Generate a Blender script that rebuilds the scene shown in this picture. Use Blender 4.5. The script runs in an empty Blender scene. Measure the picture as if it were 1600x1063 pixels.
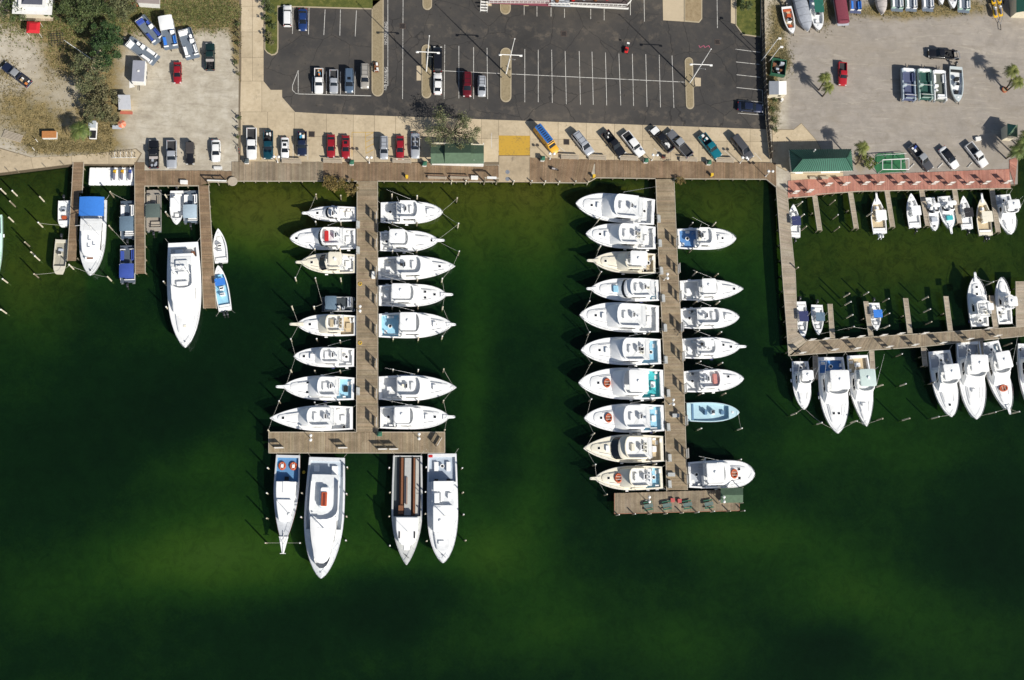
import bpy, math, random
from mathutils import Vector, Matrix, noise
random.seed(11)
rnd = random.Random(5)
R = math.radians
S = bpy.context.scene
COL = S.collection

# ------------------------------------------------------------------ camera
IW, IH, F, H = 1600.0, 1063.0, 1866.7, 235.0     # photograph size, focal length in its pixels, flying height
NX, NY = 600.0, 888.0                            # the point straight below the camera, in the photograph
_n = Vector(((NX - IW/2)/F, -(NY - IH/2)/F, -1)).normalized()
_Z = -_n
_X = (Vector((1, 0, 0)) - _Z*_Z.x).normalized()
_Y = _Z.cross(_X)
RM = Matrix((_X, _Y, _Z))
cd = bpy.data.cameras.new('camera')
cam = bpy.data.objects.new('camera', cd)
COL.objects.link(cam)
cd.sensor_width = 36.0
cd.lens = F/IW*36.0
cd.clip_start = 1.0
cd.clip_end = 6000.0
cam.matrix_world = Matrix.Translation((0, 0, H)) @ RM.to_4x4()
S.camera = cam

# ------------------------------------------------------------------ sky, sun, exposure
ELEV, AZ = R(39), R(135)                          # sun low in the south-east of the picture
world = bpy.data.worlds.new('World')
S.world = world
world.use_nodes = True
wn = world.node_tree
sky = wn.nodes.new('ShaderNodeTexSky')
sky.sky_type = 'NISHITA'
sky.sun_disc = False
sky.sun_elevation = ELEV
sky.sun_rotation = AZ
wn.links.new(sky.outputs[0], wn.nodes['Background'].inputs[0])
wn.nodes['Background'].inputs[1].default_value = 0.075
sd = bpy.data.lights.new('sun', 'SUN')
sd.energy = 5.0
sd.angle = R(0.5)
sd.color = (1.0, 0.95, 0.86)
so = bpy.data.objects.new('sun', sd)
COL.objects.link(so)
so.rotation_euler = Vector((-math.cos(ELEV)*math.sin(AZ), -math.cos(ELEV)*math.cos(AZ), -math.sin(ELEV))).to_track_quat('-Z', 'Y').to_euler()
so.location = (60, -60, 120)
vs = S.view_settings
vs.view_transform = 'Standard'
vs.look = 'None'
vs.gamma = 1.0
vs.use_curve_mapping = False
vs.exposure = 0.15

WATER_Z = -1.3

def P(x, y, z=0.0):
    "a point of the plan, read off the photograph, at height z"
    d = RM @ Vector(((x - IW/2)/F, -(y - IH/2)/F, -1))
    t = (z - H)/d.z
    return Vector((d.x*t, d.y*t, z))

def scale_at(x, y):
    return (P(x+1, y) - P(x, y)).length

# ------------------------------------------------------------------ materials
def lin(c):
    return tuple(((v/255)/12.92 if v/255 <= 0.04045 else (((v/255)+0.055)/1.055)**2.4) for v in c)

class NT:
    def __init__(self, name):
        self.m = bpy.data.materials.new(name)
        self.m.use_nodes = True
        self.t = self.m.node_tree
        self.b = self.t.nodes['Principled BSDF']
        self.out = self.t.nodes['Material Output']
        self.pos = self.n('ShaderNodeNewGeometry').outputs['Position']
    def n(self, k, **kw):
        x = self.t.nodes.new(k)
        for a, b in kw.items():
            setattr(x, a, b)
        return x
    def l(self, a, b):
        self.t.links.new(a, b)
    def noise(self, scale, detail=3, rough=0.55, vec=None, dist=0):
        x = self.n('ShaderNodeTexNoise')
        x.inputs['Scale'].default_value = scale
        x.inputs['Detail'].default_value = detail
        x.inputs['Roughness'].default_value = rough
        x.inputs['Distortion'].default_value = dist
        self.l(vec or self.pos, x.inputs['Vector'])
        return x.outputs['Fac']
    def ramp(self, fac, stops):
        x = self.n('ShaderNodeValToRGB')
        e = x.color_ramp.elements
        while len(e) < len(stops):
            e.new(0.5)
        for i, (p, c) in enumerate(stops):
            e[i].position = p
            e[i].color = (*c, 1) if len(c) == 3 else c
        self.l(fac, x.inputs[0])
        return x.outputs[0]
    def val(self, fac, a, b):
        x = self.n('ShaderNodeMapRange')
        x.inputs[1].default_value = a
        x.inputs[2].default_value = b
        self.l(fac, x.inputs[0])
        return x.outputs[0]
    def math(self, op, a, b=None):
        x = self.n('ShaderNodeMath', operation=op)
        for i, v in enumerate((a, b)):
            if v is None:
                continue
            if isinstance(v, (int, float)):
                x.inputs[i].default_value = v
            else:
                self.l(v, x.inputs[i])
        return x.outputs[0]
    def mix(self, fac, a, b, mode='MIX'):
        x = self.n('ShaderNodeMix', data_type='RGBA', blend_type=mode)
        for i, v in ((0, fac), (6, a), (7, b)):
            if isinstance(v, (int, float)):
                x.inputs[i].default_value = v
            elif isinstance(v, tuple):
                x.inputs[i].default_value = (*v, 1)
            else:
                self.l(v, x.inputs[i])
        return x.outputs[2]
    def attr(self, name):
        x = self.n('ShaderNodeVertexColor')
        x.layer_name = name
        return x.outputs[0]
    def sep(self, c):
        x = self.n('ShaderNodeSeparateColor')
        self.l(c, x.inputs[0])
        return x.outputs
    def bump(self, h, strength=0.3, dist=0.05):
        x = self.n('ShaderNodeBump')
        x.inputs['Strength'].default_value = strength
        x.inputs['Distance'].default_value = dist
        self.l(h, x.inputs['Height'])
        self.l(x.outputs[0], self.b.inputs['Normal'])
    def done(self, col=None, rough=0.7, metal=0.0, coat=0.0):
        if col is not None:
            if isinstance(col, tuple):
                self.b.inputs['Base Color'].default_value = (*col, 1)
            else:
                self.l(col, self.b.inputs['Base Color'])
        self.b.inputs['Roughness'].default_value = rough
        self.b.inputs['Metallic'].default_value = metal
        self.b.inputs['Coat Weight'].default_value = coat
        return self.m

_M = {}
def mat(name, col, rough=0.55, metal=0.0, var=0.10, scale=1.6, coat=0.0, bump=0.0):
    "painted, moulded or woven surface: base colour with uneven wear"
    if name in _M:
        return _M[name]
    k = NT(name)
    f = k.noise(scale, 4, 0.6)
    g = k.noise(scale*9, 2, 0.5)
    h = k.math('ADD', k.math('MULTIPLY', f, 0.65), k.math('MULTIPLY', g, 0.35))
    c = k.ramp(h, [(0.32, tuple(v*(1-var) for v in col)), (0.62, tuple(min(1, v*(1+var*0.5)) for v in col))])
    if bump:
        k.bump(g, bump, 0.02)
    _M[name] = k.done(c, rough, metal, coat)
    return _M[name]

def rgb(r, g, b):
    return lin((r, g, b))

# ------------------------------------------------------------------ mesh helper
class MB:
    def __init__(self):
        self.v, self.f, self.t = [], [], []
    def add(self, vs, fs, tint=1.0):
        o = len(self.v)
        self.v += [tuple(x) for x in vs]
        self.f += [tuple(i+o for i in q) for q in fs]
        self.t += [tint]*len(fs)
        return self
    def box(self, x0, x1, y0, y1, z0, z1, tint=1.0):
        return self.add([(x0,y0,z0),(x1,y0,z0),(x1,y1,z0),(x0,y1,z0),(x0,y0,z1),(x1,y0,z1),(x1,y1,z1),(x0,y1,z1)],
                        [(3,2,1,0),(4,5,6,7),(0,1,5,4),(1,2,6,5),(2,3,7,6),(3,0,4,7)], tint)
    def loft(self, rings, cap0=True, cap1=True, closed=True, tint=1.0):
        n = len(rings[0])
        vs, fs = [], []
        for r in rings:
            vs += r
        m = n if closed else n-1
        for k in range(len(rings)-1):
            for i in range(m):
                j = (i+1) % n
                fs.append((k*n+i, k*n+j, (k+1)*n+j, (k+1)*n+i))
        if cap0:
            fs.append(tuple(reversed(range(n))))
        if cap1:
            fs.append(tuple((len(rings)-1)*n+i for i in range(n)))
        return self.add(vs, fs, tint)
    def prism(self, pts, z0, z1, ch=0.0, tint=1.0):
        if sum(a[0]*b[1]-b[0]*a[1] for a, b in zip(pts, pts[1:]+pts[:1])) < 0:
            pts = pts[::-1]
        rings = [[(x, y, z0) for x, y in pts]]
        if ch:
            rings.append([(x, y, z1-ch) for x, y in pts])
            rings.append([(x, y, z1) for x, y in inset(pts, ch)])
        else:
            rings.append([(x, y, z1) for x, y in pts])
        return self.loft(rings, tint=tint)
    def rbox(self, x0, x1, y0, y1, z0, z1, r=0.1, ch=0.05):
        return self.prism(rrect(x0, x1, y0, y1, r), z0, z1, ch)
    def tube(self, a, b, r, n=6, r1=None, caps=True):
        a, b = Vector(a), Vector(b)
        d = (b-a)
        if d.length < 1e-6:
            return self
        d.normalize()
        u = d.orthogonal().normalized()
        w = d.cross(u)
        r1 = r if r1 is None else r1
        ring = lambda p, q: [tuple(p + (u*math.cos(2*math.pi*i/n) + w*math.sin(2*math.pi*i/n))*q) for i in range(n)]
        return self.loft([ring(a, r), ring(b, r1)], caps, caps)
    def path(self, pts, r, n=5):
        for a, b in zip(pts, pts[1:]):
            self.tube(a, b, r, n)
        return self
    def cyl(self, x, y, z0, z1, r0, r1=None, n=12):
        return self.tube((x, y, z0), (x, y, z1), r0, n, r1)
    def dome(self, x, y, z, r, h, n=10, m=4):
        rings = []
        for k in range(m):
            a = math.pi/2*k/m
            rings.append([(x+r*math.cos(a)*math.cos(2*math.pi*i/n), y+r*math.cos(a)*math.sin(2*math.pi*i/n), z+h*math.sin(a)) for i in range(n)])
        return self.loft(rings)
    def ring(self, x, y, z, R0, r, n=18, m=6, sx=1.0):
        vs, fs = [], []
        for i in range(n):
            a = 2*math.pi*i/n
            for j in range(m):
                b = 2*math.pi*j/m
                q = R0 + r*math.cos(b)
                vs.append((x + q*math.cos(a)*sx, y + q*math.sin(a), z + r*math.sin(b)))
                fs.append((i*m+j, ((i+1) % n)*m+j, ((i+1) % n)*m+(j+1) % m, i*m+(j+1) % m))
        return self.add(vs, fs)
    def build(self, name, m, parent=None, smooth=False, kind=None, loc=None, rz=0.0):
        me = bpy.data.meshes.new(name)
        me.from_pydata(self.v, [], self.f)
        me.materials.append(m)
        if any(t != 1.0 for t in self.t):
            a = me.color_attributes.new('tint', 'FLOAT_COLOR', 'CORNER')
            vals = []
            for p, t in zip(me.polygons, self.t):
                c = (t, t, t, 1.0) if isinstance(t, (int, float)) else (*t, 1.0)
                vals += c*p.loop_total
            a.data.foreach_set('color', vals)
        if smooth:
            me.polygons.foreach_set('use_smooth', [True]*len(me.polygons))
            if smooth is not True:
                me.set_sharp_from_angle(angle=R(smooth))
        return link(name, me, parent, kind, loc, rz)

def link(name, me, parent=None, kind=None, loc=None, rz=0.0):
    o = bpy.data.objects.new(name, me)
    COL.objects.link(o)
    if parent is not None:
        o.parent = parent
    if loc is not None:
        o.location = loc
    if rz:
        o.rotation_euler = (0, 0, rz)
    if kind:
        o['kind'] = kind
    return o

def inset(pts, d):
    n = len(pts)
    out = []
    for i in range(n):
        a, b, c = Vector(pts[i-1]), Vector(pts[i]), Vector(pts[(i+1) % n])
        e1, e2 = (b-a), (c-b)
        if e1.length < 1e-7 or e2.length < 1e-7:
            out.append(tuple(b)); continue
        n1 = Vector((-e1.y, e1.x)).normalized()
        n2 = Vector((-e2.y, e2.x)).normalized()
        q = n1+n2
        if q.length < 1e-5:
            out.append(tuple(b)); continue
        q.normalize()
        out.append(tuple(b + q*(d/max(0.35, q.dot(n1)))))
    return out

def rrect(x0, x1, y0, y1, r, n=3):
    r = min(r, (x1-x0)/2.01, (y1-y0)/2.01)
    p = []
    for cx, cy, a0 in ((x1-r, y1-r, 0), (x0+r, y1-r, 90), (x0+r, y0+r, 180), (x1-r, y0+r, 270)):
        for i in range(n+1):
            a = R(a0 + 90*i/n)
            p.append((cx + r*math.cos(a), cy + r*math.sin(a)))
    return p

def tag(o, label, cat, group=None, kind=None):
    o['label'] = label
    o['category'] = cat
    if group:
        o['group'] = group
    if kind:
        o['kind'] = kind
    return o

def thing(name, label, cat, loc=(0, 0, 0), rz=0.0, group=None):
    o = bpy.data.objects.new(name, None)
    o.empty_display_size = 0.3
    COL.objects.link(o)
    o.location = loc
    o.rotation_euler = (0, 0, rz)
    return tag(o, label, cat, group)

ORD = 'first second third fourth fifth sixth seventh eighth ninth tenth eleventh twelfth thirteenth fourteenth fifteenth sixteenth seventeenth eighteenth nineteenth twentieth'.split()
def heading(a, b):
    d = b-a
    return math.atan2(d.y, d.x)

def poly(pts, z=0.0):
    return [tuple(P(x, y, z))[:2] for x, y in pts]

# common materials
WHITE = mat('white_gelcoat', (0.86, 0.86, 0.85), 0.32, var=0.06, scale=0.7)
CREAM = mat('cream_gelcoat', (0.78, 0.73, 0.60), 0.35, var=0.08, scale=0.7)
OFFW = mat('nonskid_white', (0.70, 0.71, 0.71), 0.65, var=0.10, scale=1.2)
GREYD = mat('nonskid_grey', (0.42, 0.45, 0.50), 0.65, var=0.10, scale=1.2)
STEEL = mat('stainless_tube', (0.62, 0.63, 0.64), 0.28, metal=0.9, var=0.06)
ALU = mat('aluminium_trim', (0.55, 0.56, 0.57), 0.4, metal=0.75, var=0.12)
BLACK = mat('black_rubber', (0.012, 0.012, 0.013), 0.6, var=0.2)
GLASS = mat('tinted_glass', (0.010, 0.013, 0.017), 0.06, var=0.2, scale=4)
TAN = mat('tan_vinyl', (0.52, 0.42, 0.27), 0.6)
BLUEP = mat('pale_blue_paint', (0.30, 0.56, 0.72), 0.5)
TEAL = mat('teal_paint', (0.05, 0.42, 0.45), 0.5)
ORANGE = mat('orange_rubber', (0.46, 0.085, 0.025), 0.6, var=0.25, scale=5)
RED = mat('red_canvas', (0.50, 0.02, 0.02), 0.6)
TEAK = mat('teak_brown', (0.19, 0.075, 0.032), 0.6, var=0.3, scale=4)
ROPE = mat('mooring_rope', (0.55, 0.53, 0.46), 0.9, var=0.2, scale=8)
COWL = mat('outboard_cowl', (0.035, 0.037, 0.042), 0.3, var=0.15)
COWLW = mat('white_outboard_cowl', (0.62, 0.63, 0.64), 0.3, var=0.1)
CONC = mat('concrete', rgb(186, 170, 143), 0.85, var=0.10, scale=0.5, bump=0.2)
KERB = mat('kerb_concrete', rgb(168, 155, 130), 0.85, var=0.12, scale=1.0)
def worn_paint(name, c, under):
    k = NT(name)
    f = k.val(k.math('ADD', k.math('MULTIPLY', k.noise(2.2, 5, .75), .7), k.math('MULTIPLY', k.noise(.4, 3, .6), .3)), .50, .62)
    return k.done(k.mix(k.math('MULTIPLY', f, .75), c, under), .8)
PAINTW = worn_paint('road_paint_white', (0.58, 0.56, 0.52), rgb(88, 84, 78))
PAINTY = worn_paint('road_paint_yellow', (0.50, 0.30, 0.035), (0.26, 0.17, 0.05))
WPAINT = mat('white_paint', (0.76, 0.75, 0.72), 0.55, var=0.10)
GREENP = mat('green_paint', (0.030, 0.125, 0.075), 0.5, var=0.2)
CANV = {
    'navy': mat('navy_canvas', (0.028, 0.036, 0.115), 0.85, var=0.15, scale=3),
    'blue': mat('blue_canvas', (0.035, 0.19, 0.62), 0.8, var=0.12, scale=3),
    'royal': mat('royal_blue_canvas', (0.035, 0.075, 0.33), 0.8, var=0.15, scale=3),
    'slate': mat('slate_canvas', (0.115, 0.175, 0.235), 0.85, var=0.15, scale=3),
    'green': mat('green_grey_canvas', (0.085, 0.115, 0.105), 0.85, var=0.15, scale=3),
    'dgreen': mat('dark_green_canvas', (0.012, 0.12, 0.085), 0.85, var=0.15, scale=3),
    'pale': mat('pale_blue_canvas', (0.37, 0.46, 0.53), 0.85, var=0.10, scale=3),
    'mint': mat('mint_grey_canvas', (0.52, 0.62, 0.59), 0.8, var=0.08, scale=3),
    'white': WHITE, 'cream': CREAM,
    'maroon': mat('maroon_cover', (0.19, 0.035, 0.055), 0.85, var=0.2, scale=3),
    'grey': mat('grey_tarpaulin', (0.34, 0.36, 0.40), 0.6, var=0.2, scale=2),
    'taupe': mat('taupe_cover', (0.42, 0.38, 0.36), 0.8, var=0.15, scale=2),
    'black': mat('black_canvas', (0.018, 0.018, 0.022), 0.85, var=0.2, scale=3),
}
# ------------------------------------------------------------------ land
def blob(x, y, cx, cy, rx, ry):
    return math.exp(-(((x-cx)/rx)**2 + ((y-cy)/ry)**2))

SHORE = [(-3000, 276), (-60, 276), (0, 271), (112, 257), (135, 256), (210, 258), (228, 270), (330, 272), (366, 279), (560, 280), (760, 281), (915, 281),
         (932, 275), (1195, 275), (1216, 292), (1232, 303), (1272, 303), (1276, 296), (1400, 293), (1590, 288), (1591, 228), (1700, 228), (4500, 228)]
def shore_y(x):
    for (a, b), (c, d) in zip(SHORE, SHORE[1:]):
        if a <= x <= c:
            return b + (d-b)*(x-a)/(c-a)
    return 228

GRASS = [(50, 190, 80, 38, .75), (40, 30, 70, 35, .7), (95, 100, 40, 40, .55), (120, 40, 50, 60, .9), (160, 120, 40, 80, .75), (185, 20, 60, 40, .95),
         (270, 18, 90, 26, 1.0), (330, 20, 60, 30, .9), (370, 70, 9, 60, .9), (140, 230, 70, 14, .7), (75, 225, 40, 16, .7), (20, 150, 40, 30, .4),
         (1215, 40, 18, 60, .85), (1208, 165, 12, 45, .75), (1200, 110, 12, 50, .7), (1290, 15, 14, 30, .8), (1390, 18, 130, 12, .8), (1480, 8, 90, 14, .8),
         (1345, 255, 14, 16, .5), (10, 110, 20, 20, .4), (160, 190, 30, 40, .8), (1225, 95, 12, 20, .6)]
LOT = [(1415, 130, 200, 100, 1.0)]
def land_cover(x, y):
    g = min(1, sum(w*blob(x, y, cx, cy, rx, ry) for cx, cy, rx, ry, w in GRASS))
    lot = 1.0 if 1236 < x < 1620 else (0.0 if x < 1224 else (x-1224)/12)
    return g, lot

def make_land():
    xs = sorted(set([-3000, -900] + [p[0] for p in SHORE if -60 <= p[0] <= 1700] + list(range(-60, 1701, 8)) + [2400, 4500]))
    us = [0, .5] + [0.5 + 0.5*i/44 for i in range(1, 45)]
    k = NT('land_surface')
    cov = k.sep(k.attr('cover'))
    n1, n2, n3 = k.noise(0.09, 6, 0.6, dist=1.0), k.noise(0.45, 6, 0.7), k.noise(5.0, 3, 0.6)
    sand = k.ramp(n2, [(0.3, rgb(158, 148, 130)), (0.5, rgb(180, 171, 153)), (0.72, rgb(199, 192, 177))])
    lot = k.ramp(k.math('ADD', k.math('MULTIPLY', n1, .55), k.math('MULTIPLY', n2, .45)), [(0.3, rgb(126, 119, 110)), (0.52, rgb(150, 142, 133)), (0.72, rgb(172, 162, 150))])
    base = k.mix(cov[1], sand, lot)
    mp = k.n('ShaderNodeMapping')
    mp.inputs['Scale'].default_value = (.35, 2.2, 1)
    mp.inputs['Rotation'].default_value = (0, 0, .25)
    k.l(k.pos, mp.inputs[0])
    base = k.mix(k.math('MULTIPLY', k.val(k.noise(.35, 6, .7, vec=mp.outputs[0], dist=1.2), .50, .66), .42), base, rgb(128, 118, 104))
    base = k.mix(k.math('MULTIPLY', k.val(k.noise(.30, 5, .7, vec=mp.outputs[0], dist=2.0), .56, .70), .35), base, rgb(206, 196, 178))
    base = k.mix(k.math('MULTIPLY', k.val(k.noise(.22, 6, .7, dist=2.5), .56, .68), .38), base, rgb(122, 112, 98))
    base = k.mix(k.math('MULTIPLY', k.val(k.noise(.05, 5, .65, dist=1.0), .50, .62), .3), base, rgb(150, 138, 120))
    grassc = k.ramp(k.math('ADD', k.math('MULTIPLY', n2, .6), k.math('MULTIPLY', n3, .4)),
                    [(0.3, rgb(66, 62, 30)), (0.45, rgb(112, 98, 52)), (0.58, rgb(138, 118, 70)), (0.72, rgb(168, 148, 108))])
    gm = k.val(k.math('ADD', cov[0], k.math('MULTIPLY', k.math('SUBTRACT', k.math('ADD', k.math('MULTIPLY', n1, .5), k.math('MULTIPLY', n2, .5)), 0.5), 2.0)), 0.25, 0.75)
    c = k.mix(gm, base, grassc)
    c = k.mix(k.math('MULTIPLY', k.val(n3, 0.35, 0.7), 0.25), c, (0.36, 0.33, 0.28))
    k.bump(n3, 0.35, 0.08)
    m = k.done(c, 0.95)
    vsx, cols, fs = [], [], []
    nu = len(us)
    for x in xs:
        ys = shore_y(x)
        for u in us:
            y = -60 + (ys+60)*(u-.5)*2 if u >= .5 else -60 - 2900*(.5-u)*2
            vsx.append(tuple(P(x, y, 0)))
            cols.append((*land_cover(x, y), 0.0, 1.0))
    for i in range(len(xs)-1):
        for j in range(nu-1):
            a = i*nu+j
            fs.append((a, a+1, a+nu+1, a+nu))
    me = bpy.data.meshes.new('land')
    me.from_pydata(vsx, [], fs)
    me.materials.append(m)
    at = me.color_attributes.new('cover', 'FLOAT_COLOR', 'POINT')
    at.data.foreach_set('color', [q for c_ in cols for q in c_])
    me.update()
    o = link('ground', me, kind='structure')
    # bulkhead of timber sheet piling along the whole shore
    mb = MB()
    pts = [P(x, y, 0) for x, y in SHORE if -400 <= x <= 2500 or True]
    for a, b in zip(pts, pts[1:]):
        mb.add([(a.x, a.y, -6), (b.x, b.y, -6), (b.x, b.y, -.004), (a.x, a.y, -.004)], [(0, 1, 2, 3)])
    mb.build('seawall', mat('seawall_timber', rgb(90, 78, 60), 0.9, var=0.3, scale=2), kind='structure')
make_land()

# ------------------------------------------------------------------ water over a weedy, sandy bed
BEDS = [(640, 340, 200, 70, .8), (470, 345, 150, 60, .9), (830, 360, 60, 120, .65), (770, 300, 150, 30, .5), (1130, 340, 90, 70, .6), (980, 300, 80, 16, .9),
        (1420, 400, 260, 110, .62), (1310, 600, 120, 60, .42), (60, 340, 120, 90, .62), (60, 470, 90, 90, .6), (380, 330, 70, 60, .75), (390, 865, 150, 60, 1.0),
        (260, 880, 140, 55, .55), (590, 790, 50, 60, .62), (760, 860, 60, 60, .62), (735, 680, 28, 120, .30), (745, 470, 28, 150, .45), (830, 820, 50, 90, .45),
        (840, 700, 40, 80, .30), (1330, 940, 120, 60, .55), (1230, 860, 140, 60, .42), (880, 980, 90, 80, .42), (1060, 1000, 120, 60, .32), (120, 600, 120, 70, .30),
        (330, 740, 100, 80, .36), (1440, 700, 150, 60, .28), (1500, 1000, 120, 80, .34), (90, 930, 120, 60, .38), (1120, 830, 90, 30, .42), (700, 1000, 120, 50, .28),
        (1260, 700, 60, 40, .35), (600, 870, 120, 30, .42)]
DEEP = [(1300, 1000, 70, 40, .5), (560, 960, 80, 40, .3), (630, 985, 60, 40, .4), (130, 620, 80, 160, .4), (270, 640, 80, 60, .4), (930, 560, 90, 200, .15), (1500, 880, 80, 50, .3), (560, 900, 60, 30, .3)]
def bed_tone(x, y):
    d = y - shore_y(x)
    v = 0.13 + sum(w*blob(x, y, cx, cy, rx, ry) for cx, cy, rx, ry, w in BEDS)*0.62 - sum(w*blob(x, y, cx, cy, rx, ry) for cx, cy, rx, ry, w in DEEP)*.4
    v += 0.10*noise.noise((x*.006, y*.006, 3)) + 0.05*noise.noise((x*.02, y*.02, 7))
    warm = max(0, 1 - d/150.0) if y < 470 else 0.0
    if x > 1225:
        warm = max(warm, max(0, min(1, (540-y)/110))*.75)
    if x < 140:
        warm = max(warm, max(0, min(1, (560-y)/140))*.65)
    return max(0.02, min(1, v)), warm, max(0, 1-d/45.0)

def make_water():
    k = NT('seabed_surface')
    a = k.sep(k.attr('bed'))
    n2, n3 = k.noise(0.35, 5, 0.6), k.noise(2.2, 3, 0.6)
    tone = k.math('ADD', a[0], k.math('ADD', k.math('MULTIPLY', k.math('SUBTRACT', n2, .5), .18), k.math('ADD', k.math('MULTIPLY', k.math('SUBTRACT', k.noise(.08, 6, .7, dist=1.0), .5), .20), k.math('MULTIPLY', k.math('SUBTRACT', n3, .5), .15))))
    c = k.ramp(tone, [(0.0, (0.012, 0.030, 0.034)), (0.15, (0.026, 0.072, 0.052)), (0.40, (0.120, 0.235, 0.075)), (0.75, (0.33, 0.45, 0.13)), (1.0, (0.42, 0.50, 0.2))])
    warm = k.mix(k.math('MULTIPLY', a[1], .85), c, k.mix(1.0, c, (2.7, 1.10, 1.25), 'MULTIPLY'))
    weed = k.mix(k.math('MULTIPLY', k.math('MULTIPLY', a[2], k.val(n3, .42, .62)), .7), warm, (0.30, 0.17, 0.04))
    k.bump(n2, .25, .4)
    patch = k.math('MULTIPLY', k.math('ADD', k.math('MULTIPLY', a[1], .45), .42), k.val(k.noise(.30, 7, .78, dist=1.4), .46, .62))
    weed = k.mix(patch, weed, k.mix(1.0, weed, (.42, .40, .42), 'MULTIPLY'))
    m = k.done(weed, 0.95)
    # ripples carry the glints; everything else is what comes back through the water
    w = NT('sea_water')
    w.t.nodes.remove(w.b)
    tr = w.n('ShaderNodeBsdfTransparent')
    tr.inputs[0].default_value = (0.250, 0.340, 0.195, 1)
    df = w.n('ShaderNodeBsdfDiffuse')
    df.inputs[0].default_value = (0.0012, 0.0052, 0.0022, 1)
    gl = w.n('ShaderNodeBsdfGlossy')
    gl.inputs['Roughness'].default_value = 0.12
    gl.inputs[0].default_value = (0.85, 0.9, 1, 1)
    fr = w.n('ShaderNodeFresnel')
    fr.inputs[0].default_value = 1.2
    bp = w.n('ShaderNodeBump')
    bp.inputs['Strength'].default_value = 0.3
    bp.inputs['Distance'].default_value = 0.1
    w.l(w.math('ADD', w.noise(1.3, 3, .55), w.math('MULTIPLY', w.noise(0.25, 2, .5), .8)), bp.inputs['Height'])
    w.l(bp.outputs[0], gl.inputs['Normal'])
    ad = w.n('ShaderNodeAddShader')
    w.l(tr.outputs[0], ad.inputs[0]); w.l(df.outputs[0], ad.inputs[1])
    mx = w.n('ShaderNodeMixShader')
    w.l(fr.outputs[0], mx.inputs[0]); w.l(ad.outputs[0], mx.inputs[1]); w.l(gl.outputs[0], mx.inputs[2])
    w.l(mx.outputs[0], w.out.inputs[0])
    far = [(-1500, -1500), (1500, -1500), (1500, 60 + P(0, 220).y), (-1500, 60 + P(0, 220).y)]
    mb = MB().add([(x, y, WATER_Z) for x, y in far], [(0, 1, 2, 3)])
    mb.build('water', w.m, kind='structure')
    xs = [-3500, -900] + list(range(-80, 1681, 10)) + [2500, 5000]
    ys = [215] + list(range(225, 1091, 10)) + [1700, 5000]
    v, cl, fs = [], [], []
    for x in xs:
        for y in ys:
            d = max(0.0, y - shore_y(x))
            z = WATER_Z - 0.7 - min(1.1, d*0.01)
            v.append(tuple(P(x, y, z)))
            cl.append((*bed_tone(x, y), 1.0))
    n = len(ys)
    for i in range(len(xs)-1):
        for j in range(n-1):
            q = i*n+j
            fs.append((q, q+1, q+n+1, q+n))
    me = bpy.data.meshes.new('seabed')
    me.from_pydata(v, [], fs)
    me.materials.append(m)
    at = me.color_attributes.new('bed', 'FLOAT_COLOR', 'POINT')
    at.data.foreach_set('color', [q for c_ in cl for q in c_])
    link('seabed', me, kind='structure')
make_water()

# ------------------------------------------------------------------ asphalt, concrete, kerbs, painted lines
def flat(name, pts, z, m, parent=None, kind=None, thick=0.0, ch=0.0, zb=None):
    q = poly(pts)
    mb = MB()
    if thick:
        mb.prism(q, z-thick, z, ch)
    else:
        if sum(a[0]*b[1]-b[0]*a[1] for a, b in zip(q, q[1:]+q[:1])) < 0:
            q = q[::-1]
        mb.add([(x, y, z) for x, y in q], [tuple(range(len(q)))])
    return mb.build(name, m, parent, kind=kind)

def m_asphalt(name='asphalt', lane=None):
    k = NT(name)
    n1, n2, n3 = k.noise(0.06, 5, .6, dist=.6), k.noise(0.5, 5, .65), k.noise(14, 2, .5)
    c = k.ramp(n1, [(0.32, rgb(44, 43, 43)), (0.5, rgb(56, 54, 53)), (0.68, rgb(72, 68, 63))])
    c = k.mix(k.math('MULTIPLY', k.val(n2, .50, .72), .5), c, lane or rgb(92, 84, 74))
    c = k.mix(k.math('MULTIPLY', k.val(k.noise(0.55, 5, .7), .58, .74), .38), c, rgb(32, 31, 31))
    c = k.mix(k.math('MULTIPLY', k.val(k.noise(0.16, 6, .75, dist=1.5), .54, .72), .26), c, rgb(96, 88, 78))
    c = k.mix(k.math('MULTIPLY', n3, .2), c, rgb(86, 83, 78))
    c = k.mix(k.math('MULTIPLY', k.val(k.noise(1.0, 3, .6), .64, .70), .6), c, rgb(24, 23, 23))
    c = k.mix(k.math('MULTIPLY', k.val(k.noise(.035, 4, .6, dist=.8), .46, .66), .30), c, rgb(94, 87, 79))
    cr = k.n('ShaderNodeTexVoronoi', feature='DISTANCE_TO_EDGE')
    cr.inputs['Scale'].default_value = .11
    wv = k.n('ShaderNodeVectorMath', operation='ADD')
    nz = k.n('ShaderNodeTexNoise')
    nz.inputs['Scale'].default_value = .5
    k.l(k.pos, nz.inputs['Vector'])
    k.l(k.pos, wv.inputs[0]); k.l(nz.outputs['Color'], wv.inputs[1])
    k.l(wv.outputs[0], cr.inputs['Vector'])
    ck = k.math('MULTIPLY', k.math('LESS_THAN', cr.outputs['Distance'], .006), .55)
    c = k.mix(ck, c, rgb(26, 25, 25))
    k.bump(n3, .3, .02)
    return k.done(c, .9)
ASPH = m_asphalt()
lot = flat('parking_lot', [(411, 128), (411, 84), (411, -400), (1192, -400), (1190, 20), (1197, 202), (462, 178), (440, 152), (440, 141), (422, 141)], 0.004, ASPH, kind='structure')

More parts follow.
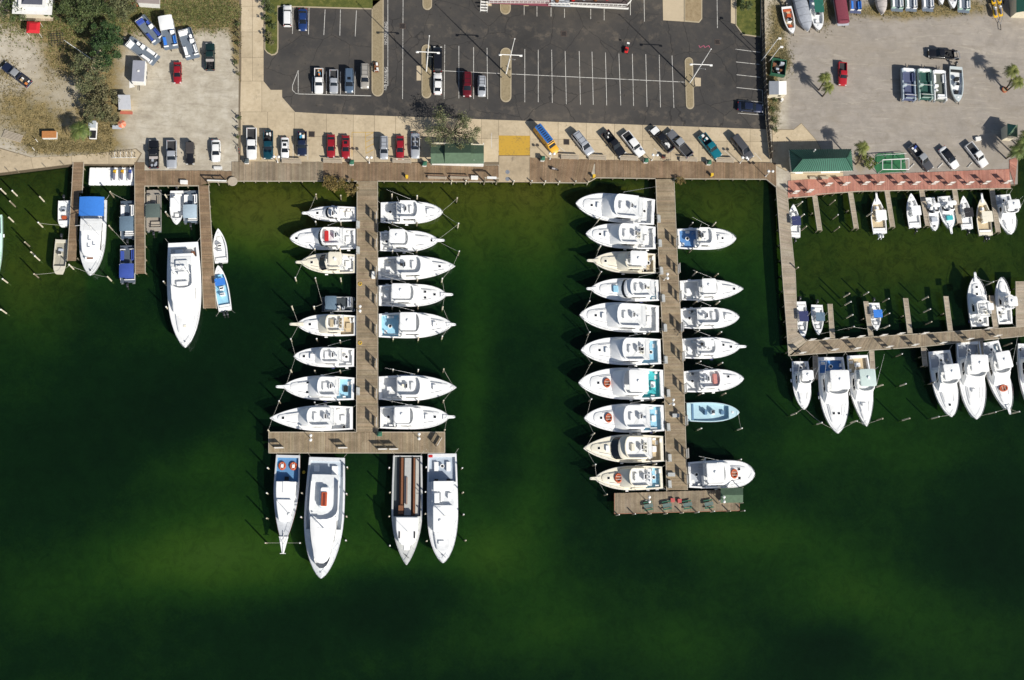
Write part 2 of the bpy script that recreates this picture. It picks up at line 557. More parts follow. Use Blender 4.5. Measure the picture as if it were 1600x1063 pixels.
ASPL = m_asphalt('asphalt_worn_lane', rgb(128, 116, 100))
for q_ in ([(1194, 180), (1195.5, 201), (470, 177), (452, 164), (640, 160)], [(606, 36), (840, 42), (1030, 50), (1030, 66), (840, 62), (606, 58)], [(985, 0), (1034, 0), (1036, 40), (985, 36)]):
    flat('asphalt_patch', q_, 0.0062, ASPL, lot)
for i_, q_ in enumerate((((1092, 72), (1097, 76)), ((1097, 72), (1093, 76)), ((1099, 72), (1101, 76)), ((1103, 73), (1108, 72)), ((1106, 76), (1107, 70)))):
    pass
def m_slab():
    k = NT('concrete_slab')
    n1, n2, n3 = k.noise(0.12, 5, .6), k.noise(1.2, 4, .65), k.noise(12, 2, .5)
    t = k.attr('tint')
    c = k.ramp(k.math('ADD', k.math('MULTIPLY', n1, .6), k.math('MULTIPLY', n2, .4)), [(0.3, rgb(160, 145, 121)), (0.5, rgb(187, 170, 142)), (0.68, rgb(203, 187, 160))])
    c = k.mix(1.0, c, t, 'MULTIPLY')
    c = k.mix(k.math('MULTIPLY', k.val(k.noise(.45, 5, .75), .56, .72), .42), c, rgb(112, 101, 86))
    c = k.mix(k.math('MULTIPLY', k.val(k.noise(1.1, 4, .7, dist=.8), .64, .74), .5), c, rgb(72, 64, 55))
    k.bump(n3, .2, .01)
    return k.done(c, .88)
SLAB = m_slab()
apron = flat('concrete_apron', [(376, -300), (413, -300), (413, 127), (424, 140), (442, 140), (442, 152), (464, 177), (1198, 201), (1204, 254), (760, 258), (372, 257)], 0.003,
             mat('slab_joint', rgb(112, 100, 82), .9), kind='structure')
def slab(pts, parent=None, tint=None, g=0.35, z=0.022):
    q = poly(pts)
    if sum(a[0]*b[1]-b[0]*a[1] for a, b in zip(q, q[1:]+q[:1])) < 0:
        q = q[::-1]
    t = tint or rnd.uniform(.88, 1.03)
    MB().prism(inset(q, 0.03), 0.0045, z, 0.008, tint=(t, t, t*.99)).build('slab', SLAB, parent or apron)
def lerp2(a, b, t):
    return (a[0]+(b[0]-a[0])*t, a[1]+(b[1]-a[1])*t)
yy = [-70, -30, 10, 50, 90, 127]
for a, b in zip(yy, yy[1:]):
    slab([(377, a), (394.5, a), (394.5, b), (376.5, b)]); slab([(394.5, a), (412, a), (412, b), (394.5, b)])
slab([(376, 127), (409, 127), (409, 175), (375, 175)])
slab([(409, 127), (412, 127), (423, 140.5), (441, 140.5), (441, 152), (462, 176), (409, 175)])
topL, topR = (462, 178), (1197, 202)
edges = [376, 418, 460, 510, 552, 585, 618, 650, 684, 718, 752, 779, 828, 872, 916, 960, 1004, 1048, 1092, 1136, 1172, 1203]
def top_at(x):
    return 175 + max(0, x-462)*26/741 + (1.2 if x > 462 else 0)
for a, b in zip(edges, edges[1:]):
    mid = 213 if a >= 460 else 213
    slab([(a, top_at(a)), (b, top_at(b)), (b, mid+(b-460)*.012), (a, mid+(a-460)*.012)])
    if a == 779:
        continue
    slab([(a, mid+(a-460)*.012), (b, mid+(b-460)*.012), (b, 253.5), (a, 253.5)])
pad = flat('loading_pad', [(779, 212), (828, 212.5), (828, 243), (779, 243)], 0.03, PAINTY, kind='structure')
ramp = MB().prism(poly([(780, 244), (828, 244), (828, 284), (779, 284)]), -.4, .024, .01, tint=(.82, .80, .78)).build('concrete_ramp', SLAB, kind='structure')
for cx, cy in ((793, 269), (793, 280)):
    c_ = P(cx, cy)
    MB().cyl(c_.x, c_.y, .0245, .04, .45, n=14).build('drain_cover', ALU, ramp)
# left walkway by the water and the little pad on the far side of the fence
walk = flat('waterside_path', [(-80, 245), (0, 231), (50, 246), (115, 243), (170, 237), (213, 232), (222, 240), (212, 258), (112, 257), (0, 271), (-80, 276)], 0.004, mat('slab_joint2', rgb(120, 108, 88), .9), kind='structure')
for q in ([(-60, 242), (-2, 232), (-2, 270.5), (-60, 275)], [(-2, 232), (48, 246), (52, 264), (-2, 270.5)], [(48, 246), (112, 243.5), (112, 256.5), (52, 264)], [(112, 243.5), (170, 238), (170, 256.5), (112, 256.5)], [(170, 238), (212, 233), (220, 240), (210, 257), (170, 256.5)]):
    slab(q, walk)
flat('garden_path', [(145, 50), (152, 52), (160, 78), (158, 96), (150, 112), (142, 106), (147, 80)], .004, CONC, kind='structure')
pad2 = flat('fence_side_concrete', [(1206, 202), (1240, 202), (1252, 192), (1275, 218), (1290, 245), (1228, 268), (1206, 255)], 0.004, mat('slab_joint3', rgb(130, 118, 98), .9), kind='structure')
slab([(1207, 203), (1240, 203), (1252, 193), (1274, 218), (1207, 222)], pad2)
slab([(1207, 222), (1274, 218), (1289, 245), (1228, 267), (1207, 255)], pad2)

def line(name, a, b, w=0.11, m=PAINTW, z=0.0085, parent=lot):
    A, B = P(*a), P(*b)
    d = (B-A).normalized()
    n = Vector((-d.y, d.x, 0))*w/2
    MB().add([(A+n)[:2]+(z,), (A-n)[:2]+(z,), (B-n)[:2]+(z,), (B+n)[:2]+(z,)], [(0, 1, 2, 3)]).build(name, m, parent)
def linestrip(pts, **kw):
    for a, b in zip(pts, pts[1:]):
        line('parking_line', a, b, **kw)
for a, b in [((458, 11), (457, 53)), ((483, 12), (482, 54)), ((508, 15), (506, 55)), ((532, 15), (531, 56)), ((557, 16), (555, 57)),
             ((466, 110), (466, 146)), ((488, 120), (488, 146)), ((510, 112), (510, 147)), ((532, 112), (532, 148)), ((555, 112), (554, 148)),
             ((606, -40), (606, 134)), ((600, 134), (606, 134)), ((630, -40), (629, 155)),
             ((695, 70), (694, 155)), ((717, 72), (717, 154)), ((740, 74), (740, 155)), ((761, 75), (762, 155)),
             ((820, 77), (820, 160)), ((841, 78), (841, 160)), ((862, 78), (863, 161)), ((883, 80), (885, 163)), ((905, 80), (907, 164)), ((925, 81), (927, 164)),
             ((946, 82), (948, 165)), ((967, 84), (970, 165)), ((988, 84), (990, 166)), ((1009, 85), (1011, 167)), ((1030, 86), (1032, 168)), ((1050, 87), (1053, 169)),
             ((1120, -30), (1121, 44)), ((1006, -20), (1007, 34)), ((985, -10), (985, 24)), ((819, 10), (819, 24)), ((839, 10), (839, 26)), ((861, 12), (861, 26)), ((882, 14), (882, 28)), ((923, 14), (923, 30)), ((944, 14), (944, 32)),
             ((1149, 77), (1188, 82)), ((1150, 97), (1188, 101)), ((1151, 117), (1188, 121)), ((1151, 137), (1191, 141)), ((1153, 157), (1192, 160)), ((1153, 177), (1193, 180)), ((1191, 141), (1193, 180))]:
    line('parking_line', a, b)
line('row_divider_line', (674, 110), (1078, 129), .12, z=0.0125)
line('bay_end_line', (466, 147), (580, 150), .13, z=0.0125)
linestrip([(466, 110), (457, 134), (457, 141), (462, 146), (466, 147)], z=0.0125)
# worn stencil lettering in the kerb lane
def stencil(cx, cy, txt, size, rz, m=PAINTW, z=0.013, parent=lot, name='stencil_lettering'):
    c = bpy.data.curves.new(name, 'FONT')
    c.body = txt
    c.size = size
    c.align_x = 'CENTER'
    c.align_y = 'CENTER'
    c.fill_mode = 'FRONT'
    t = bpy.data.objects.new(name, c)
    COL.objects.link(t)
    dg = bpy.context.evaluated_depsgraph_get()
    me = bpy.data.meshes.new_from_object(t.evaluated_get(dg))
    COL.objects.unlink(t)
    bpy.data.objects.remove(t)
    me.materials.clear()
    me.materials.append(m)
    p = P(cx, cy)
    o = link(name, me, parent, loc=(p.x, p.y, z), rz=rz)
    return o
stencil(603, 52, 'NO PARKING', .85, R(90))
stencil(603, 123, 'NO PARKING', .85, R(90))
PINK = mat('marking_pink', (.42, .10, .16), .8, var=.4, scale=6)
for i_ in range(9):
    line('spray_marking', (1092+i_*1.9, 71+(i_*7)%4), (1094+i_*1.9, 75-(i_*5)%4), .14, PINK)
line('kerb_lane_line', (600, 112), (606, 112), .1)
# yellow diagonal hatching in the access bays on the apron
for a, b in [((550, 207), (550, 245)), ((571, 207), (572, 240)), ((550, 207), (584, 207)), ((572, 213), (583, 208)), ((572, 222), (584, 216)), ((572, 231), (584, 225)), ((572, 240), (584, 234)),
             ((431, 240), (431, 250)), ((407, 240), (407, 250))]:
    line('bay_marking', a, b, .10, PAINTY, z=.026, parent=apron)
for a, b in [((458, 225), (458, 250)), ((481, 225), (481, 250)), ((768, 208), (768, 232)), ((779, 212), (779, 243)), ((872, 228), (895, 247)), ((918, 226), (940, 247)), ((966, 228), (990, 248)), ((1022, 232), (1040, 247)), ((1178, 238), (1190, 251)), ((1128, 232), (1148, 250))]:
    line('bay_marking', a, b, .09, PAINTW, z=.026, parent=apron)

# kerbed islands and beds
def m_bed(name, stops, s=0.9):
    k = NT(name)
    n = k.math('ADD', k.math('MULTIPLY', k.noise(s, 5, .65), .6), k.math('MULTIPLY', k.noise(s*7, 3, .6), .4))
    k.bump(n, .5, .1)
    return k.done(k.ramp(n, stops), .95)
LAWN = m_bed('lawn_grass', [(0.3, rgb(48, 58, 20)), (0.5, rgb(82, 88, 34)), (0.62, rgb(110, 106, 52)), (0.75, rgb(150, 132, 92))])
DIRTB = m_bed('planter_soil', [(0.3, rgb(120, 104, 78)), (0.5, rgb(146, 128, 98)), (0.7, rgb(168, 150, 120))])
PEBB = m_bed('pebble_fill', [(0.3, rgb(122, 110, 84)), (0.5, rgb(142, 128, 100)), (0.7, rgb(160, 146, 118))], 3)
def capsule(x0, x1, y0, y1, top=True, bottom=True, lean=0.0):
    r = (x1-x0)/2
    p = []
    if bottom:
        p += [(x0+r+lean + r*math.cos(R(a)), y1-r + r*math.sin(R(a))) for a in range(0, 181, 20)]
    else:
        p += [(x1+lean, y1), (x0+lean, y1)]
    if top:
        p += [(x0+r + r*math.cos(R(a)), y0+r + r*math.sin(R(a))) for a in range(180, 361, 20)]
    else:
        p += [(x0, y0), (x1, y0)]
    return p
def island(pts, fill, name='kerbed_island'):
    o = MB().prism(poly(pts), -.05, .14, .02).build('kerb', KERB)
    o.name = name
    o['kind'] = 'structure'
    q = inset([p for p in (poly(pts) if sum(a[0]*b[1]-b[0]*a[1] for a, b in zip(poly(pts), poly(pts)[1:]+poly(pts)[:1])) > 0 else poly(pts)[::-1])], .22)
    MB().add([(x, y, .146) for x, y in q], [tuple(range(len(q)))]).build('bed_fill', fill, o)
    return o
island([(413, -300), (600, -300), (600, -2), (581, 15), (435, 11)] + [(435, 75), (434, 82), (430, 86), (424, 87), (417, 83), (413, 78)], LAWN, 'lawn_bed')
island(capsule(580.5, 599.5, -1, 151, top=False), PEBB, 'median_strip')
island(capsule(658.5, 674, 70, 154), PEBB)
island(capsule(781.5, 799, 75, 160), PEBB)
island(capsule(1069.5, 1082.5, 90, 171, lean=2), PEBB)
island(capsule(660, 675, -60, 16), PEBB)
island(capsule(781, 798, -20, 23), PEBB)
island([(1069, -80), (1097, -80), (1097, 30), (1092, 36), (1069, 34)], DIRTB, 'entrance_bed')
flat('entrance_pad', [(1034, -80), (1068.5, -80), (1068.5, 34), (1036, 32)], 0.05, CONC, kind='structure', thick=.04)
island([(1149, -80), (1190, -80), (1189, 59), (1160, 55), (1149, 40)], LAWN, 'lawn_bed')
flat('kerb_walk', [(1142, -80), (1149, -80), (1149, 38), (1142, 36)], 0.05, CONC, kind='structure', thick=.04)
# drains
for x, y in ((629, 41), (881, 53), (1121, 66), (487, 210), (885, 222)):
    p = P(x, y)
    g = MB().rbox(-.62, .62, -.62, .62, 0, .03, .05, .01).build('storm_drain', mat('rusty_iron', (.075, .055, .045), .8, var=.3), loc=(p.x, p.y, .005 if y < 190 else .023))
    where = {629: 'beside the marked kerb lane', 881: 'below the white balcony building', 1121: 'near the tall mast east of the lot', 487: 'beside the black pickup on the apron', 885: 'beside the silver wagon on the apron'}[x]
    tag(g, 'square iron storm drain ' + where, 'drain', 'storm drains')
    for i in range(6):
        MB().box(-.48, .48, -.46+i*.16, -.36+i*.16, .03, .045).build('bar', BLACK, g)
flat('utility_cover', [(651, 103), (659, 103), (659, 126), (651, 126)], .012, CONC, lot)
flat('utility_cover', [(1085, 121), (1095, 122), (1095, 135), (1086, 135)], .012, CONC, lot)

# ------------------------------------------------------------------ timber decks
def m_plank(name, stops, dark=rgb(60, 48, 38)):
    k = NT(name)
    t = k.attr('tint')
    n = k.math('ADD', k.math('MULTIPLY', k.noise(.35, 5, .65), .6), k.math('MULTIPLY', k.noise(6, 3, .6), .4))
    c = k.ramp(n, stops)
    c = k.mix(1.0, c, t, 'MULTIPLY')
    c = k.mix(k.math('MULTIPLY', k.val(k.noise(.8, 5, .7), .58, .74), .4), c, dark)
    k.bump(k.noise(14, 3, .6), .3, .01)
    return k.done(c, .85)
WOODG = m_plank('grey_weathered_plank', [(0.3, rgb(112, 98, 80)), (0.5, rgb(140, 126, 106)), (0.7, rgb(162, 148, 128))])
WOODB = m_plank('brown_plank', [(0.3, rgb(98, 79, 60)), (0.5, rgb(130, 108, 84)), (0.7, rgb(156, 133, 108))])
WOODM = m_plank('grey_brown_plank', [(0.3, rgb(114, 100, 80)), (0.5, rgb(144, 128, 104)), (0.7, rgb(168, 153, 130))])
WOODP = m_plank('pale_plank', [(0.3, rgb(142, 128, 110)), (0.5, rgb(166, 153, 135)), (0.7, rgb(184, 172, 156))])
WOODR = m_plank('red_stained_plank', [(0.3, rgb(148, 98, 84)), (0.5, rgb(174, 120, 104)), (0.7, rgb(191, 142, 126))], rgb(110, 60, 46))
PILE = mat('weathered_pile', rgb(128, 118, 98), .9, var=.25, scale=3)
BEAM = mat('dock_beam', rgb(176, 166, 148), .85, var=.2, scale=3)

def decking(quad, along, m, parent, z=.1, pw=.24, over=0.0):
    """planks filling the pixel quad (a,b,c,d); 'along': planks are laid one after another from edge a-d to edge b-c"""
    a, b, c, d = [P(x, y) for x, y in quad]
    n = max(2, int(((b-a).length + (c-d).length)/2/pw))
    mb = MB()
    base = 1.0
    for i in range(n):
        t0, t1 = (i+.04)/n, (i+.96)/n
        if i % 9 == 0:
            base = rnd.uniform(.88, 1.08)
        e0, e1 = rnd.uniform(-.03, .03), rnd.uniform(-.03, .03)
        p = [a.lerp(b, t0), a.lerp(b, t1), d.lerp(c, t1), d.lerp(c, t0)]
        u = (p[3]-p[0]).normalized()
        p = [p[0]-u*e0, p[1]-u*e0, p[2]+u*e1, p[3]+u*e1]
        s = base*rnd.uniform(.80, 1.13)
        tint = (s*rnd.uniform(.97, 1.04), s, s*rnd.uniform(.95, 1.02))
        zz = z + rnd.uniform(-.006, .006)
        if (p[1]-p[0]).cross(p[2]-p[1]).z < 0:
            p = p[::-1]
        vs = [(q.x, q.y, zz-.05) for q in p] + [(q.x, q.y, zz) for q in p]
        mb.add(vs, [(0, 1, 5, 4), (1, 2, 6, 5), (2, 3, 7, 6), (3, 0, 4, 7), (4, 5, 6, 7)], tint)
    o = mb.build('planking', m, parent, kind='stuff')
    return o

def beam_line(pts, parent, z=.1, w=.12, h=.22, m=BEAM, name='edge_beam'):
    for (x0, y0), (x1, y1) in zip(pts, pts[1:]):
        A, B = P(x0, y0), P(x1, y1)
        d = (B-A).normalized()
        n = Vector((-d.y, d.x, 0))*w/2
        vs = []
        for zz in (z-h, z+.03):
            vs += [(A+n)[:2]+(zz,), (A-n)[:2]+(zz,), (B-n)[:2]+(zz,), (B+n)[:2]+(zz,)]
        MB().add(vs, [(3, 2, 1, 0), (4, 5, 6, 7), (0, 1, 5, 4), (1, 2, 6, 5), (2, 3, 7, 6), (3, 0, 4, 7)]).build(name, m, parent)

_pile_me = {}
def pile_mesh(r, z1, z0=-5.0, cap=None):
    key = (r, z1, cap)
    if key not in _pile_me:
        o = MB().tube((0, 0, z0), (0, 0, z1), r, 10, r*.9).build('pile', PILE)
        _pile_me[key] = o.data
        COL.objects.unlink(o)
        bpy.data.objects.remove(o)
    return _pile_me[key]

def under_piles(pts, parent, z=.05):
    for x, y in pts:
        p = P(x, y)
        link('pile', pile_mesh(.15, z), parent, loc=(p.x, p.y, 0))

def seg_pts(a, b, n):
    return [lerp2(a, b, i/n) for i in range(n+1)]

bw = thing('boardwalk', 'long timber boardwalk running along the quay between the two big piers and the parking apron', 'boardwalk')
decking([(362, 253), (505, 253.5), (505, 283), (362, 283)], '', WOODG, bw)
decking([(505, 253.5), (672, 255), (672, 283), (505, 283)], '', WOODB, bw)
decking([(672, 259), (779, 259), (779, 284), (672, 283)], '', WOODB, bw)
decking([(828, 247), (930, 250), (921, 285), (828, 285)], '', WOODB, bw)
decking([(930, 250), (1070, 252.5), (1070, 279), (930, 277)], '', WOODB, bw)
decking([(1070, 252.5), (1197, 254.5), (1197, 279.5), (1070, 279)], '', WOODB, bw)
decking([(1197, 254.5), (1212, 255), (1213, 292), (1197, 279.5)], '', WOODB, bw)
beam_line([(362, 283.3), (558, 283.3)], bw); beam_line([(590, 283.3), (779, 284.3)], bw); beam_line([(828, 285.5), (918, 286), (932, 278)], bw); beam_line([(932, 278), (1024, 279.2)], bw); beam_line([(1053, 279.6), (1197, 280.3), (1213, 293)], bw)
under_piles(seg_pts((380, 282), (545, 282), 9) + seg_pts((600, 282), (770, 283), 9) + seg_pts((940, 277), (1015, 278), 4) + seg_pts((1062, 278), (1190, 279), 6), bw)

b2 = thing('boardwalk', 'warm brown timber deck in front of the four vehicles beside the jet ski float', 'boardwalk')
decking([(226, 267), (312, 267), (312, 290), (226, 291)], '', WOODB, b2)
decking([(312, 267), (362, 268), (362, 279), (312, 290)], '', WOODB, b2)
beam_line([(226, 291), (310, 290.5)], b2); under_piles(seg_pts((230, 290), (308, 290), 5), b2)

def pier(label, quads, m, edges, piles, name='pier', z=.1, cat='pier', grp=None):
    t = thing(name, label, cat, group=grp)
    for q in quads:
        decking(q, 'ccw', m, t, z)
    for e in edges:
        beam_line(e, t, z)
    under_piles(piles, t, z-.06)
    return t
pier('narrow brown pier at the far west between skiffs and a blue tented yacht',
     [[(131, 254), (128.5, 302), (112.5, 302), (114.5, 254)], [(124, 302), (119, 408), (105, 408), (112.5, 302)]], WOODB,
     [[(114.5, 254), (112, 302), (105, 408)], [(131, 254), (128.5, 302)]], seg_pts((113, 262), (106, 404), 6) + seg_pts((130, 262), (121, 404), 5))
pier('narrow brown pier between the pontoon boats, carrying no railing, ending short of the big yacht',
     [[(226, 254), (227, 428), (211.5, 428), (210.5, 254)]], WOODB, [[(210.5, 258), (211.5, 428)], [(226, 292), (227, 428)]], seg_pts((211, 262), (212, 426), 7) + seg_pts((226, 300), (227, 426), 6))
pier('narrow brown pier alongside the big white motor yacht',
     [[(326, 290), (338, 482), (318, 482), (310.5, 290)]], WOODB, [[(310.5, 290), (318, 482)], [(326, 290), (338, 482)]], seg_pts((311, 298), (319, 480), 8) + seg_pts((326, 298), (337, 480), 8))
pl = pier('wide timber pier ending in a broad cross deck with four party boats on it',
     [[(590, 283.5), (590, 675), (557, 675), (558, 283.5)]], WOODM, [[(558, 283.5), (557, 675)], [(590, 283.5), (590.5, 675)]], seg_pts((558, 300), (557, 665), 14) + seg_pts((590, 300), (590, 665), 14))
decking([(420, 675.5), (695, 675.5), (695, 708), (420, 708)], '', WOODM, pl)
beam_line([(420, 708), (695, 708)], pl); beam_line([(420, 675.5), (420, 708)], pl); beam_line([(695, 675.5), (695, 708)], pl); beam_line([(420, 675.5), (557, 675.5)], pl); beam_line([(590, 675.5), (695, 675.5)], pl)
under_piles(seg_pts((422, 706), (693, 706), 10) + seg_pts((422, 677), (545, 677), 5) + seg_pts((600, 677), (693, 677), 4), pl)
pm = pier('long slightly slanting timber pier ending in a grey cross deck with picnic tables',
     [[(1053, 280), (1058, 400), (1029, 400), (1024.5, 280)], [(1058, 400), (1067, 560), (1037, 560), (1029, 400)], [(1067, 560), (1074, 766), (1041.5, 766), (1037, 560)]], WOODM,
     [[(1024.5, 280), (1029, 400), (1037, 560), (1041.5, 768)], [(1053, 280), (1058, 400), (1067, 560), (1074, 766)]],
     seg_pts((1025, 300), (1041, 760), 14) + seg_pts((1054, 300), (1073, 760), 14))
decking([(960, 771), (1155, 765), (1155, 798), (960, 803)], '', WOODG, pm)
beam_line([(960, 771), (960, 803), (1155, 798), (1155, 765)], pm, m=mat('red_brown_beam', rgb(150, 110, 86), .85, var=.2))
rd = pier('pale plank pier leading down the east side to the long slanting charter dock',
     [[(1230, 300), (1242.5, 430), (1222.5, 430), (1212.5, 290)], [(1242.5, 430), (1246, 520), (1229.5, 520), (1222.5, 430)], [(1246, 520), (1262, 533), (1232, 556), (1229.5, 520)]], WOODP,
     [[(1212.5, 290), (1222.5, 430), (1229.5, 520), (1232, 556)], [(1230, 310), (1242.5, 430), (1246, 520), (1262, 533)]], seg_pts((1214, 310), (1231, 550), 10) + seg_pts((1231, 320), (1245, 515), 8))
decking([(1262, 533), (1440, 521.5), (1440, 542), (1236, 556)], '', WOODG, rd)
decking([(1440, 521.5), (1640, 508), (1640, 521), (1440, 542)], '', WOODG, rd)
beam_line([(1262, 533), (1440, 521.5), (1640, 508)], rd); beam_line([(1232, 556), (1440, 542), (1640, 521)], rd)
under_piles(seg_pts((1270, 533), (1600, 511), 14) + seg_pts((1245, 554), (1600, 524), 14), rd)
red = thing('red_deck', 'red stained timber deck lined with white signboards beside the green roofed shop', 'deck')
decking([(1231, 283), (1345, 273.5), (1345, 298.5), (1231, 310)], '', WOODR, red)
decking([(1345, 273.5), (1577, 264.5), (1579, 294), (1345, 298.5)], '', WOODR, red)
decking([(1577, 264.5), (1577, 250), (1590, 246), (1585, 290)], '', WOODR, red)
beam_line([(1231, 310), (1272, 306.5), (1276, 304), (1345, 299), (1580, 294.5)], red, m=BEAM)
under_piles(seg_pts((1234, 309), (1345, 298.5), 8) + seg_pts((1350, 298.5), (1578, 294), 16), red)
FIN = [((1273, 306), (1281, 360), 'westernmost of the fingers off the red deck'), ((1329, 301), (1338, 357), 'second from the west of the fingers off the red deck'),
       ((1386, 298.5), (1395, 355), 'between the empty slip and the twin engine boat'), ((1440, 297), (1450, 353), 'east of the single outboard boat under the red deck'),
       ((1491.5, 296), (1500, 349), 'beside the teal cockpit boat under the red deck'), ((1550, 295), (1560, 363), 'easternmost of the fingers off the red deck'),
       ((1297, 475), (1301, 529), 'beside the slate topped skiff above the charter dock'), ((1353, 471), (1361, 525), 'beside the bright blue topped skiff'),
       ((1415, 466), (1422, 521), 'between two empty slips, nearer the blue topped skiff'), ((1478, 463), (1485, 517), 'between two empty slips, nearer the sport yacht'),
       ((1549, 462), (1556, 513), 'between the two boats at the east end above the charter dock'),
       ((1274, 556), (1275, 592), 'between the small and the blue cockpit boat below the charter dock'), ((1362, 548), (1364, 584), 'beside the mint topped boat below the charter dock'),
       ((1443, 543), (1446, 572), 'short one west of three boats below the charter dock'), ((1532, 533), (1535, 585), 'between the two easternmost boats below the charter dock')]
for a, b, w in FIN:
    hw = 3.4
    pier('pale narrow finger pier ' + w, [[(a[0]+hw, a[1]), (b[0]+hw, b[1]), (b[0]-hw, b[1]), (a[0]-hw, a[1])]], WOODP,
         [[(a[0]-hw, a[1]), (b[0]-hw, b[1])], [(a[0]+hw, a[1]), (b[0]+hw, b[1])]], [(a[0]-hw, (a[1]+b[1])/2), (a[0]+hw, (a[1]+b[1])/2), (b[0]-hw, b[1]), (b[0]+hw, b[1])], 'finger_pier', z=-.02, grp='finger piers')
pier('pale square landing at the east edge above the charter dock', [[(1612, 440), (1612, 510), (1588, 511), (1587, 440)]], WOODP, [[(1587, 440), (1588, 511)]], [(1588, 450), (1588, 480), (1589, 508)], 'landing')
# ------------------------------------------------------------------ boats
def beam_fn(B, p=2.2, aft=.9, knee=.44):
    e = .70 if p > 2 else .84
    def hb(t):
        if t < knee:
            return B/2*(aft + (1-aft)*math.sin(math.pi/2*t/knee))
        return B/2*max(0.0, 1 - ((t-knee)/(1-knee))**p)**e
    return hb

def lines(a, b, n):
    return [a + (b-a)*i/n for i in range(n+1)]

def outline(L, w, t0, t1, bulge, n=5, m=7):
    "closed plan outline: starboard side forward, rounded front, port side back; w(t) is the half width"
    pts = [(t*L, -w(t)) for t in lines(t0, t1, n)]
    we = w(t1)
    for i in range(1, m):
        a = -math.pi/2 + math.pi*i/m
        pts.append((t1*L + bulge*math.cos(a), we*math.sin(a)))
    pts += [(t*L, w(t)) for t in reversed(lines(t0, t1, n))]
    return pts

def hull(root, L, B, hb, s0, s1, m, cockpit, sole_z, deck_m, sole_m, gun=.28, stripe=None, tfore=1.0, liner_m=None):
    ts = [0, .04, .1, .18, .26, .34, .42, .5, .57, .64, .71, .77, .83, .88, .92, .95, .972, .987, .996, 1.0]
    zs = lambda t: s0 + (s1-s0)*t**1.7
    vs, fs = [], []
    for t in ts:
        x, w = t*L, max(hb(t), .02)
        ch = w*(.86 - .34*t**2.5)
        kx = x - (0.10*L*max(0, t-.7)/.3*.45)
        vs += [(kx, 0, -.55), (kx, ch, -.02), (x-.4*(x-kx), w*.985 - .015, zs(t)*.62), (x, w, zs(t))]
        vs += [(kx, -ch, -.02), (x-.4*(x-kx), -w*.985 + .015, zs(t)*.62), (x, -w, zs(t))]
    for i in range(len(ts)-1):
        a, b = i*7, i*7+7
        for p, q in ((0, 1), (1, 2), (2, 3)):
            fs.append((a+p, a+q, b+q, b+p))
        for p, q in ((0, 4), (4, 5), (5, 6)):
            fs.append((a+p, b+p, b+q, a+q))
    fs.append((0, 4, 5, 6, 3, 2, 1))
    MB().add(vs, fs).build('hull', m, root, smooth=35)
    # rub rail following the sheer
    mb = MB()
    for s in (-1, 1):
        pts = [(t*L, s*(hb(t)+.015), zs(t)-.05) for t in ts]
        mb.path(pts, .045, 4)
    mb.path([(-.01, -hb(0), zs(0)-.05), (-.01, hb(0), zs(0)-.05)], .045, 4)
    mb.build('rub_rail', stripe or ALU, root)
    c0, c1 = cockpit
    # foredeck with camber
    td = [t for t in lines(c1, 1.0, 14)]
    rows = []
    for t in td:
        w = max(hb(t), .02)
        rows.append([(t*L, w*u, zs(t) + .02 + .05*B/4*(1-u*u)) for u in (-1, -.6, -.2, .2, .6, 1)])
    MB().loft(rows, False, False, closed=False).build('foredeck', deck_m, root, smooth=True)
    # side decks round the cockpit
    mb = MB()
    ti = lines(0, c1, 7)
    for s in (-1, 1):
        rows = []
        for t in ti:
            w = hb(t)
            rows.append([(t*L, s*w, zs(t)+.02), (t*L, s*(w-gun), zs(t)+.03)])
        mb.loft(rows, False, False, closed=False)
    xa = c0*L
    mb.add([(0, -hb(0), zs(0)+.021), (xa, -hb(0)+gun, zs(0)+.031), (xa, hb(0)-gun, zs(0)+.031), (0, hb(0), zs(0)+.021)], [(0, 1, 2, 3)])
    mb.build('covering_board', deck_m, root)
    # cockpit well
    tw = lines(c0, c1, 6)
    rowp = [[(t*L, -(hb(t)-gun), zs(t)+.03), (t*L, -(hb(t)-gun)+.02, sole_z)] for t in tw]
    rows_ = [[(t*L, (hb(t)-gun), zs(t)+.03), (t*L, (hb(t)-gun)-.02, sole_z)] for t in tw]
    mb = MB()
    mb.loft(rowp, False, False, closed=False)
    mb.loft(rows_, False, False, closed=False)
    for t in (c0, c1):
        w = hb(t)-gun
        mb.add([(t*L, -w, zs(t)+.03), (t*L, w, zs(t)+.03), (t*L, w, sole_z), (t*L, -w, sole_z)], [(0, 1, 2, 3)])
    mb.build('cockpit_liner', liner_m or m, root)
    MB().loft([[(t*L, -(hb(t)-gun), sole_z), (t*L, (hb(t)-gun), sole_z)] for t in tw], False, False, closed=False).build('cockpit_sole', sole_m, root)
    return zs

def fighting_chair(root, x, y, z):
    o = MB().cyl(x, y, z, z+.55, .07, n=8).build('fighting_chair', STEEL, root)
    MB().cyl(x, y, z+.55, z+.68, .42, n=16).ring(x, y, z+.68, .38, .06, 16, 5).build('seat', WHITE, o, smooth=40)
    MB().cyl(x, y, z+.681, z+.72, .26, n=12).build('cushion', BLACK, o)

def seat(root, x, y, z, m=WHITE, name='helm_seat', w=.55, back=-1):
    o = MB().rbox(x-.26, x+.26, y-w/2, y+w/2, z+.35, z+.52, .08, .04).cyl(x, y, z, z+.36, .06, n=6).build(name, m, root)
    MB().rbox(x+back*.26-.06, x+back*.26+.06, y-w/2, y+w/2, z+.5, z+1.0, .05, .04).build('backrest', m, o)

def hatch(root, x, y, z, s=.5, m=GLASS, w=None):
    w = w or s
    o = MB().rbox(x-s/2-.05, x+s/2+.05, y-w/2-.05, y+w/2+.05, z-.03, z+.05, .05, .02).build('deck_hatch', WHITE, root)
    MB().rbox(x-s/2, x+s/2, y-w/2, y+w/2, z+.05, z+.075, .04, .01).build('pane', m, o)

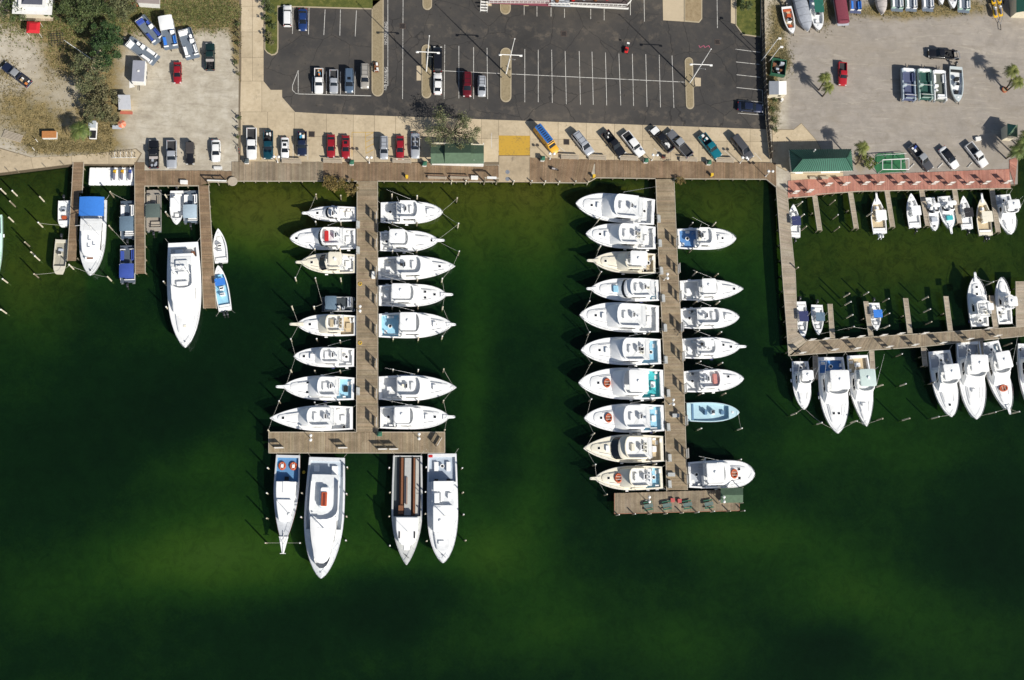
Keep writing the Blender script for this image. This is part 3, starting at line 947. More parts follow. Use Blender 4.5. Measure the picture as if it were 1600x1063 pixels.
def raft(root, x, y, z, rx=.75, ry=1.0, m=ORANGE, rz=0):
    o = MB().ring(x, y, z+.22, ry-.2, .2, 20, 8, rx/ry).build('life_raft', m, root, smooth=True)
    MB().prism([(x+(rx-.2)*math.cos(2*math.pi*i/14), y+(ry-.2)*math.sin(2*math.pi*i/14)) for i in range(14)], z+.05, z+.16).build('raft_floor', mat('raft_floor', (.34, .12, .06), .7, var=.3, scale=6), o)
    for s in (-.3, .3):
        MB().tube((x-rx*.75, y+s*ry, z+.38), (x+rx*.75, y+s*ry, z+.38), .035, 5).build('strap', WPAINT, o)

def pulpit(root, L, z, ext, w=.5, m=WHITE):
    p = [(L*1.0-1.1, -w*.8), (L+ext-.15, -w/2), (L+ext, -w*.25), (L+ext, w*.25), (L+ext-.15, w/2), (L*1.0-1.1, w*.8)]
    o = MB().prism(p, z-.06, z+.06, .02).build('bow_pulpit', m, root)
    MB().tube((L+ext-.35, 0, z+.1), (L+ext+.1, 0, z+.05), .05, 6).tube((L+ext+.05, -.22, z+.0), (L+ext+.05, .22, z+.0), .04, 5).build('anchor', STEEL, o)

def bow_rail(root, L, hb, zs, t0=.52, h=.62, r=.028):
    mb = MB()
    tt = lines(t0, .985, 9)
    for s in (-1, 1):
        top = [(t*L, s*max(.03, hb(t)-.10), zs(t)+h*min(1, .35+(t-t0)/(1-t0)*2.5)) for t in tt]
        mb.path(top, r, 5)
        for p, t in zip(top[::2], tt[::2]):
            mb.tube((p[0], p[1], zs(t)), p, r*.8, 4)
    mb.tube((tt[-1]*L, -.1, zs(1)+h), (tt[-1]*L, .1, zs(1)+h), r, 5)
    mb.build('bow_rail', STEEL, root)

def outriggers(root, L, hb, z, t=.42, reach=.38):
    for s in (-1, 1):
        y = s*(hb(t)-.12)
        MB().tube((t*L, y, z-1.2), (t*L, y, z+.3), .04, 5).tube((t*L, y, z+.2), (t*L-reach*L, y+s*.5, z+4.6), .022, 5, .01).build('outrigger', WPAINT, root)

def antenna(root, x, y, z, h=3.2, lean=-.5):
    MB().tube((x, y, z), (x+lean, y, z+h), .022, 4, .012).build('antenna', WPAINT, root)

def outboard(root, x, y, z, n=1, m=COWL, tilt=.25):
    for i in range(n):
        yy_ = y + (i-(n-1)/2)*.62
        o = MB().loft([[(x-.72+dx, yy_+dy, z+zz) for dx, dy in rrect(-a, a, -b, b, .12)] for zz, a, b in ((.0, .30, .19), (.25, .36, .23), (.48, .33, .21), (.58, .22, .13))]).build('outboard_motor', m, root, smooth=40)
        MB().box(x-.60, x-.05, yy_-.12, yy_+.12, z-.35, z+.02).tube((x-.75, yy_, z+.02), (x-.85-tilt, yy_, z-.75), .11, 6).build('motor_leg', BLACK if m is COWL else COWLW, o)
        MB().ring(x-.93-tilt, yy_, z-.72, .14, .04, 10, 4).build('propeller', BLACK, o)

WINDOWM = mat('dark_side_window', (.012, .014, .018), .08, var=.2)

def sport(root, L, B, hm=WHITE, dm=None, sole=OFFW, house=.34, cock=.27, p=2.2, aft=.9, glass=False, top=None, ext=0.0, bridge=True, hatches=((.74, 0), (.84, 0)), raftat=None,
          chair=True, rails=True, rig=True, boxat=None, brow=False, redc=False, seatm=None, hous_w=.40, sd=1, tower=False, skylight=False, lower_box=None, flyw=.94, deckbox=True):
    q = random.Random(sd*7)
    dm = dm or hm
    house, cock = house*q.uniform(.94, 1.07), cock*q.uniform(.95, 1.05)
    hb = beam_fn(B, p, aft)
    s0, s1 = .062*L+.25, .062*L+.25+.055*L
    sole_z = max(.35, s0-.85)
    zs = hull(root, L, B, hb, s0, s1, hm, (.035, cock), sole_z, dm, sole)
    tw = cock+house
    w1 = lambda t: max(.25, hb(t)-hous_w)
    hz = (1.55 if bridge else .80) + .022*L
    zb = lambda x: zs(min(1, x/L))
    base = outline(L, w1, cock+.005, tw, .07*L)
    topw = lambda t: max(.25, hb(t)-hous_w-.12)
    slope = hz*1.05
    tt1 = tw - slope/L*.75
    topo = outline(L, topw, cock+.005, tt1, .055*L)
    zt = zs(cock)+hz
    ring0 = [(x, y, zb(x)-.02) for x, y in base]
    ringm = [(x, y, zb(x)+.22) for x, y in base]
    ring1 = [(x, y, zt + .02*(1-(y/(B/2))**2)) for x, y in topo]
    ringi = [(x, y, zt+.05) for x, y in inset(topo, .08)]
    MB().loft([ring0, ringm, ring1, ringi], False, True).build('deckhouse', hm, root, smooth=30)
    n = len(base)
    i0, i1 = 5, n-6
    def strip(ia, ib, u0, u1, off=.025):
        vs, fs = [], []
        cx = (cock+tw)/2*L
        for i in range(ia, ib+1):
            a, b = Vector(ringm[i]), Vector(ring1[i])
            d = Vector((max(0, a.x-tw*L+.3), a.y, .25))
            d = d.normalized()*off
            vs += [tuple(a.lerp(b, u0)+d), tuple(a.lerp(b, u1)+d)]
        for k in range(ib-ia):
            fs.append((2*k, 2*k+2, 2*k+3, 2*k+1))
        return vs, fs
    if glass:
        v, f = strip(i0, i1, .12, .88)
        MB().add(v, f).build('windshield', GLASS, root, smooth=True)
    elif brow:
        v, f = strip(i0, i1, .55, .82)
        MB().add(v, f).build('windshield', GLASS, root, smooth=True)
    for a, b in ((1, i0-1), (i1+1, n-2)):
        v, f = strip(a, b, .35, .85)
        MB().add(v, f).build('side_window', WINDOWM, root)
    # trunk cabin in front of the house
    tb0, tb1 = tw-.02, min(.86, tw+.26)
    tc = lambda t: max(.12, hb(t)*.62-.05)
    o1 = outline(L, tc, tb0, tb1, .05*L)
    MB().loft([[(x, y, zb(x)+.0) for x, y in o1], [(x, y, zb(x)+.20) for x, y in o1], [(x, y, zb(x)+.27) for x, y in inset(o1, .14)]], False, True).build('trunk_cabin', dm, root, smooth=35)
    zh = lambda t: zs(t)+.30
    for t, yo in hatches:
        hatch(root, t*L, yo*B, zs(t)+(.28 if tb0 < t < tb1 and abs(yo) < .22 else .10), .46)
    if deckbox:
        bx = (tw+.10)*L
        MB().rbox(bx-.35, bx+.35, -.55, .55, zs(tw+.1)+.25, zs(tw+.1)+.72, .12, .06).build('foredeck_box', WHITE, root)
    if raftat:
        t, yo = raftat
        raft(root, t*L, yo*B, zs(t)+.30)
    if boxat:
        t, yo, m_ = boxat
        MB().rbox(t*L-.5, t*L+.5, yo*B-.7, yo*B+.7, zs(t)+.25, zs(t)+.75, .12, .06).build('foredeck_seat', m_, root)
    if ext:
        pulpit(root, L-.15, zs(1)+.12, ext+.15, m=hm)
    if rails:
        bow_rail(root, L, hb, zs, t0=max(.5, tw-.02))
    if bridge:
        f0, f1 = cock-q.uniform(.03, .075), cock+house*q.uniform(.60, .76)
        wf = lambda t: max(.3, min(topw(max(t, cock)), topw(f1)*1.15)*flyw)
        fo = outline(L, wf, f0, f1-.02, .06*L)
        zf = zt+.09
        fl = MB().prism(fo, zf-.06, zf+.03, .02).build('flybridge', OFFW, root)
        # coaming: open at the after end
        mm = len(fo)
        fi = inset(fo, .13)
        outer, inner = fo[1:mm-1], fi[1:mm-1]
        ch = q.uniform(.6, .9)
        rows = [[(a[0], a[1], zf+.03), (a[0]+(.10 if a[0] > f1*L*.9 else 0), a[1]*1.02, zf+ch), (b[0], b[1], zf+ch), (b[0], b[1], zf+.03)] for a, b in zip(outer, inner)]
        MB().loft(rows, True, True, closed=True).build('coaming', hm, fl, smooth=30)
        cx = (f1-.06)*L
        if not redc:
            MB().rbox(cx-.35, cx+.35, -.75, .75, zf+.03, zf+.55, .1, .05).build('bridge_bench', seatm or WHITE, fl)
        else:
            MB().rbox(cx-.25, cx+.55, -1.0, 1.0, zf+.03, zf+.70, .12, .06).build('bridge_cushion', RED if redc == 1 else mat('faded_red_vinyl', (.56, .22, .19), .7, var=.2), fl)
        hx = f0*L + q.uniform(.36, .5)*(f1-f0)*L
        hel = MB().rbox(hx-.2, hx+.35, -.55, .55, zf+.03, zf+.95, .08, .05).build('helm_console', WHITE, fl)
        MB().rbox(hx-.16, hx+.1, -.42, .42, zf+.95, zf+.99, .04, .01).build('instrument_panel', BLACK, hel)
        for s in q.choice(((-.42, .42), (-.7, 0, .7), (.1,))):
            seat(fl, hx-.65, s, zf+.03, seatm or q.choice((WHITE, WHITE, GREYD, CREAM, BLACK)))
        for i in range(q.randint(0, 6)):
            yr = -wf(f0)*.8 + i*wf(f0)*.28
            MB().tube((f0*L+.12, yr, zf+.7), (f0*L-.15, yr+q.uniform(-.2, .2), zf+2.6), .014, 3).build('fishing_rod', BLACK, fl)
        MB().path([(f0*L+.1, -wf(f0)+.1, zf), (f0*L+.1, -wf(f0)+.1, zf+.8), (f0*L+.1, wf(f0)-.1, zf+.8), (f0*L+.1, wf(f0)-.1, zf)], .028, 5).build('aft_rail', STEEL, fl)
        # ladder down to the cockpit
        lx = f0*L-.05
        ly = wf(f0)*.7
        lad = MB().tube((lx, ly-.2, zf+.3), (lx-.35, ly-.2, sole_z), .025, 4).tube((lx, ly+.2, zf+.3), (lx-.35, ly+.2, sole_z), .025, 4)
        for k in range(5):
            zz = sole_z+.35+k*.35
            xx = lx-.35*(1-(zz-sole_z)/(zf+.3-sole_z))
            lad.tube((xx, ly-.2, zz), (xx, ly+.2, zz), .022, 4)
        lad.build('ladder', STEEL, root)
        if top:
            tm = CANV[top]
            z2 = zf+2.0
            a, b = f0*L+.15, f1*L-.25
            wt = wf((f0+f1)/2)*.92
            ht = MB().loft([[(x, y, z2) for x, y in rrect(a, b, -wt, wt, .35)], [(x, y, z2+.07) for x, y in rrect(a, b, -wt, wt, .35)], [(x, y, z2+.12) for x, y in rrect(a+.2, b-.2, -wt+.2, wt-.2, .3)]]).build('hardtop', tm, root, smooth=40)
            for sx in (a+.25, b-.3):
                for s in (-1, 1):
                    MB().tube((sx, s*(wt-.18), zf+.4), (sx, s*(wt-.15), z2), .035, 5).build('post', STEEL, ht)
            antenna(ht, (a+b)/2, -wt+.2, z2+.1)
            MB().cyl((a+b)/2, .1, z2+.12, z2+.36, .3, .26, 14).build('radar_dome', WHITE, ht)
        antenna(fl, f0*L+.5, wf(f0)-.1, zf+.6)
        if tower:
            z3 = zf+3.4
            a, b = f0*L+.3, f1*L-.5
            tb = MB()
            for s in (-1, 1):
                tb.tube((a, s*1.1, zf), (a+.5, s*.55, z3), .03, 5).tube((b, s*1.1, zf+.3), (b-.3, s*.55, z3), .03, 5)
                tb.tube((a+.25, s*.83, zf+1.7), (b-.15, s*.83, zf+1.9), .025, 4)
            tb.build('tower_leg_frame', STEEL, root)
            MB().rbox(a+.4, b-.2, -.65, .65, z3, z3+.06, .2, .02).build('tower_platform', WHITE, root)
    else:
        # open helm under a wrap-round screen
        hx = (cock+.07)*L
        wh = hb(cock+.1)-hous_w-.15
        MB().rbox(cock*L+.1, tt1*L-.15, -wh, wh, zt+.045, zt+.075, .2, .01).build('helm_deck', OFFW, root)
        v, f = strip(i0-2, i1+2, .80, 1.28, .03)
        MB().add(v, f).build('windshield', GLASS, root, smooth=True)
        hel = MB().rbox(hx+.5, hx+1.0, -.15, .95, zt+.07, zt+.85, .08, .05).build('helm_console', WHITE, root)
        MB().rbox(hx+.52, hx+.8, 0, .8, zt+.85, zt+.89, .04, .01).build('instrument_panel', BLACK, hel)
        seat(root, hx, .42, zt+.07, seatm or WHITE)
        seat(root, hx, -.6, zt+.07, seatm or WHITE)
        if top:
            z2 = zt+1.75
            a, b = cock*L-.3, tt1*L-.2
            wt = wh*.95
            ht = MB().loft([[(x, y, z2) for x, y in rrect(a, b, -wt, wt, .35)], [(x, y, z2+.07) for x, y in rrect(a, b, -wt, wt, .35)], [(x, y, z2+.12) for x, y in rrect(a+.2, b-.2, -wt+.2, wt-.2, .3)]]).build('hardtop', CANV[top], root, smooth=40)
            for sx in (a+.35, b-.4):
                for s in (-1, 1):
                    MB().tube((sx, s*(wt-.1), zt), (sx, s*(wt-.15), z2), .035, 5).build('post', STEEL, ht)
            antenna(ht, (a+b)/2, -wt+.2, z2+.1)
    # cockpit furniture
    xb = cock*L
    for s in (-1, 1):
        ya = hb(tw+.14)*.5
        MB().tube(((tw+.02)*L, s*(hb(tw)*.52), zs(tw)+.36), ((tw+.2)*L, s*hb(tw+.2)*.48, zs(tw+.2)+.36), .03, 4).build('grab_rail', STEEL, root)
    for i in range(q.randint(1, 3)):
        cx_, cy_ = q.uniform(.06, cock-.05)*L, q.choice((-1, 1))*(hb(.1)-.62)
        cw = q.uniform(.25, .42)
        o = MB().rbox(cx_-cw, cx_+cw, cy_-.22, cy_+.22, sole_z, sole_z+.42, .05, .03).build('cooler', q.choice((WHITE, WHITE, BLUEP, TAN, CREAM, GREYD)), root)
        MB().rbox(cx_-cw, cx_+cw, cy_-.22, cy_+.22, sole_z+.42, sole_z+.47, .05, .02).build('lid', WHITE, o)
    for i in range(q.randint(1, 3)):
        tf_ = q.uniform(.08, .55)
        sf_ = q.choice((-1, 1))
        MB().tube((tf_*L-.3, sf_*(hb(tf_)+.16), zs(tf_)-.35), (tf_*L+.3, sf_*(hb(tf_)+.16), zs(tf_)-.35), .14, 8).build('fender', q.choice((WHITE, CANV['navy'], WHITE)), root)
    MB().rbox(xb-.55, xb-.03, -(hb(cock)-.5), -.15, sole_z, sole_z+.85, .06, .04).build('bait_station', WHITE, root)
    if chair:
        fighting_chair(root, cock*L*.5, q.uniform(-.15, .15), sole_z)
    else:
        MB().rbox(cock*L*.35, cock*L*.35+.9, -.6, .6, sole_z, sole_z+.42, .1, .05).build('engine_box', lower_box or WHITE, root)
    hatch(root, cock*L*.3, -hb(.1)*.5, sole_z-.02, .5, OFFW, .7)
    MB().rbox(.16*L/10, .16*L/10+.45, -hb(0)+.45, -hb(0)+1.3, zs(0)-.4, zs(0)+.03, .05, .03).build('live_well', WHITE, root)
    if rig:
        outriggers(root, L, hb, zt+.2, t=min(tw, cock+.17))

def center_console(root, L, B, hm=WHITE, sole=OFFW, top=None, motors=1, mm=COWL, p=2.0, tt=(.36, .58), liner=None, cush=None, ext=0.0, twin_seat=True, stripe=None, yoff=0, screen=True):
    hb = beam_fn(B, p, .92, .38)
    s0, s1 = .45+.025*L, .7+.05*L
    sz = .25
    zs = hull(root, L, B, hb, s0, s1, hm, (.08, .80), sz, hm, sole, gun=.17, stripe=stripe, liner_m=liner)
    if hb:
        xc = .50*L
        con = MB().loft([[(x, y, sz+z) for x, y in rrect(xc-a, xc+b, -w, w, .12)] for z, a, b, w in ((0, .38, .5, .45), (.75, .38, .42, .45), (1.0, .30, .22, .4))]).build('console', WHITE, root, smooth=35)
        if screen:
            MB().add([(xc+.40, -.40, sz+.80), (xc+.40, .40, sz+.80), (xc+.12, .36, sz+1.38), (xc+.12, -.36, sz+1.38)], [(0, 1, 2, 3)]).build('windshield', GLASS, con)
        MB().rbox(xc-.30, xc-.02, -.32, .32, sz+1.0, sz+1.03, .04, .01).build('instrument_panel', BLACK, con)
        xs_ = .36*L
        st = MB().rbox(xs_-.28, xs_+.28, -.5, .5, sz, sz+.78, .08, .05).build('leaning_post', cush or WHITE, root)
        MB().rbox(xs_-.32, xs_-.20, -.5, .5, sz+.75, sz+1.1, .04, .03).build('backrest', cush or WHITE, st)
        MB().rbox(.66*L, .66*L+.7, -.4, .4, sz, sz+.45, .1, .05).build('forward_seat', cush or WHITE, root)
        MB().rbox(.09*L, .09*L+.45, -hb(.1)+.25, hb(.1)-.25, sz, sz+.42, .08, .04).build('stern_bench', cush or WHITE, root)
        hatch(root, .87*L, 0, zs(.87)+.06, .35, OFFW)
        if top:
            z2 = sz+2.05
            a, b = tt[0]*L, tt[1]*L
            wt = B*.36
            ht = MB().loft([[(x, y, z2) for x, y in rrect(a, b, -wt, wt, .15)], [(x, y, z2+.05) for x, y in rrect(a, b, -wt, wt, .15)]]).build('t_top', CANV[top], root)
            for sx in (xc-.5, xc+.45):
                for s in (-1, 1):
                    MB().tube((sx, s*.5, sz), (sx+(.1 if sx > xc else -.1), s*(wt-.25), z2), .028, 5).build('post', STEEL, ht)
            antenna(ht, (a+b)/2, wt-.2, z2, 2.2)
    if ext:
        pulpit(root, L-.1, zs(1)+.05, ext+.1, .4)
    outboard(root, 0, 0, s0+.05, motors, mm)

def pontoon(root, L, B, pods=None, canopy='slate', crange=(.25, .55), seatm=WHITE, deck=GREYD, fence=WHITE, toon=ALU, motor=True, cz=1.95, front_deck=.10, console_side=1, cover=None, hoops=False):
    for s in (-1, 1):
        y = s*(B/2-.36)
        mb = MB()
        mb.tube((.1, y, .12), (L-.7, y, .12), .31, 12)
        mb.tube((L-.7, y, .12), (L-.05, y, .30), .31, 12, .08)
        mb.build('pontoon', toon, root, smooth=50)
    d = MB().rbox(.25, L-.05, -B/2, B/2, .46, .54, .22, .02).build('deck', deck, root)
    MB().box(.23, L-.03, -B/2-.02, -B/2+.02, .40, .53).box(.23, L-.03, B/2-.02, B/2+.02, .40, .53).build('edge_trim', ALU, d)
    if cover:
        o = outline(L, lambda t: B/2-.04, .06, .93, .18)
        MB().loft([[(x, y, .56) for x, y in o], [(x, y, 1.22) for x, y in o], [(x, y, 1.36) for x, y in inset(o, .5)]], False, True).build('cover', CANV[cover], root, smooth=40)
    else:
        x0, x1 = L*.10, L*(1-front_deck)
        f = MB()
        for s in (-1, 1):
            y = s*(B/2-.05)
            f.box(x0, x1, y-.025, y+.025, .56, 1.12)
        f.box(x1-.025, x1+.025, -B/2+.1, -.4, .56, 1.12).box(x1-.025, x1+.025, .4, B/2-.1, .56, 1.12)
        f.box(x0-.025, x0+.025, -B/2+.1, B/2-.8, .56, 1.12)
        f.build('fence_panel', fence, root)
        r = MB()
        for s in (-1, 1):
            y = s*(B/2-.05)
            r.tube((x0, y, 1.15), (x1, y, 1.15), .03, 5)
        r.build('rail', STEEL, root)
        if pods:
            for s in (-1, 1):
                MB().rbox(L*.04, L*.97, s*(B/2-.16)-.17, s*(B/2-.16)+.17, .5, 1.14, .12, .05).build('gunwale', pods, root)
            MB().rbox(L*.90, L*.985, -B/2+.3, B/2-.3, .5, 1.16, .2, .05).build('bow_cushion', WHITE, root)
        def couch(xa, xb, ya, yb, back):
            o = MB().rbox(xa, xb, ya, yb, .545, .95, .08, .05).build('couch', seatm, root)
            if back == 'y+':
                MB().rbox(xa, xb, yb-.16, yb, .95, 1.22, .05, .04).build('backrest', seatm, o)
            elif back == 'y-':
                MB().rbox(xa, xb, ya, ya+.16, .95, 1.22, .05, .04).build('backrest', seatm, o)
            else:
                MB().rbox(xa, xa+.16, ya, yb, .95, 1.22, .05, .04).build('backrest', seatm, o)
        couch(L*.60, L*.86, -B/2+.12, -B/2+.72, 'y-')
        couch(L*.60, L*.84, B/2-.72, B/2-.12, 'y+')
        couch(L*.13, L*.24, -B/2+.12, B/2-.9, 'x')
        con = MB().rbox(L*.44, L*.44+.6, console_side*(B/2-1.05)-.0 if console_side > 0 else -B/2+.15, (B/2-.15) if console_side > 0 else -B/2+1.05, .545, 1.3, .08, .05).build('console', fence, root)
        seat(root, L*.36, console_side*(B/2-.6), .54, seatm, 'captain_chair')
        if canopy:
            a, b = crange[0]*L, crange[1]*L
            rows = []
            for i in range(7):
                u = i/6
                x = a + (b-a)*u
                zc = cz + .12*math.sin(math.pi*u) - .03*math.sin(3*math.pi*u)**2
                rows.append([(x, yv*B/2*.98, zc - .16*abs(yv)**3) for yv in (-1, -.75, -.4, 0, .4, .75, 1)])
            c = MB().loft(rows, False, False, closed=False)
            c.loft([[(x, y, z-.025) for x, y, z in r_] for r_ in rows], False, False, closed=False)
            cn = c.build('canopy', CANV[canopy], root, smooth=True)
            for xx in (a+.1, (a+b)/2, b-.1):
                MB().path([((a+b)/2, -B/2+.05, 1.1), (xx, -B/2*.96, cz-.1), (xx, B/2*.96, cz-.1), ((a+b)/2, B/2-.05, 1.1)], .022, 5).build('canopy_bow', STEEL, cn)
        if hoops:
            for xa, hgt in ((L*.14, 1.9), (L*.44, 1.75)):
                MB().path([(xa+.5, -B/2+.1, 1.1), (xa, -B/2+.25, hgt), (xa, B/2-.25, hgt), (xa+.5, B/2-.1, 1.1)], .045, 6).build('hoop', WPAINT, root)
    if motor:
        outboard(root, .30, 0, .75, 1)

def skiff(root, L, B, m=WHITE, sole=OFFW, seatm=GREYD, motor=True, tub=None):
    hb = lambda t: B/2*(.94 + .06*min(1, t/.3)) if t < .72 else B/2*(1 - .42*((t-.72)/.28)**2.2)
    s0, s1 = .62, .78
    ts = lines(0, 1, 10)
    zs = lambda t: s0+(s1-s0)*t**2
    g = .13
    rows = [[(t*L, -hb(t)*.8, -.1), (t*L, -hb(t), zs(t)), (t*L, -hb(t)+g, zs(t)+.01), (t*L, -hb(t)+g, .22), (t*L, hb(t)-g, .22), (t*L, hb(t)-g, zs(t)+.01), (t*L, hb(t), zs(t)), (t*L, hb(t)*.8, -.1)] for t in ts]
    MB().loft(rows, True, True).build('hull', m, root)
    MB().box(.15, L*.80, -hb(.4)+g+.02, hb(.4)-g-.02, .222, .25).build('sole', sole, root)
    o = [(t*L, -hb(t)+.05) for t in lines(.78, 1, 4)] + [(t*L, hb(t)-.05) for t in reversed(lines(.78, 1, 4))]
    MB().prism(o, zs(.9)-.08, zs(.9)+.03).build('casting_deck', m, root)
    MB().rbox(.05, .7, -hb(0)+.1, hb(0)-.1, .3, zs(0)+.02, .05, .03).build('stern_bench', m, root)
    c = MB().rbox(L*.40, L*.40+.55, -.38, .38, .25, 1.15, .08, .05).build('console', m, root)
    MB().rbox(L*.41, L*.41+.25, -.3, .3, 1.15, 1.18, .03, .01).build('instrument_panel', BLACK, c)
    MB().rbox(L*.27, L*.27+.5, -.45, .45, .25, .72, .06, .04).build('cooler_seat', seatm, root)
    if tub:
        MB().rbox(L*.58, L*.58+.7, -.5, .45, .25, .6, .15, .05).build('gear_tub', tub, root)
    if motor:
        outboard(root, 0, 0, .62, 1)

def jet_ski(name, loc, rz, label, body, seatm, group, hoodm=None):
    t = thing(name, label, 'jet ski', loc, rz, group)
    L, B = 2.9, 1.05
    hb = beam_fn(B, 2.0, .85, .4)
    rows = [[(u*L, -max(.03, hb(u)), .42+.18*u), (u*L, -max(.03, hb(u))*.7, .02+.25*u**3), (u*L, max(.03, hb(u))*.7, .02+.25*u**3), (u*L, max(.03, hb(u)), .42+.18*u), (u*L, 0, .50+.22*u)] for u in lines(0, 1, 12)]
    MB().loft(rows, True, True).build('hull', body, t, smooth=40)
    MB().loft([[(x, y, .5) for x, y in rrect(.25, 1.75, -.22, .22, .15)], [(x, y, .92) for x, y in rrect(.3, 1.65, -.17, .17, .12)]]).build('seat', seatm, t)
    MB().loft([[(x, y, .5) for x, y in rrect(1.55, 2.6, -.33, .33, .2)], [(x, y, .98) for x, y in rrect(1.6, 2.15, -.2, .2, .12)]]).build('hood', hoodm or body, t, smooth=40)
    MB().tube((1.65, -.38, 1.08), (1.65, .38, 1.08), .035, 6).tube((1.65, 0, .9), (1.65, 0, 1.08), .05, 6).build('handlebar', BLACK, t)
    return t

BOATS = []
def place_boat(kind, bow, stern, beam, name, label, group, base=WATER_Z, zref=.3, cat='boat', **kw):
    b, s = P(*bow, zref), P(*stern, zref)
    L = (b-s).length
    c = ((bow[0]+stern[0])/2, (bow[1]+stern[1])/2)
    B = beam*scale_at(*c)
    t = thing(name, label, cat, (s.x, s.y, base), heading(s, b), group)
    kind(t, L, B, **kw)
    BOATS.append((t, L, B, bow, stern))
    return t
# ------------------------------------------------------------------ the fleet
GL = 'charter boats on the pier with the cross deck'
SF = 'sport_fishing_boat'
wl = 'west side of the party boat pier, '
el = 'east side of the party boat pier, '
FLEET = [
 # bow, stern, beam, label, options
 ((479, 333), (556, 333), 25, 'small white express boat nearest shore, ' + wl[:-2], dict(bridge=False, ext=.9, hatches=((.78, 0),), chair=False, rig=False, deckbox=False, cock=.34, house=.30, sd=1)),
 ((453, 373), (556, 372), 36, 'white flybridge boat with red cushions on its bridge, second from shore', dict(redc=True, hatches=((.90, 0),), cock=.24, brow=True, chair=False, p=2.6, sd=2, deckbox=False)),
 ((470, 410), (555, 411), 33, 'ivory express boat with a black wrap windshield and a pulpit', dict(hm=CREAM, glass=True, ext=1.0, hatches=((.80, 0),), top='cream', cock=.28, house=.34, deckbox=False, chair=False, sd=3)),
 ((464, 507), (556, 508), 35, 'white boat with tan cockpit furniture and a long pulpit', dict(hm=CREAM, dm=WHITE, ext=1.4, hatches=((.78, 0),), sole=TAN, lower_box=TAN, chair=False, cock=.27, seatm=TAN, deckbox=False, sd=4)),
 ((459, 557), (553, 558), 32, 'plain white sport boat, ' + wl + 'by the outer yellow hose', dict(hatches=((.83, 0),), cock=.25, sd=5)),
 ((443, 605), (553, 607), 39, 'white yacht with pale blue cockpit and long pulpit, ' + wl[:-2], dict(sole=BLUEP, ext=1.4, hatches=((.86, 0), (.66, .2), (.66, -.2)), cock=.26, chair=False, lower_box=BLACK, sd=6, deckbox=False)),
 ((422, 654), (551, 653), 40, 'long sharp bowed white yacht, ' + wl + 'by the cross deck', dict(hatches=((.84, 0),), cock=.26, chair=False, p=1.75, sd=7, house=.36, hous_w=.5, deckbox=False)),
 ((692, 332), (595, 331), 36, 'round bowed white sport boat, ' + el + 'nearest shore', dict(hatches=((.77, .02), (.66, -.08)), cock=.30, p=2.5, sd=8)),
 ((685, 376), (594, 376), 34, 'white hardtop boat with pulpit, ' + el + 'second from shore', dict(hatches=((.88, 0),), ext=1.2, cock=.22, top='white', sd=9, deckbox=False)),
 ((711, 417), (590, 419), 38, 'open cockpit white yacht, ' + el + 'third from shore', dict(hatches=((.80, 0),), cock=.30, p=1.9, sd=10, chair=False, deckbox=False)),
 ((698, 461), (592, 461), 36, 'white yacht with three dark foredeck hatches and a pulpit', dict(hatches=((.68, .13), (.68, -.13), (.82, 0)), cock=.22, ext=1.2, p=2.5, top='white', sd=11, chair=False, deckbox=False)),
 ((707, 508), (592, 508), 41, 'white sport yacht with a pale blue cockpit on the east side, stern chair in view', dict(sole=BLUEP, hatches=((.77, 0),), cock=.29, ext=.6, p=2.1, sd=12, top='white')),
 ((713, 606), (592, 606), 40, 'sharp bowed white yacht, ' + el + 'second from the cross deck', dict(hatches=((.70, 0),), cock=.30, p=1.9, sd=13, chair=False)),
 ((702, 652), (594, 652), 37, 'white yacht with pulpit, ' + el + 'by the cross deck', dict(hatches=((.79, 0), (.46, .05)), cock=.23, ext=1.1, p=2.5, sd=14, top='white')),
]
for bow, st, bm, lab, o in FLEET:
    place_boat(sport, bow, st, bm, SF, lab, GL, **o)
GM = 'charter boats on the pier with the picnic tables'
wm = ', west of the picnic table pier'
em = ', east of the picnic table pier'
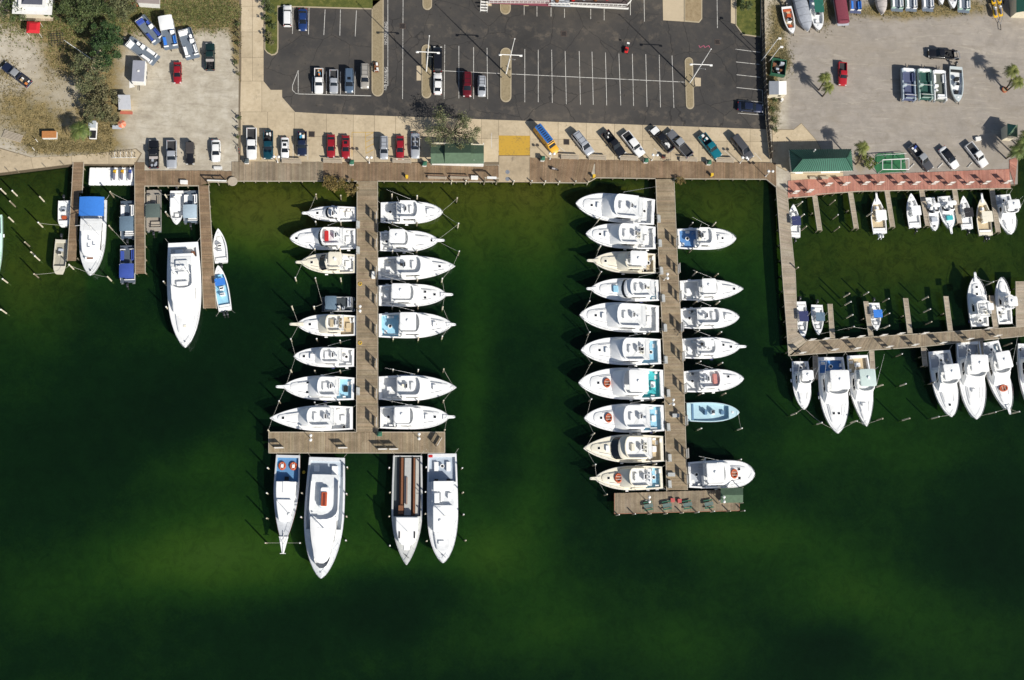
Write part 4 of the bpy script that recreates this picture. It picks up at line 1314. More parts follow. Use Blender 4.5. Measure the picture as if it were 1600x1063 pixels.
FLEET2 = [
 ((899, 319), (1023, 331), 45, 'largest white sport yacht nearest shore' + wm, dict(hatches=((.80, .02),), cock=.26, p=2.5, house=.36, sd=21, hous_w=.5)),
 ((915, 366), (1025, 371), 39, 'white yacht with a foredeck box, second from shore' + wm, dict(hatches=((.80, 0),), cock=.25, p=2.4, house=.36, sd=22, chair=False)),
 ((926, 408), (1025, 411), 34, 'ivory sport boat with pulpit, third from shore' + wm, dict(hm=CREAM, ext=1.2, hatches=((.80, 0),), cock=.22, top='white', sole=TAN, sd=23, deckbox=False)),
 ((922, 452), (1030, 453), 36, 'white yacht with a light blue foredeck seat' + wm, dict(ext=.8, hatches=((.55, .18), (.55, -.18), (.82, 0)), boxat=(.64, 0, BLUEP), cock=.14, house=.40, sole=BLUEP, chair=False, sd=24, deckbox=False, brow=True)),
 ((905, 493), (1030, 498), 46, 'broad white sport yacht, fifth from shore' + wm, dict(hatches=((.80, 0),), cock=.26, p=2.3, house=.36, sd=25, hous_w=.5, chair=False)),
 ((907, 548), (1033, 549), 43, 'white yacht with dark foredeck hatches, sixth from shore' + wm, dict(hatches=((.77, 0), (.62, 0)), cock=.25, house=.34, sole=BLUEP, p=2.5, sd=26)),
 ((903, 599), (1037, 600), 49, 'white yacht with teal cockpit and orange raft' + wm, dict(sole=TEAL, raftat=(.67, 0), hatches=((.77, 0),), cock=.25, house=.30, top='white', sd=27, chair=False, hous_w=.5, deckbox=False)),
 ((912, 654), (1038, 653), 44, 'white yacht with orange raft and blue cockpit' + wm, dict(sole=BLUEP, raftat=(.70, 0), hatches=((.79, 0), (.60, 0)), cock=.26, house=.30, sd=28, chair=False, deckbox=False)),
 ((911, 701), (1037, 701), 43, 'cream sport yacht with a black wrap windshield' + wm, dict(hm=CREAM, glass=True, hatches=((.81, 0),), cock=.22, house=.40, sd=29, sole=TAN, chair=False, p=2.0, seatm=CREAM)),
 ((929, 748), (1036, 746), 37, 'cream sport boat with a small orange raft, outermost' + wm, dict(hm=CREAM, ext=1.0, raftat=(.66, 0), hatches=((.80, 0),), cock=.25, house=.34, sole=BLUEP, sd=30, deckbox=False)),
 ((1150, 373), (1060, 372), 34, 'white boat with a blue cockpit, nearest shore' + em, dict(sole=mat('mid_blue_paint', (.10, .24, .50), .5), hatches=((.76, 0),), cock=.34, house=.26, p=2.8, sd=31)),
 ((1161, 452), (1064, 453), 33, 'sharp bowed white hardtop boat, second from shore' + em, dict(hatches=((.85, 0),), cock=.30, p=1.9, top='white', sd=32, chair=False, deckbox=False)),
 ((1155, 496), (1064, 497), 33, 'plain white sport boat, third from shore' + em, dict(hatches=((.78, 0), (.38, .05)), cock=.30, p=2.6, sd=33)),
 ((1157, 542), (1068, 544), 33, 'white boat with a pipe tower and pulpit' + em, dict(hatches=((.83, 0), (.70, .1)), cock=.28, ext=1.1, tower=True, sd=34, deckbox=False, chair=False)),
 ((1162, 592), (1070, 596), 35, 'white boat with faded red bridge cushions' + em, dict(hatches=((.74, .12),), cock=.28, redc=2, p=2.3, sd=35, deckbox=False)),
 ((1179, 740), (1077, 742), 42, 'blunt bowed white boat with an orange raft beside the green shed', dict(sole=GREYD, hatches=((.76, .16), (.76, -.16)), raftat=(.68, 0), cock=.26, house=.32, p=4.2, knee=None, sd=36, deckbox=False, top='white')),
]
for bow, st, bm, lab, o in FLEET2:
    o.pop('knee', None)
    place_boat(sport, bow, st, bm, SF, lab, GM, **o)
place_boat(center_console, (1156, 644), (1075, 643), 30, 'open_boat', 'pale blue open launch with dull blue seats, east of the picnic table pier', GM,
           hm=mat('pale_aqua_gelcoat', (.50, .68, .74), .35), sole=mat('aqua_sole', (.40, .58, .66), .6), liner=mat('aqua_liner', (.44, .62, .70), .5), motors=1, p=2.6, cush=mat('dull_blue_vinyl', (.10, .20, .32), .7))

GR = 'boats below the charter dock'
for bow, st, bm, lab, o in [
 ((1257, 640), (1252, 564), 28, 'smallest white flybridge boat below the charter dock, at its west corner', dict(cock=.27, house=.32, hatches=((.85, 0),), sole=GREYD, sd=41, top='white', deckbox=False)),
 ((1308, 678), (1299, 558), 44, 'white sport yacht with a bright blue cockpit and round chair, below the charter dock', dict(sole=mat('strong_blue_paint', (.06, .20, .50), .5), cock=.24, house=.34, hatches=((.74, .09), (.74, -.09), (.86, 0)), sd=42, top='white', hous_w=.55, deckbox=False)),
 ((1353, 667), (1341, 555), 36, 'white boat shaded by a flat mint grey roof, below the charter dock', dict(cock=.27, house=.32, top='mint', hatches=((.86, 0),), sole=TAN, p=1.7, sd=43, chair=False)),
 ((1486, 652), (1469, 548), 38, 'white sport yacht with a wide grey cockpit, third from the east edge', dict(cock=.27, house=.30, hatches=((.82, 0),), sole=GREYD, top='white', sd=44, deckbox=False, hous_w=.55)),
 ((1524, 656), (1514, 533), 40, 'long white sport yacht with a railed bow, second from the east edge', dict(cock=.24, house=.30, hatches=((.80, 0),), sole=GREYD, top='white', sd=45, hous_w=.5, p=2.5)),
 ((1575, 642), (1547, 534), 34, 'white sport boat with an orange raft, below the charter dock', dict(cock=.22, house=.34, raftat=(.68, 0), hatches=((.85, 0),), ext=.8, sole=GREYD, top='white', sd=46, deckbox=False)),
 ((1613, 640), (1607, 537), 32, 'pale hull cut off by the east edge of the picture', dict(cock=.25, house=.32, sd=47, sole=GREYD)),
 ((1524, 432), (1534, 509), 30, 'white sport yacht pointing to shore above the charter dock, pipework over its stern', dict(cock=.22, house=.34, ext=.9, hatches=((.78, 0), (.64, .02)), sole=OFFW, tower=True, sd=48, deckbox=False)),
 ((1565, 433), (1574, 505), 24, 'white open stern boat beside the pale landing, pointing to shore', dict(cock=.34, house=.28, hatches=((.86, 0),), sole=OFFW, top='white', sd=49, deckbox=False, chair=False)),
]:
    place_boat(sport, bow, st, bm, SF, lab, GR, **o)
GU = 'boats in the slips under the red deck'
for bow, st, bm, lab, o in [
 ((1241, 318), (1244, 369), 19, 'white open boat with a navy top beside the pale east pier', dict(top='navy')),
 ((1371, 306), (1378, 363), 23, 'white open boat with two white outboards and a pulpit under the red deck', dict(motors=2, mm=COWLW, ext=.8, top='white', sole=TAN)),
 ((1425, 301), (1433, 354), 20, 'white single outboard boat with a bare white top, west of the paired sterns', dict(top='white')),
 ((1507, 305), (1515, 356), 19, 'white open boat with a black top under the red deck', dict(top='black')),
 ((1536, 307), (1544, 366), 23, 'ivory open boat with a cream top, pulpit and dark outboards', dict(top='cream', hm=CREAM, motors=2, ext=.8, sole=TAN)),
 ((1257, 528), (1252, 470), 20, 'white open boat with a navy top at the corner of the charter dock', dict(top='navy')),
 ((1281, 523), (1279, 475), 19, 'white open boat with a slate top beside the navy topped one', dict(top='slate')),
 ((1372, 516), (1368, 472), 19, 'white open boat with a bright blue top above the charter dock', dict(top='blue')),
]:
    place_boat(center_console, bow, st, bm, 'open_boat', lab, GU, tt=(.30, .58), **o)
for bow, st, bm, lab, o in [
 ((1463, 360), (1454, 307), 20, 'small white boat with a grey foredeck pad, stern to the red deck', dict(cock=.30, house=.22, sd=51, hatches=((.85, 0),), chair=False, rig=False, deckbox=False, boxat=(.68, 0, GREYD), bridge=False, top='white')),
 ((1487, 357), (1478, 305), 23, 'small white boat with a teal foredeck well and a pulpit, stern to the red deck', dict(cock=.30, house=.22, ext=1.1, sd=52, hatches=((.86, 0),), chair=False, rig=False, deckbox=False, boxat=(.68, 0, TEAL), bridge=False, top='white')),
 ((1581, 366), (1568, 303), 29, 'white sport boat with a grey cockpit at the east end of the red deck', dict(cock=.30, house=.28, sd=53, hatches=((.84, 0),), sole=GREYD, top='white', deckbox=False)),
]:
    place_boat(sport, bow, st, bm, SF, lab, GU, **o)

GW = 'boats in the western slips'
place_boat(pontoon, (198, 311), (198, 373), 22, 'pontoon_boat', 'pontoon boat with a slate blue canopy, second pier from the west, nearer shore', GW, canopy='slate', crange=(.18, .55), deck=mat('slate_carpet', (.06, .085, .12), .9), front_deck=.14)
place_boat(pontoon, (198, 381), (198, 442), 23, 'pontoon_boat', 'pontoon boat with a royal blue canopy and blue seats, farther out', GW, canopy='royal', crange=(.12, .48), seatm=CANV['royal'], deck=mat('slate_carpet2', (.07, .09, .12), .9), front_deck=.12)
place_boat(pontoon, (239, 294), (239, 361), 23, 'pontoon_boat', 'tan pontoon boat with a green grey canopy at the brown deck', GW, canopy='green', crange=(.30, .62), seatm=mat('tan_seat', (.40, .35, .28), .7), deck=mat('tan_carpet', (.30, .27, .23), .9), fence=mat('taupe_panel', (.34, .32, .28), .6), front_deck=.14)
place_boat(pontoon, (297, 295), (297, 348), 22, 'pontoon_boat', 'pontoon boat with a pale blue canopy beside the white deck boat', GW, canopy='pale', crange=(.12, .52), deck=mat('slate_carpet3', (.10, .13, .17), .9), front_deck=.16)
place_boat(pontoon, (502, 474), (555, 474), 23, 'pontoon_boat', 'pontoon boat with a slate canopy between the charter boats', GL, canopy='slate', crange=(.55, .88), deck=mat('dark_carpet', (.04, .05, .06), .9), seatm=GREYD)
place_boat(skiff, (98, 352), (98, 311), 19, 'skiff', 'white square bowed skiff with red gear, at the western pier', GW, tub=ORANGE, cat='boat')
place_boat(skiff, (90, 426), (94, 372), 20, 'skiff', 'tan square bowed skiff with a white console, at the western pier', GW, m=mat('skiff_tan', (.62, .58, .48), .5), sole=mat('skiff_sole', (.36, .34, .28), .8), cat='boat')
place_boat(center_console, (275, 350), (275, 296), 22, 'deck_boat', 'white deck boat with a long covered foredeck beside the pale canopy pontoon', GW, top='white', tt=(.28, .66), cush=WHITE, p=2.6)
place_boat(center_console, (340, 356), (345, 409), 22, 'open_boat', 'white open boat with a single outboard, outside the yacht pier, nearer shore', GW, p=1.9, sole=WHITE, mm=COWL)
place_boat(center_console, (340, 414), (351, 484), 22, 'open_boat', 'white open boat with a blue top and twin outboards, outside the yacht pier', GW, top='blue', tt=(.52, .68), motors=2, sole=BLUEP, liner=BLUEP, p=2.2)
place_boat(sport, (-9, 440), (-8, 335), 22, SF, 'pale green edged hull cut off by the west edge of the picture', GW, sd=60, hm=mat('pale_green_gelcoat', (.55, .76, .66), .35), rig=False)

# ---- large vessels with their own shapes
def motor_yacht(root, L, B):
    hb = beam_fn(B, 2.4, .88, .40)
    zs = hull(root, L, B, hb, 1.5, 2.6, WHITE, (.05, .14), .8, WHITE, OFFW, gun=.5)
    w1 = lambda t: hb(t)-.75
    a = outline(L, w1, .14, .62, .10*L)
    b = outline(L, lambda t: hb(t)-.95, .13, .55, .07*L)
    zt = 3.6
    MB().loft([[(x, y, zs(x/L)) for x, y in a], [(x, y, zs(x/L)+.5) for x, y in a], [(x, y, zt) for x, y in b], [(x, y, zt+.06) for x, y in inset(b, .1)]], False, True).build('deckhouse', WHITE, root, smooth=30)
    # thin dark brow line round the front of the house
    pts = [(x+.02, y*1.01, zt-.32) for x, y in outline(L, lambda t: hb(t)-.92, .30, .556, .072*L)]
    MB().path(pts[3:-3], .05, 4).build('brow_line', BLACK, root)
    fo = outline(L, lambda t: hb(t)-1.25, .16, .42, .05*L)
    fl = MB().prism(fo, zt+.06, zt+.14, .02).build('flybridge', OFFW, root)
    fi = inset(fo, .16)
    MB().loft([[(p_[0], p_[1], zt+.14), (p_[0], p_[1], zt+.85), (q_[0], q_[1], zt+.85), (q_[0], q_[1], zt+.14)] for p_, q_ in zip(fo[2:-2], fi[2:-2])], True, True).build('coaming', WHITE, fl, smooth=30)
    MB().rbox(.40*L, .40*L+.8, -1.1, 1.1, zt+.14, zt+.75, .15, .06).build('bridge_seat', WHITE, fl)
    MB().rbox(.31*L, .31*L+.6, -.7, .7, zt+.14, zt+1.1, .1, .06).build('helm_console', WHITE, fl)
    for s in (-.45, .45):
        seat(fl, .27*L, s, zt+.14)
    MB().rbox(.20*L, .20*L+1.6, -1.2, 1.2, zt+.14, zt+.6, .2, .06).build('sunpad', OFFW, fl)
    mb = MB()
    mb.path([(.33*L, -1.5, zt+.1), (.31*L, -1.4, zt+2.2), (.31*L, 1.4, zt+2.2), (.33*L, 1.5, zt+.1)], .09, 6)
    mb.build('radar_arch', WHITE, fl)
    antenna(fl, .31*L, 1.2, zt+2.2, 2.5)
    tc = lambda t: hb(t)*.6
    o1 = outline(L, tc, .60, .84, .04*L)
    MB().loft([[(x, y, zs(x/L)) for x, y in o1], [(x, y, zs(x/L)+.28) for x, y in o1], [(x, y, zs(x/L)+.36) for x, y in inset(o1, .25)]], False, True).build('trunk_cabin', WHITE, root, smooth=35)
    for t, y in ((.70, .9), (.70, -.9), (.80, 0)):
        hatch(root, t*L, y, zs(t)+.36, .5, CREAM)
    MB().cyl(.945*L, 0, zs(.945), zs(.945)+.35, .12, n=8).build('windlass', STEEL, root)
    MB().rbox(.012*L, .045*L, -B*.30, B*.30, 1.0, 1.52, .1, .05).build('transom_locker', WHITE, root)
    MB().rbox(.09*L, .13*L, B*.22, B*.34, .8, 1.7, .08, .04).build('cockpit_bar', TEAK, root)
    MB().rbox(.06*L, .10*L, -B*.25, -B*.02, .8, 1.25, .08, .04).build('cockpit_seat', WHITE, root)
    bow_rail(root, L, hb, zs, .5, .8)
    MB().tube((.16*L, -hb(.2)+.5, 1.5), (.16*L, -hb(.2)+.5, 3.4), .05, 5).build('mast_pole', STEEL, root)
place_boat(motor_yacht, (291, 545), (286, 379), 53, 'motor_yacht', 'largest white motor yacht, long bow pointing away from shore, beside the narrow pier', GW)

def tent_yacht(root, L, B):
    hb = beam_fn(B, 2.3, .96, .45)
    zs = hull(root, L, B, hb, 1.3, 2.1, WHITE, (.04, .28), .7, OFFW, OFFW, gun=.45)
    a = outline(L, lambda t: hb(t)-.55, .29, .72, .05*L)
    b = outline(L, lambda t: hb(t)-.62, .28, .70, .045*L)
    MB().loft([[(x, y, zs(x/L)) for x, y in a], [(x, y, 3.0) for x, y in b], [(x, y, 3.08) for x, y in inset(b, .12)]], False, True).build('deckhouse', WHITE, root, smooth=30)
    xs, ys = .005*L, B*.47
    rows = [[(x, v*ys, 3.35 + .25*(1-v*v)) for v in (-1, -.6, -.2, .2, .6, 1)] for x in lines(.0, .25*L, 5)]
    c = MB().loft(rows, False, False, closed=False).loft([[(x, y, z-.04) for x, y, z in r] for r in rows], False, False, closed=False).build('stern_tent', CANV['blue'], root, smooth=True)
    for x in (.1, .12*L, .24*L):
        for s in (-1, 1):
            MB().tube((x, s*(ys-.1), 1.3), (x, s*(ys-.05), 3.32), .03, 5).build('tent_pole', STEEL, c)
    MB().rbox(.28*L, .44*L, -ys+.3, ys-.3, 3.09, 3.16, .1, .02).build('boat_deck', OFFW, root)
    for x, y, w in ((.50*L, -.4, .9), (.60*L, -.5, .8), (.58*L, .5, .7)):
        MB().box(x, x+w, y, y+.08, 3.09, 3.30).box(x+w-.08, x+w, y, y+.5, 3.09, 3.30).build('roof_coaming', GREYD, root)
    MB().tube((.40*L, 0, 3.1), (.40*L, .2, 8.6), .07, 6, .05).build('mast', WPAINT, root)
    for k, (x, y) in enumerate(((.30*L, -1.6), (.30*L, 1.6), (.50*L, -1.7), (.50*L, 1.7))):
        MB().tube((x, y, 3.0), (.40*L, .2, 8.4), .02, 4).build('stay', STEEL, root)
    MB().tube((.40*L, -2.6, 4.6), (.40*L, 2.0, 6.2), .05, 5).build('boom', WPAINT, root)
    MB().rbox(.76*L, .76*L+.5, -1.1, 1.0, zs(.76), zs(.76)+.7, .08, .05).build('bow_seat', WHITE, root)
    MB().rbox(.77*L, .77*L+.35, -.7, .5, zs(.76)+.7, zs(.76)+.74, .05, .01).build('seat_cushion', TEAK, root)
    MB().cyl(.93*L, 0, zs(.93), zs(.93)+.35, .14, n=8).build('windlass', BLACK, root)
    bow_rail(root, L, hb, zs, .6, .7)
    for s in (-1, 1):
        MB().add([(.32*L, s*(hb(.4)-.535), 2.0), (.68*L, s*(hb(.6)-.54), 2.1), (.68*L, s*(hb(.6)-.565), 2.7), (.32*L, s*(hb(.4)-.555), 2.7)], [(0, 1, 2, 3)]).build('side_window', WINDOWM, root)
place_boat(tent_yacht, (142, 432), (147, 312), 41, 'motor_yacht', 'white yacht with a blue stern tent and a rigged mast beside the western pier', GW)

GP = 'party boats on the cross deck'
def raft_boat(root, L, B):
    hb = beam_fn(B, 1.7, .94, .35)
    grey = mat('grey_hull_paint', (.55, .57, .60), .45)
    zs = hull(root, L, B, hb, 1.2, 2.3, WHITE, (.03, .30), .75, grey, mat('blue_deck_paint', (.10, .24, .44), .6), gun=.3, liner_m=BLUEP, stripe=TEAK)
    a = outline(L, lambda t: hb(t)-.55, .30, .72, .35)
    MB().loft([[(x, y, zs(x/L)) for x, y in a], [(x, y, 3.0) for x, y in a], [(x, y, 3.08) for x, y in inset(a, .1)]], False, True).build('deckhouse', WHITE, root)
    MB().rbox(.50*L, .52*L, -B*.30, B*.24, 3.08, 3.5, .05, .02).build('roof_step', WHITE, root)
    MB().rbox(.30*L, .30*L+2.2, -B*.12, B*.12, 3.08, 3.2, .05, .02).build('roof_hatch', WHITE, root)
    for s in (-1, 1):
        raft(root, .12*L, s*B*.22, .75, .85, .75)
        MB().rbox(.12*L-.35, .12*L+.35, s*B*.22-.28, s*B*.22+.28, .95, 1.28, .2, .08).build('raft_pack', WHITE, root)
    MB().rbox(.24*L, .28*L, -.45, .35, .75, 1.5, .06, .03).build('winch_box', BLACK, root)
    MB().tube((.64*L, .6, 3.1), (.64*L, .8, 6.0), .06, 6).build('mast', WPAINT, root)
    MB().dome(.66*L, .9, 3.08, .4, .3).build('radar_dome', WHITE, root)
    p = [(L*.90, -.9), (L+1.5, -.18), (L+1.5, .18), (L*.90, .9)]
    o = MB().prism(p, zs(1)+.05, zs(1)+.15, .03).build('bow_pulpit', WHITE, root)
    MB().tube((L+1.45, -.55, zs(1)+.12), (L+1.45, .55, zs(1)+.12), .07, 6).tube((L*.85, 0, zs(.9)+.3), (L+1.4, 0, zs(1)+.25), .06, 5).build('anchor', WPAINT, o)
    bow_rail(root, L, hb, zs, .6, .8)
    for s in (-1, 1):
        MB().add([(.34*L, s*(hb(.35)-.535), 2.0), (.68*L, s*(hb(.66)-.535), 2.1), (.68*L, s*(hb(.66)-.535), 2.7), (.34*L, s*(hb(.35)-.535), 2.7)], [(0, 1, 2, 3)]).build('side_window', WINDOWM, root)
place_boat(raft_boat, (443, 853), (450, 711), 40, 'party_boat', 'white party boat with two orange life rafts on a blue stern deck', GP)

def big_party(root, L, B):
    hb = beam_fn(B, 2.2, .90, .45)
    zs = hull(root, L, B, hb, 1.5, 2.7, WHITE, (.03, .60), 1.0, mat('party_deck_grey', (.62, .64, .66), .6), mat('party_deck_grey2', (.44, .50, .57), .6), gun=.35)
    a = outline(L, lambda t: hb(t)-1.15, .16, .80, .12*L)
    MB().loft([[(x, y, 1.0 if x < .6*L else zs(x/L)) for x, y in a], [(x, y, 3.7) for x, y in a]], False, False).build('deckhouse', WHITE, root)
    roof = outline(L, lambda t: hb(t)-1.0, .15, .52, .02*L)
    MB().prism(roof, 3.70, 3.80, .03).build('upper_deck', mat('party_deck_grey3', (.68, .70, .71), .6), root)
    fw = outline(L, lambda t: hb(t)-1.25, .50, .78, .10*L)
    MB().loft([[(x, y, 3.6) for x, y in fw], [(x, y, 4.15) for x, y in fw], [(x, y, 4.3) for x, y in inset(fw, .5)]], False, True).build('wheelhouse_roof', WHITE, root, smooth=40)
    # bulwark wall round the upper deck
    fo = outline(L, lambda t: hb(t)-1.02, .15, .44, .09*L)
    fi = inset(fo, .18)
    for nm, i0, i1 in (('bulwark', 1, len(fo)-1),):
        MB().loft([[(p_[0], p_[1], 3.8), (p_[0], p_[1], 4.75), (q_[0], q_[1], 4.75), (q_[0], q_[1], 3.8)] for p_, q_ in zip(fo[i0:i1], fi[i0:i1])], True, True).build(nm, WHITE, root, smooth=30)
    st = MB().rbox(.25*L, .43*L, -1.0, 1.0, 3.81, 4.5, .5, .05).build('funnel_house', mat('party_deck_grey4', (.55, .60, .64), .6), root)
    MB().rbox(.26*L, .42*L, -.75, .75, 4.5, 5.1, .3, .06).build('locker', WHITE, st)
    bx = MB().rbox(.30*L, .415*L, -.55, .55, 5.1, 5.35, .12, .05).build('float_rack', ORANGE, root)
    MB().rbox(.31*L, .41*L, -.22, .22, 5.35, 5.40, .05, .01).build('rack_slot', mat('dark_red', (.16, .02, .01), .7), bx)
    for x0, y0, dx, dy in ((.07, -1.9, .5, 1.0), (.07, 1.6, .9, 1.2)):
        MB().rbox(x0*L, x0*L+1.5*dx+.4, y0-.5*dy, y0+.5*dy, 1.0, 1.6, .08, .04).build('stern_bench', WHITE, root)
    MB().tube((.60*L, .3, 4.3), (.60*L, .3, 8.2), .10, 8).tube((.60*L, -1.0, 7.0), (.60*L, 1.6, 7.0), .12, 6).build('mast', WHITE, root)
    MB().rbox(.60*L-.12, .60*L+.12, -.7, 1.3, 7.6, 7.9, .08, .04).build('radar_bar', WHITE, root)
    MB().cyl(.955*L, 0, zs(.955), zs(.955)+.4, .12, n=8).build('windlass', WHITE, root)
    antenna(root, .55*L, -1.2, 4.2, 4)
    for s in (-1, 1):
        MB().add([(.30*L, s*(hb(.3)-1.135), 2.1), (.70*L, s*(hb(.7)-1.10), 2.3), (.70*L, s*(hb(.7)-1.10), 3.1), (.30*L, s*(hb(.3)-1.135), 3.1)], [(0, 1, 2, 3)]).build('side_window', WINDOWM, root)
    bow_rail(root, L, hb, zs, .72, .9)
place_boat(big_party, (502, 904), (511, 715), 62, 'party_boat', 'biggest party boat with an orange float rack on its grey upper deck', GP)

def bench_boat(root, L, B):
    hb = beam_fn(B, 2.0, .94, .5)
    zs = hull(root, L, B, hb, 1.3, 2.2, WHITE, (.01, .56), .75, mat('bench_deck_grey', (.50, .51, .50), .65), mat('dark_well', (.07, .085, .095), .8), gun=.32, liner_m=mat('well_side', (.42, .44, .42), .7))
    MB().box(.02*L, .55*L, -.55, .75, .76, 1.25).build('engine_trunk', mat('trunk_grey', (.42, .43, .42), .7), root)
    MB().box(.02*L, .55*L, B*.27, B*.40, .76, 1.0).build('side_step', mat('trunk_grey2', (.46, .46, .43), .7), root)
    for y0, y1, x0, x1 in ((.95, 1.5, .02, .55), (-1.55, -.8, .02, .50)):
        o = MB().box(x0*L, x1*L, y0, y1, .76, 1.30).build('bench', TEAK, root)
        MB().box(x0*L, x1*L, (y0+y1)/2-.06, (y0+y1)/2+.06, 1.305, 1.75).build('backrest', TEAK, o)
    MB().rbox(.20*L, .45*L, -.25, .05, 1.25, 1.6, .03, .02).build('rod_locker', mat('faded_brown', (.28, .20, .16), .7), root)
    MB().rbox(.46*L, .54*L, -1.7, -.7, .76, 1.9, .06, .03).build('tackle_locker', TEAK, root)
    a = outline(L, lambda t: min(hb(t)-.55, B*.36), .57, .76, .07*L)
    MB().loft([[(x, y, zs(x/L)) for x, y in a], [(x, y, 3.4) for x, y in a], [(x, y, 3.5) for x, y in inset(a, .12)]], False, True).build('wheelhouse', WHITE, root)
    for s in (-1, 1):
        MB().rbox(.70*L, .70*L+1.3, s*1.45-.12, s*1.45+.12, 3.5, 3.62, .05, .02).build('roof_vent', BLACK, root)
    MB().tube((.70*L, .1, 3.5), (.70*L, .1, 6.0), .05, 6).build('mast', WPAINT, root)
    hatch(root, .84*L, 0, zs(.84)+.15, 1.0, WHITE, 1.0)
    MB().box(.82*L-.35, .82*L, -.25, .25, zs(.82), zs(.82)+.4).build('deck_vent', BLACK, root)
    MB().cyl(.92*L, 0, zs(.92), zs(.92)+.4, .1, n=8).tube((.90*L, -.5, zs(.9)+.25), (.94*L, .4, zs(.94)+.2), .05, 5).build('windlass', BLACK, root)
    bow_rail(root, L, hb, zs, .62, .8)
place_boat(bench_boat, (635, 883), (637, 712), 48, 'party_boat', 'open party boat with long brown benches in a dark well', GP)

def deck_party(root, L, B):
    hb = beam_fn(B, 2.5, .93, .5)
    dk = mat('blue_grey_deck', (.36, .42, .50), .65)
    zs = hull(root, L, B, hb, 1.4, 2.2, WHITE, (.03, .26), .8, mat('pale_deck', (.70, .71, .72), .65), dk, gun=.3)
    a = outline(L, lambda t: min(hb(t)-.6, B*.36), .26, .70, .35)
    MB().loft([[(x, y, zs(x/L)) for x, y in a], [(x, y, 3.3) for x, y in a]], False, True).build('deckhouse', mat('house_roof_grey', (.64, .66, .68), .6), root)
    MB().rbox(.48*L, .72*L, -B*.33, B*.33, 3.305, 4.2, .3, .08).build('wheelhouse', WHITE, root)
    MB().rbox(.26*L, .35*L, -B*.31, B*.28, 3.305, 3.75, .1, .05).build('roof_locker', WHITE, root)
    for x0, y0, y1, ln in ((.37, -1.7, -.7, .09), (.37, .9, 1.7, .05), (.37, -.5, -.25, .08)):
        MB().rbox(x0*L, (x0+ln)*L, y0, y1, 3.305, 3.9, .08, .04).build('deck_seat', WHITE, root)
    fighting_chair(root, .115*L, 0, .8)
    MB().rbox(.075*L, .16*L, -1.6, -.75, .8, 1.35, .08, .05).build('stern_seat', WHITE, root)
    MB().rbox(.075*L, .16*L, .8, 1.6, .8, 1.35, .08, .05).build('stern_seat', WHITE, root)
    MB().rbox(.01*L, .035*L, -hb(0)+.1, -hb(0)+.9, 1.42, 1.5, .05, .02).build('stern_flag_box', RED, root)
    for s in (-1, 1):
        MB().rbox(.235*L, .26*L, s*1.2-.35, s*1.2+.35, .8, 2.2, .05, .03).build('stair', BLACK, root)
    MB().tube((.58*L, .3, 4.2), (.58*L, .3, 7.6), .08, 6).tube((.58*L, -.6, 6.2), (.58*L, 1.2, 6.2), .05, 5).build('mast', WPAINT, root)
    MB().dome(.62*L, -.6, 4.2, .35, .3).build('radar_dome', WHITE, root)
    b = outline(L, lambda t: hb(t)*.62, .72, .86, .04*L)
    MB().loft([[(x, y, zs(x/L)) for x, y in b], [(x, y, zs(x/L)+.45) for x, y in b], [(x, y, zs(x/L)+.5) for x, y in inset(b, .15)]], False, True).build('fore_cabin', mat('pale_deck2', (.72, .73, .74), .65), root)
    MB().rbox(.80*L, .80*L+.7, -.9, .3, zs(.8)+.5, zs(.8)+.85, .08, .05).build('foredeck_box', WHITE, root)
    MB().cyl(.93*L, 0, zs(.93), zs(.93)+.4, .14, n=8).tube((.90*L, -.6, zs(.9)+.3), (.95*L, .5, zs(.95)+.3), .06, 5).build('windlass', STEEL, root)
    bow_rail(root, L, hb, zs, .62, .8)
place_boat(deck_party, (692, 880), (691, 709), 48, 'party_boat', 'party boat with blue grey decks and a round stern chair, easternmost at the cross deck', GP)

# floating jet ski dock: white plastic drive-on lanes
fd = thing('floating_dock', 'white plastic drive-on float holding three jet skis between two small piers', 'dock')
for i in range(8):
    x0 = 138 + i*8.9
    a, b = P(x0, 259), P(x0+7.9, 287)
    MB().rbox(a.x, b.x, b.y, a.y, WATER_Z-.2, WATER_Z+.38, .25, .1).build('float_lane', WHITE, fd)
for i, (x, hood, c) in enumerate(((180.5, 'yellow', mat('yellow_gelcoat', (.70, .42, .02), .35)), (192.5, 'amber', mat('amber_gelcoat', (.68, .36, .015), .35)), (204.5, 'blue', CANV['royal']))):
    p = P(x, 263, -.9)
    jet_ski('jet_ski', (p.x, p.y-2.9, WATER_Z+.38), R(90), f'white jet ski with a {hood} hood on the plastic float' + (', west of the other two' if i == 0 else ''), WHITE, mat('grey_purple_seat', (.20, .19, .23), .7), 'jet skis on the float', c)
# ------------------------------------------------------------------ vehicles
LAMP = mat('headlamp_glass', (.62, .62, .60), .15, var=.05)
TAIL = mat('tail_lamp_red', (.32, .01, .01), .25, var=.1)
BEDM = mat('truck_bed_liner', (.03, .03, .033), .8, var=.3)
CHROME = mat('chrome', (.6, .6, .6), .2, metal=.9)
_wheel = []
def wheel_meshes():
    if not _wheel:
        a = MB().tube((0, -.12, 0), (0, .12, 0), .35, 16).build('tyre', BLACK)
        b = MB().tube((0, -.125, 0), (0, .125, 0), .21, 10).build('rim', ALU)
        for o in (a, b):
            _wheel.append(o.data)
            COL.objects.unlink(o)
            bpy.data.objects.remove(o)
    return _wheel
def wheels(root, L, W, xf, xr, r=.35):
    ty, rm = wheel_meshes()
    for x in (xf, xr):
        for s in (-1, 1):
            w = link('wheel', ty, root, loc=(x, s*(W/2-.13), r))
            link('rim', rm, w)

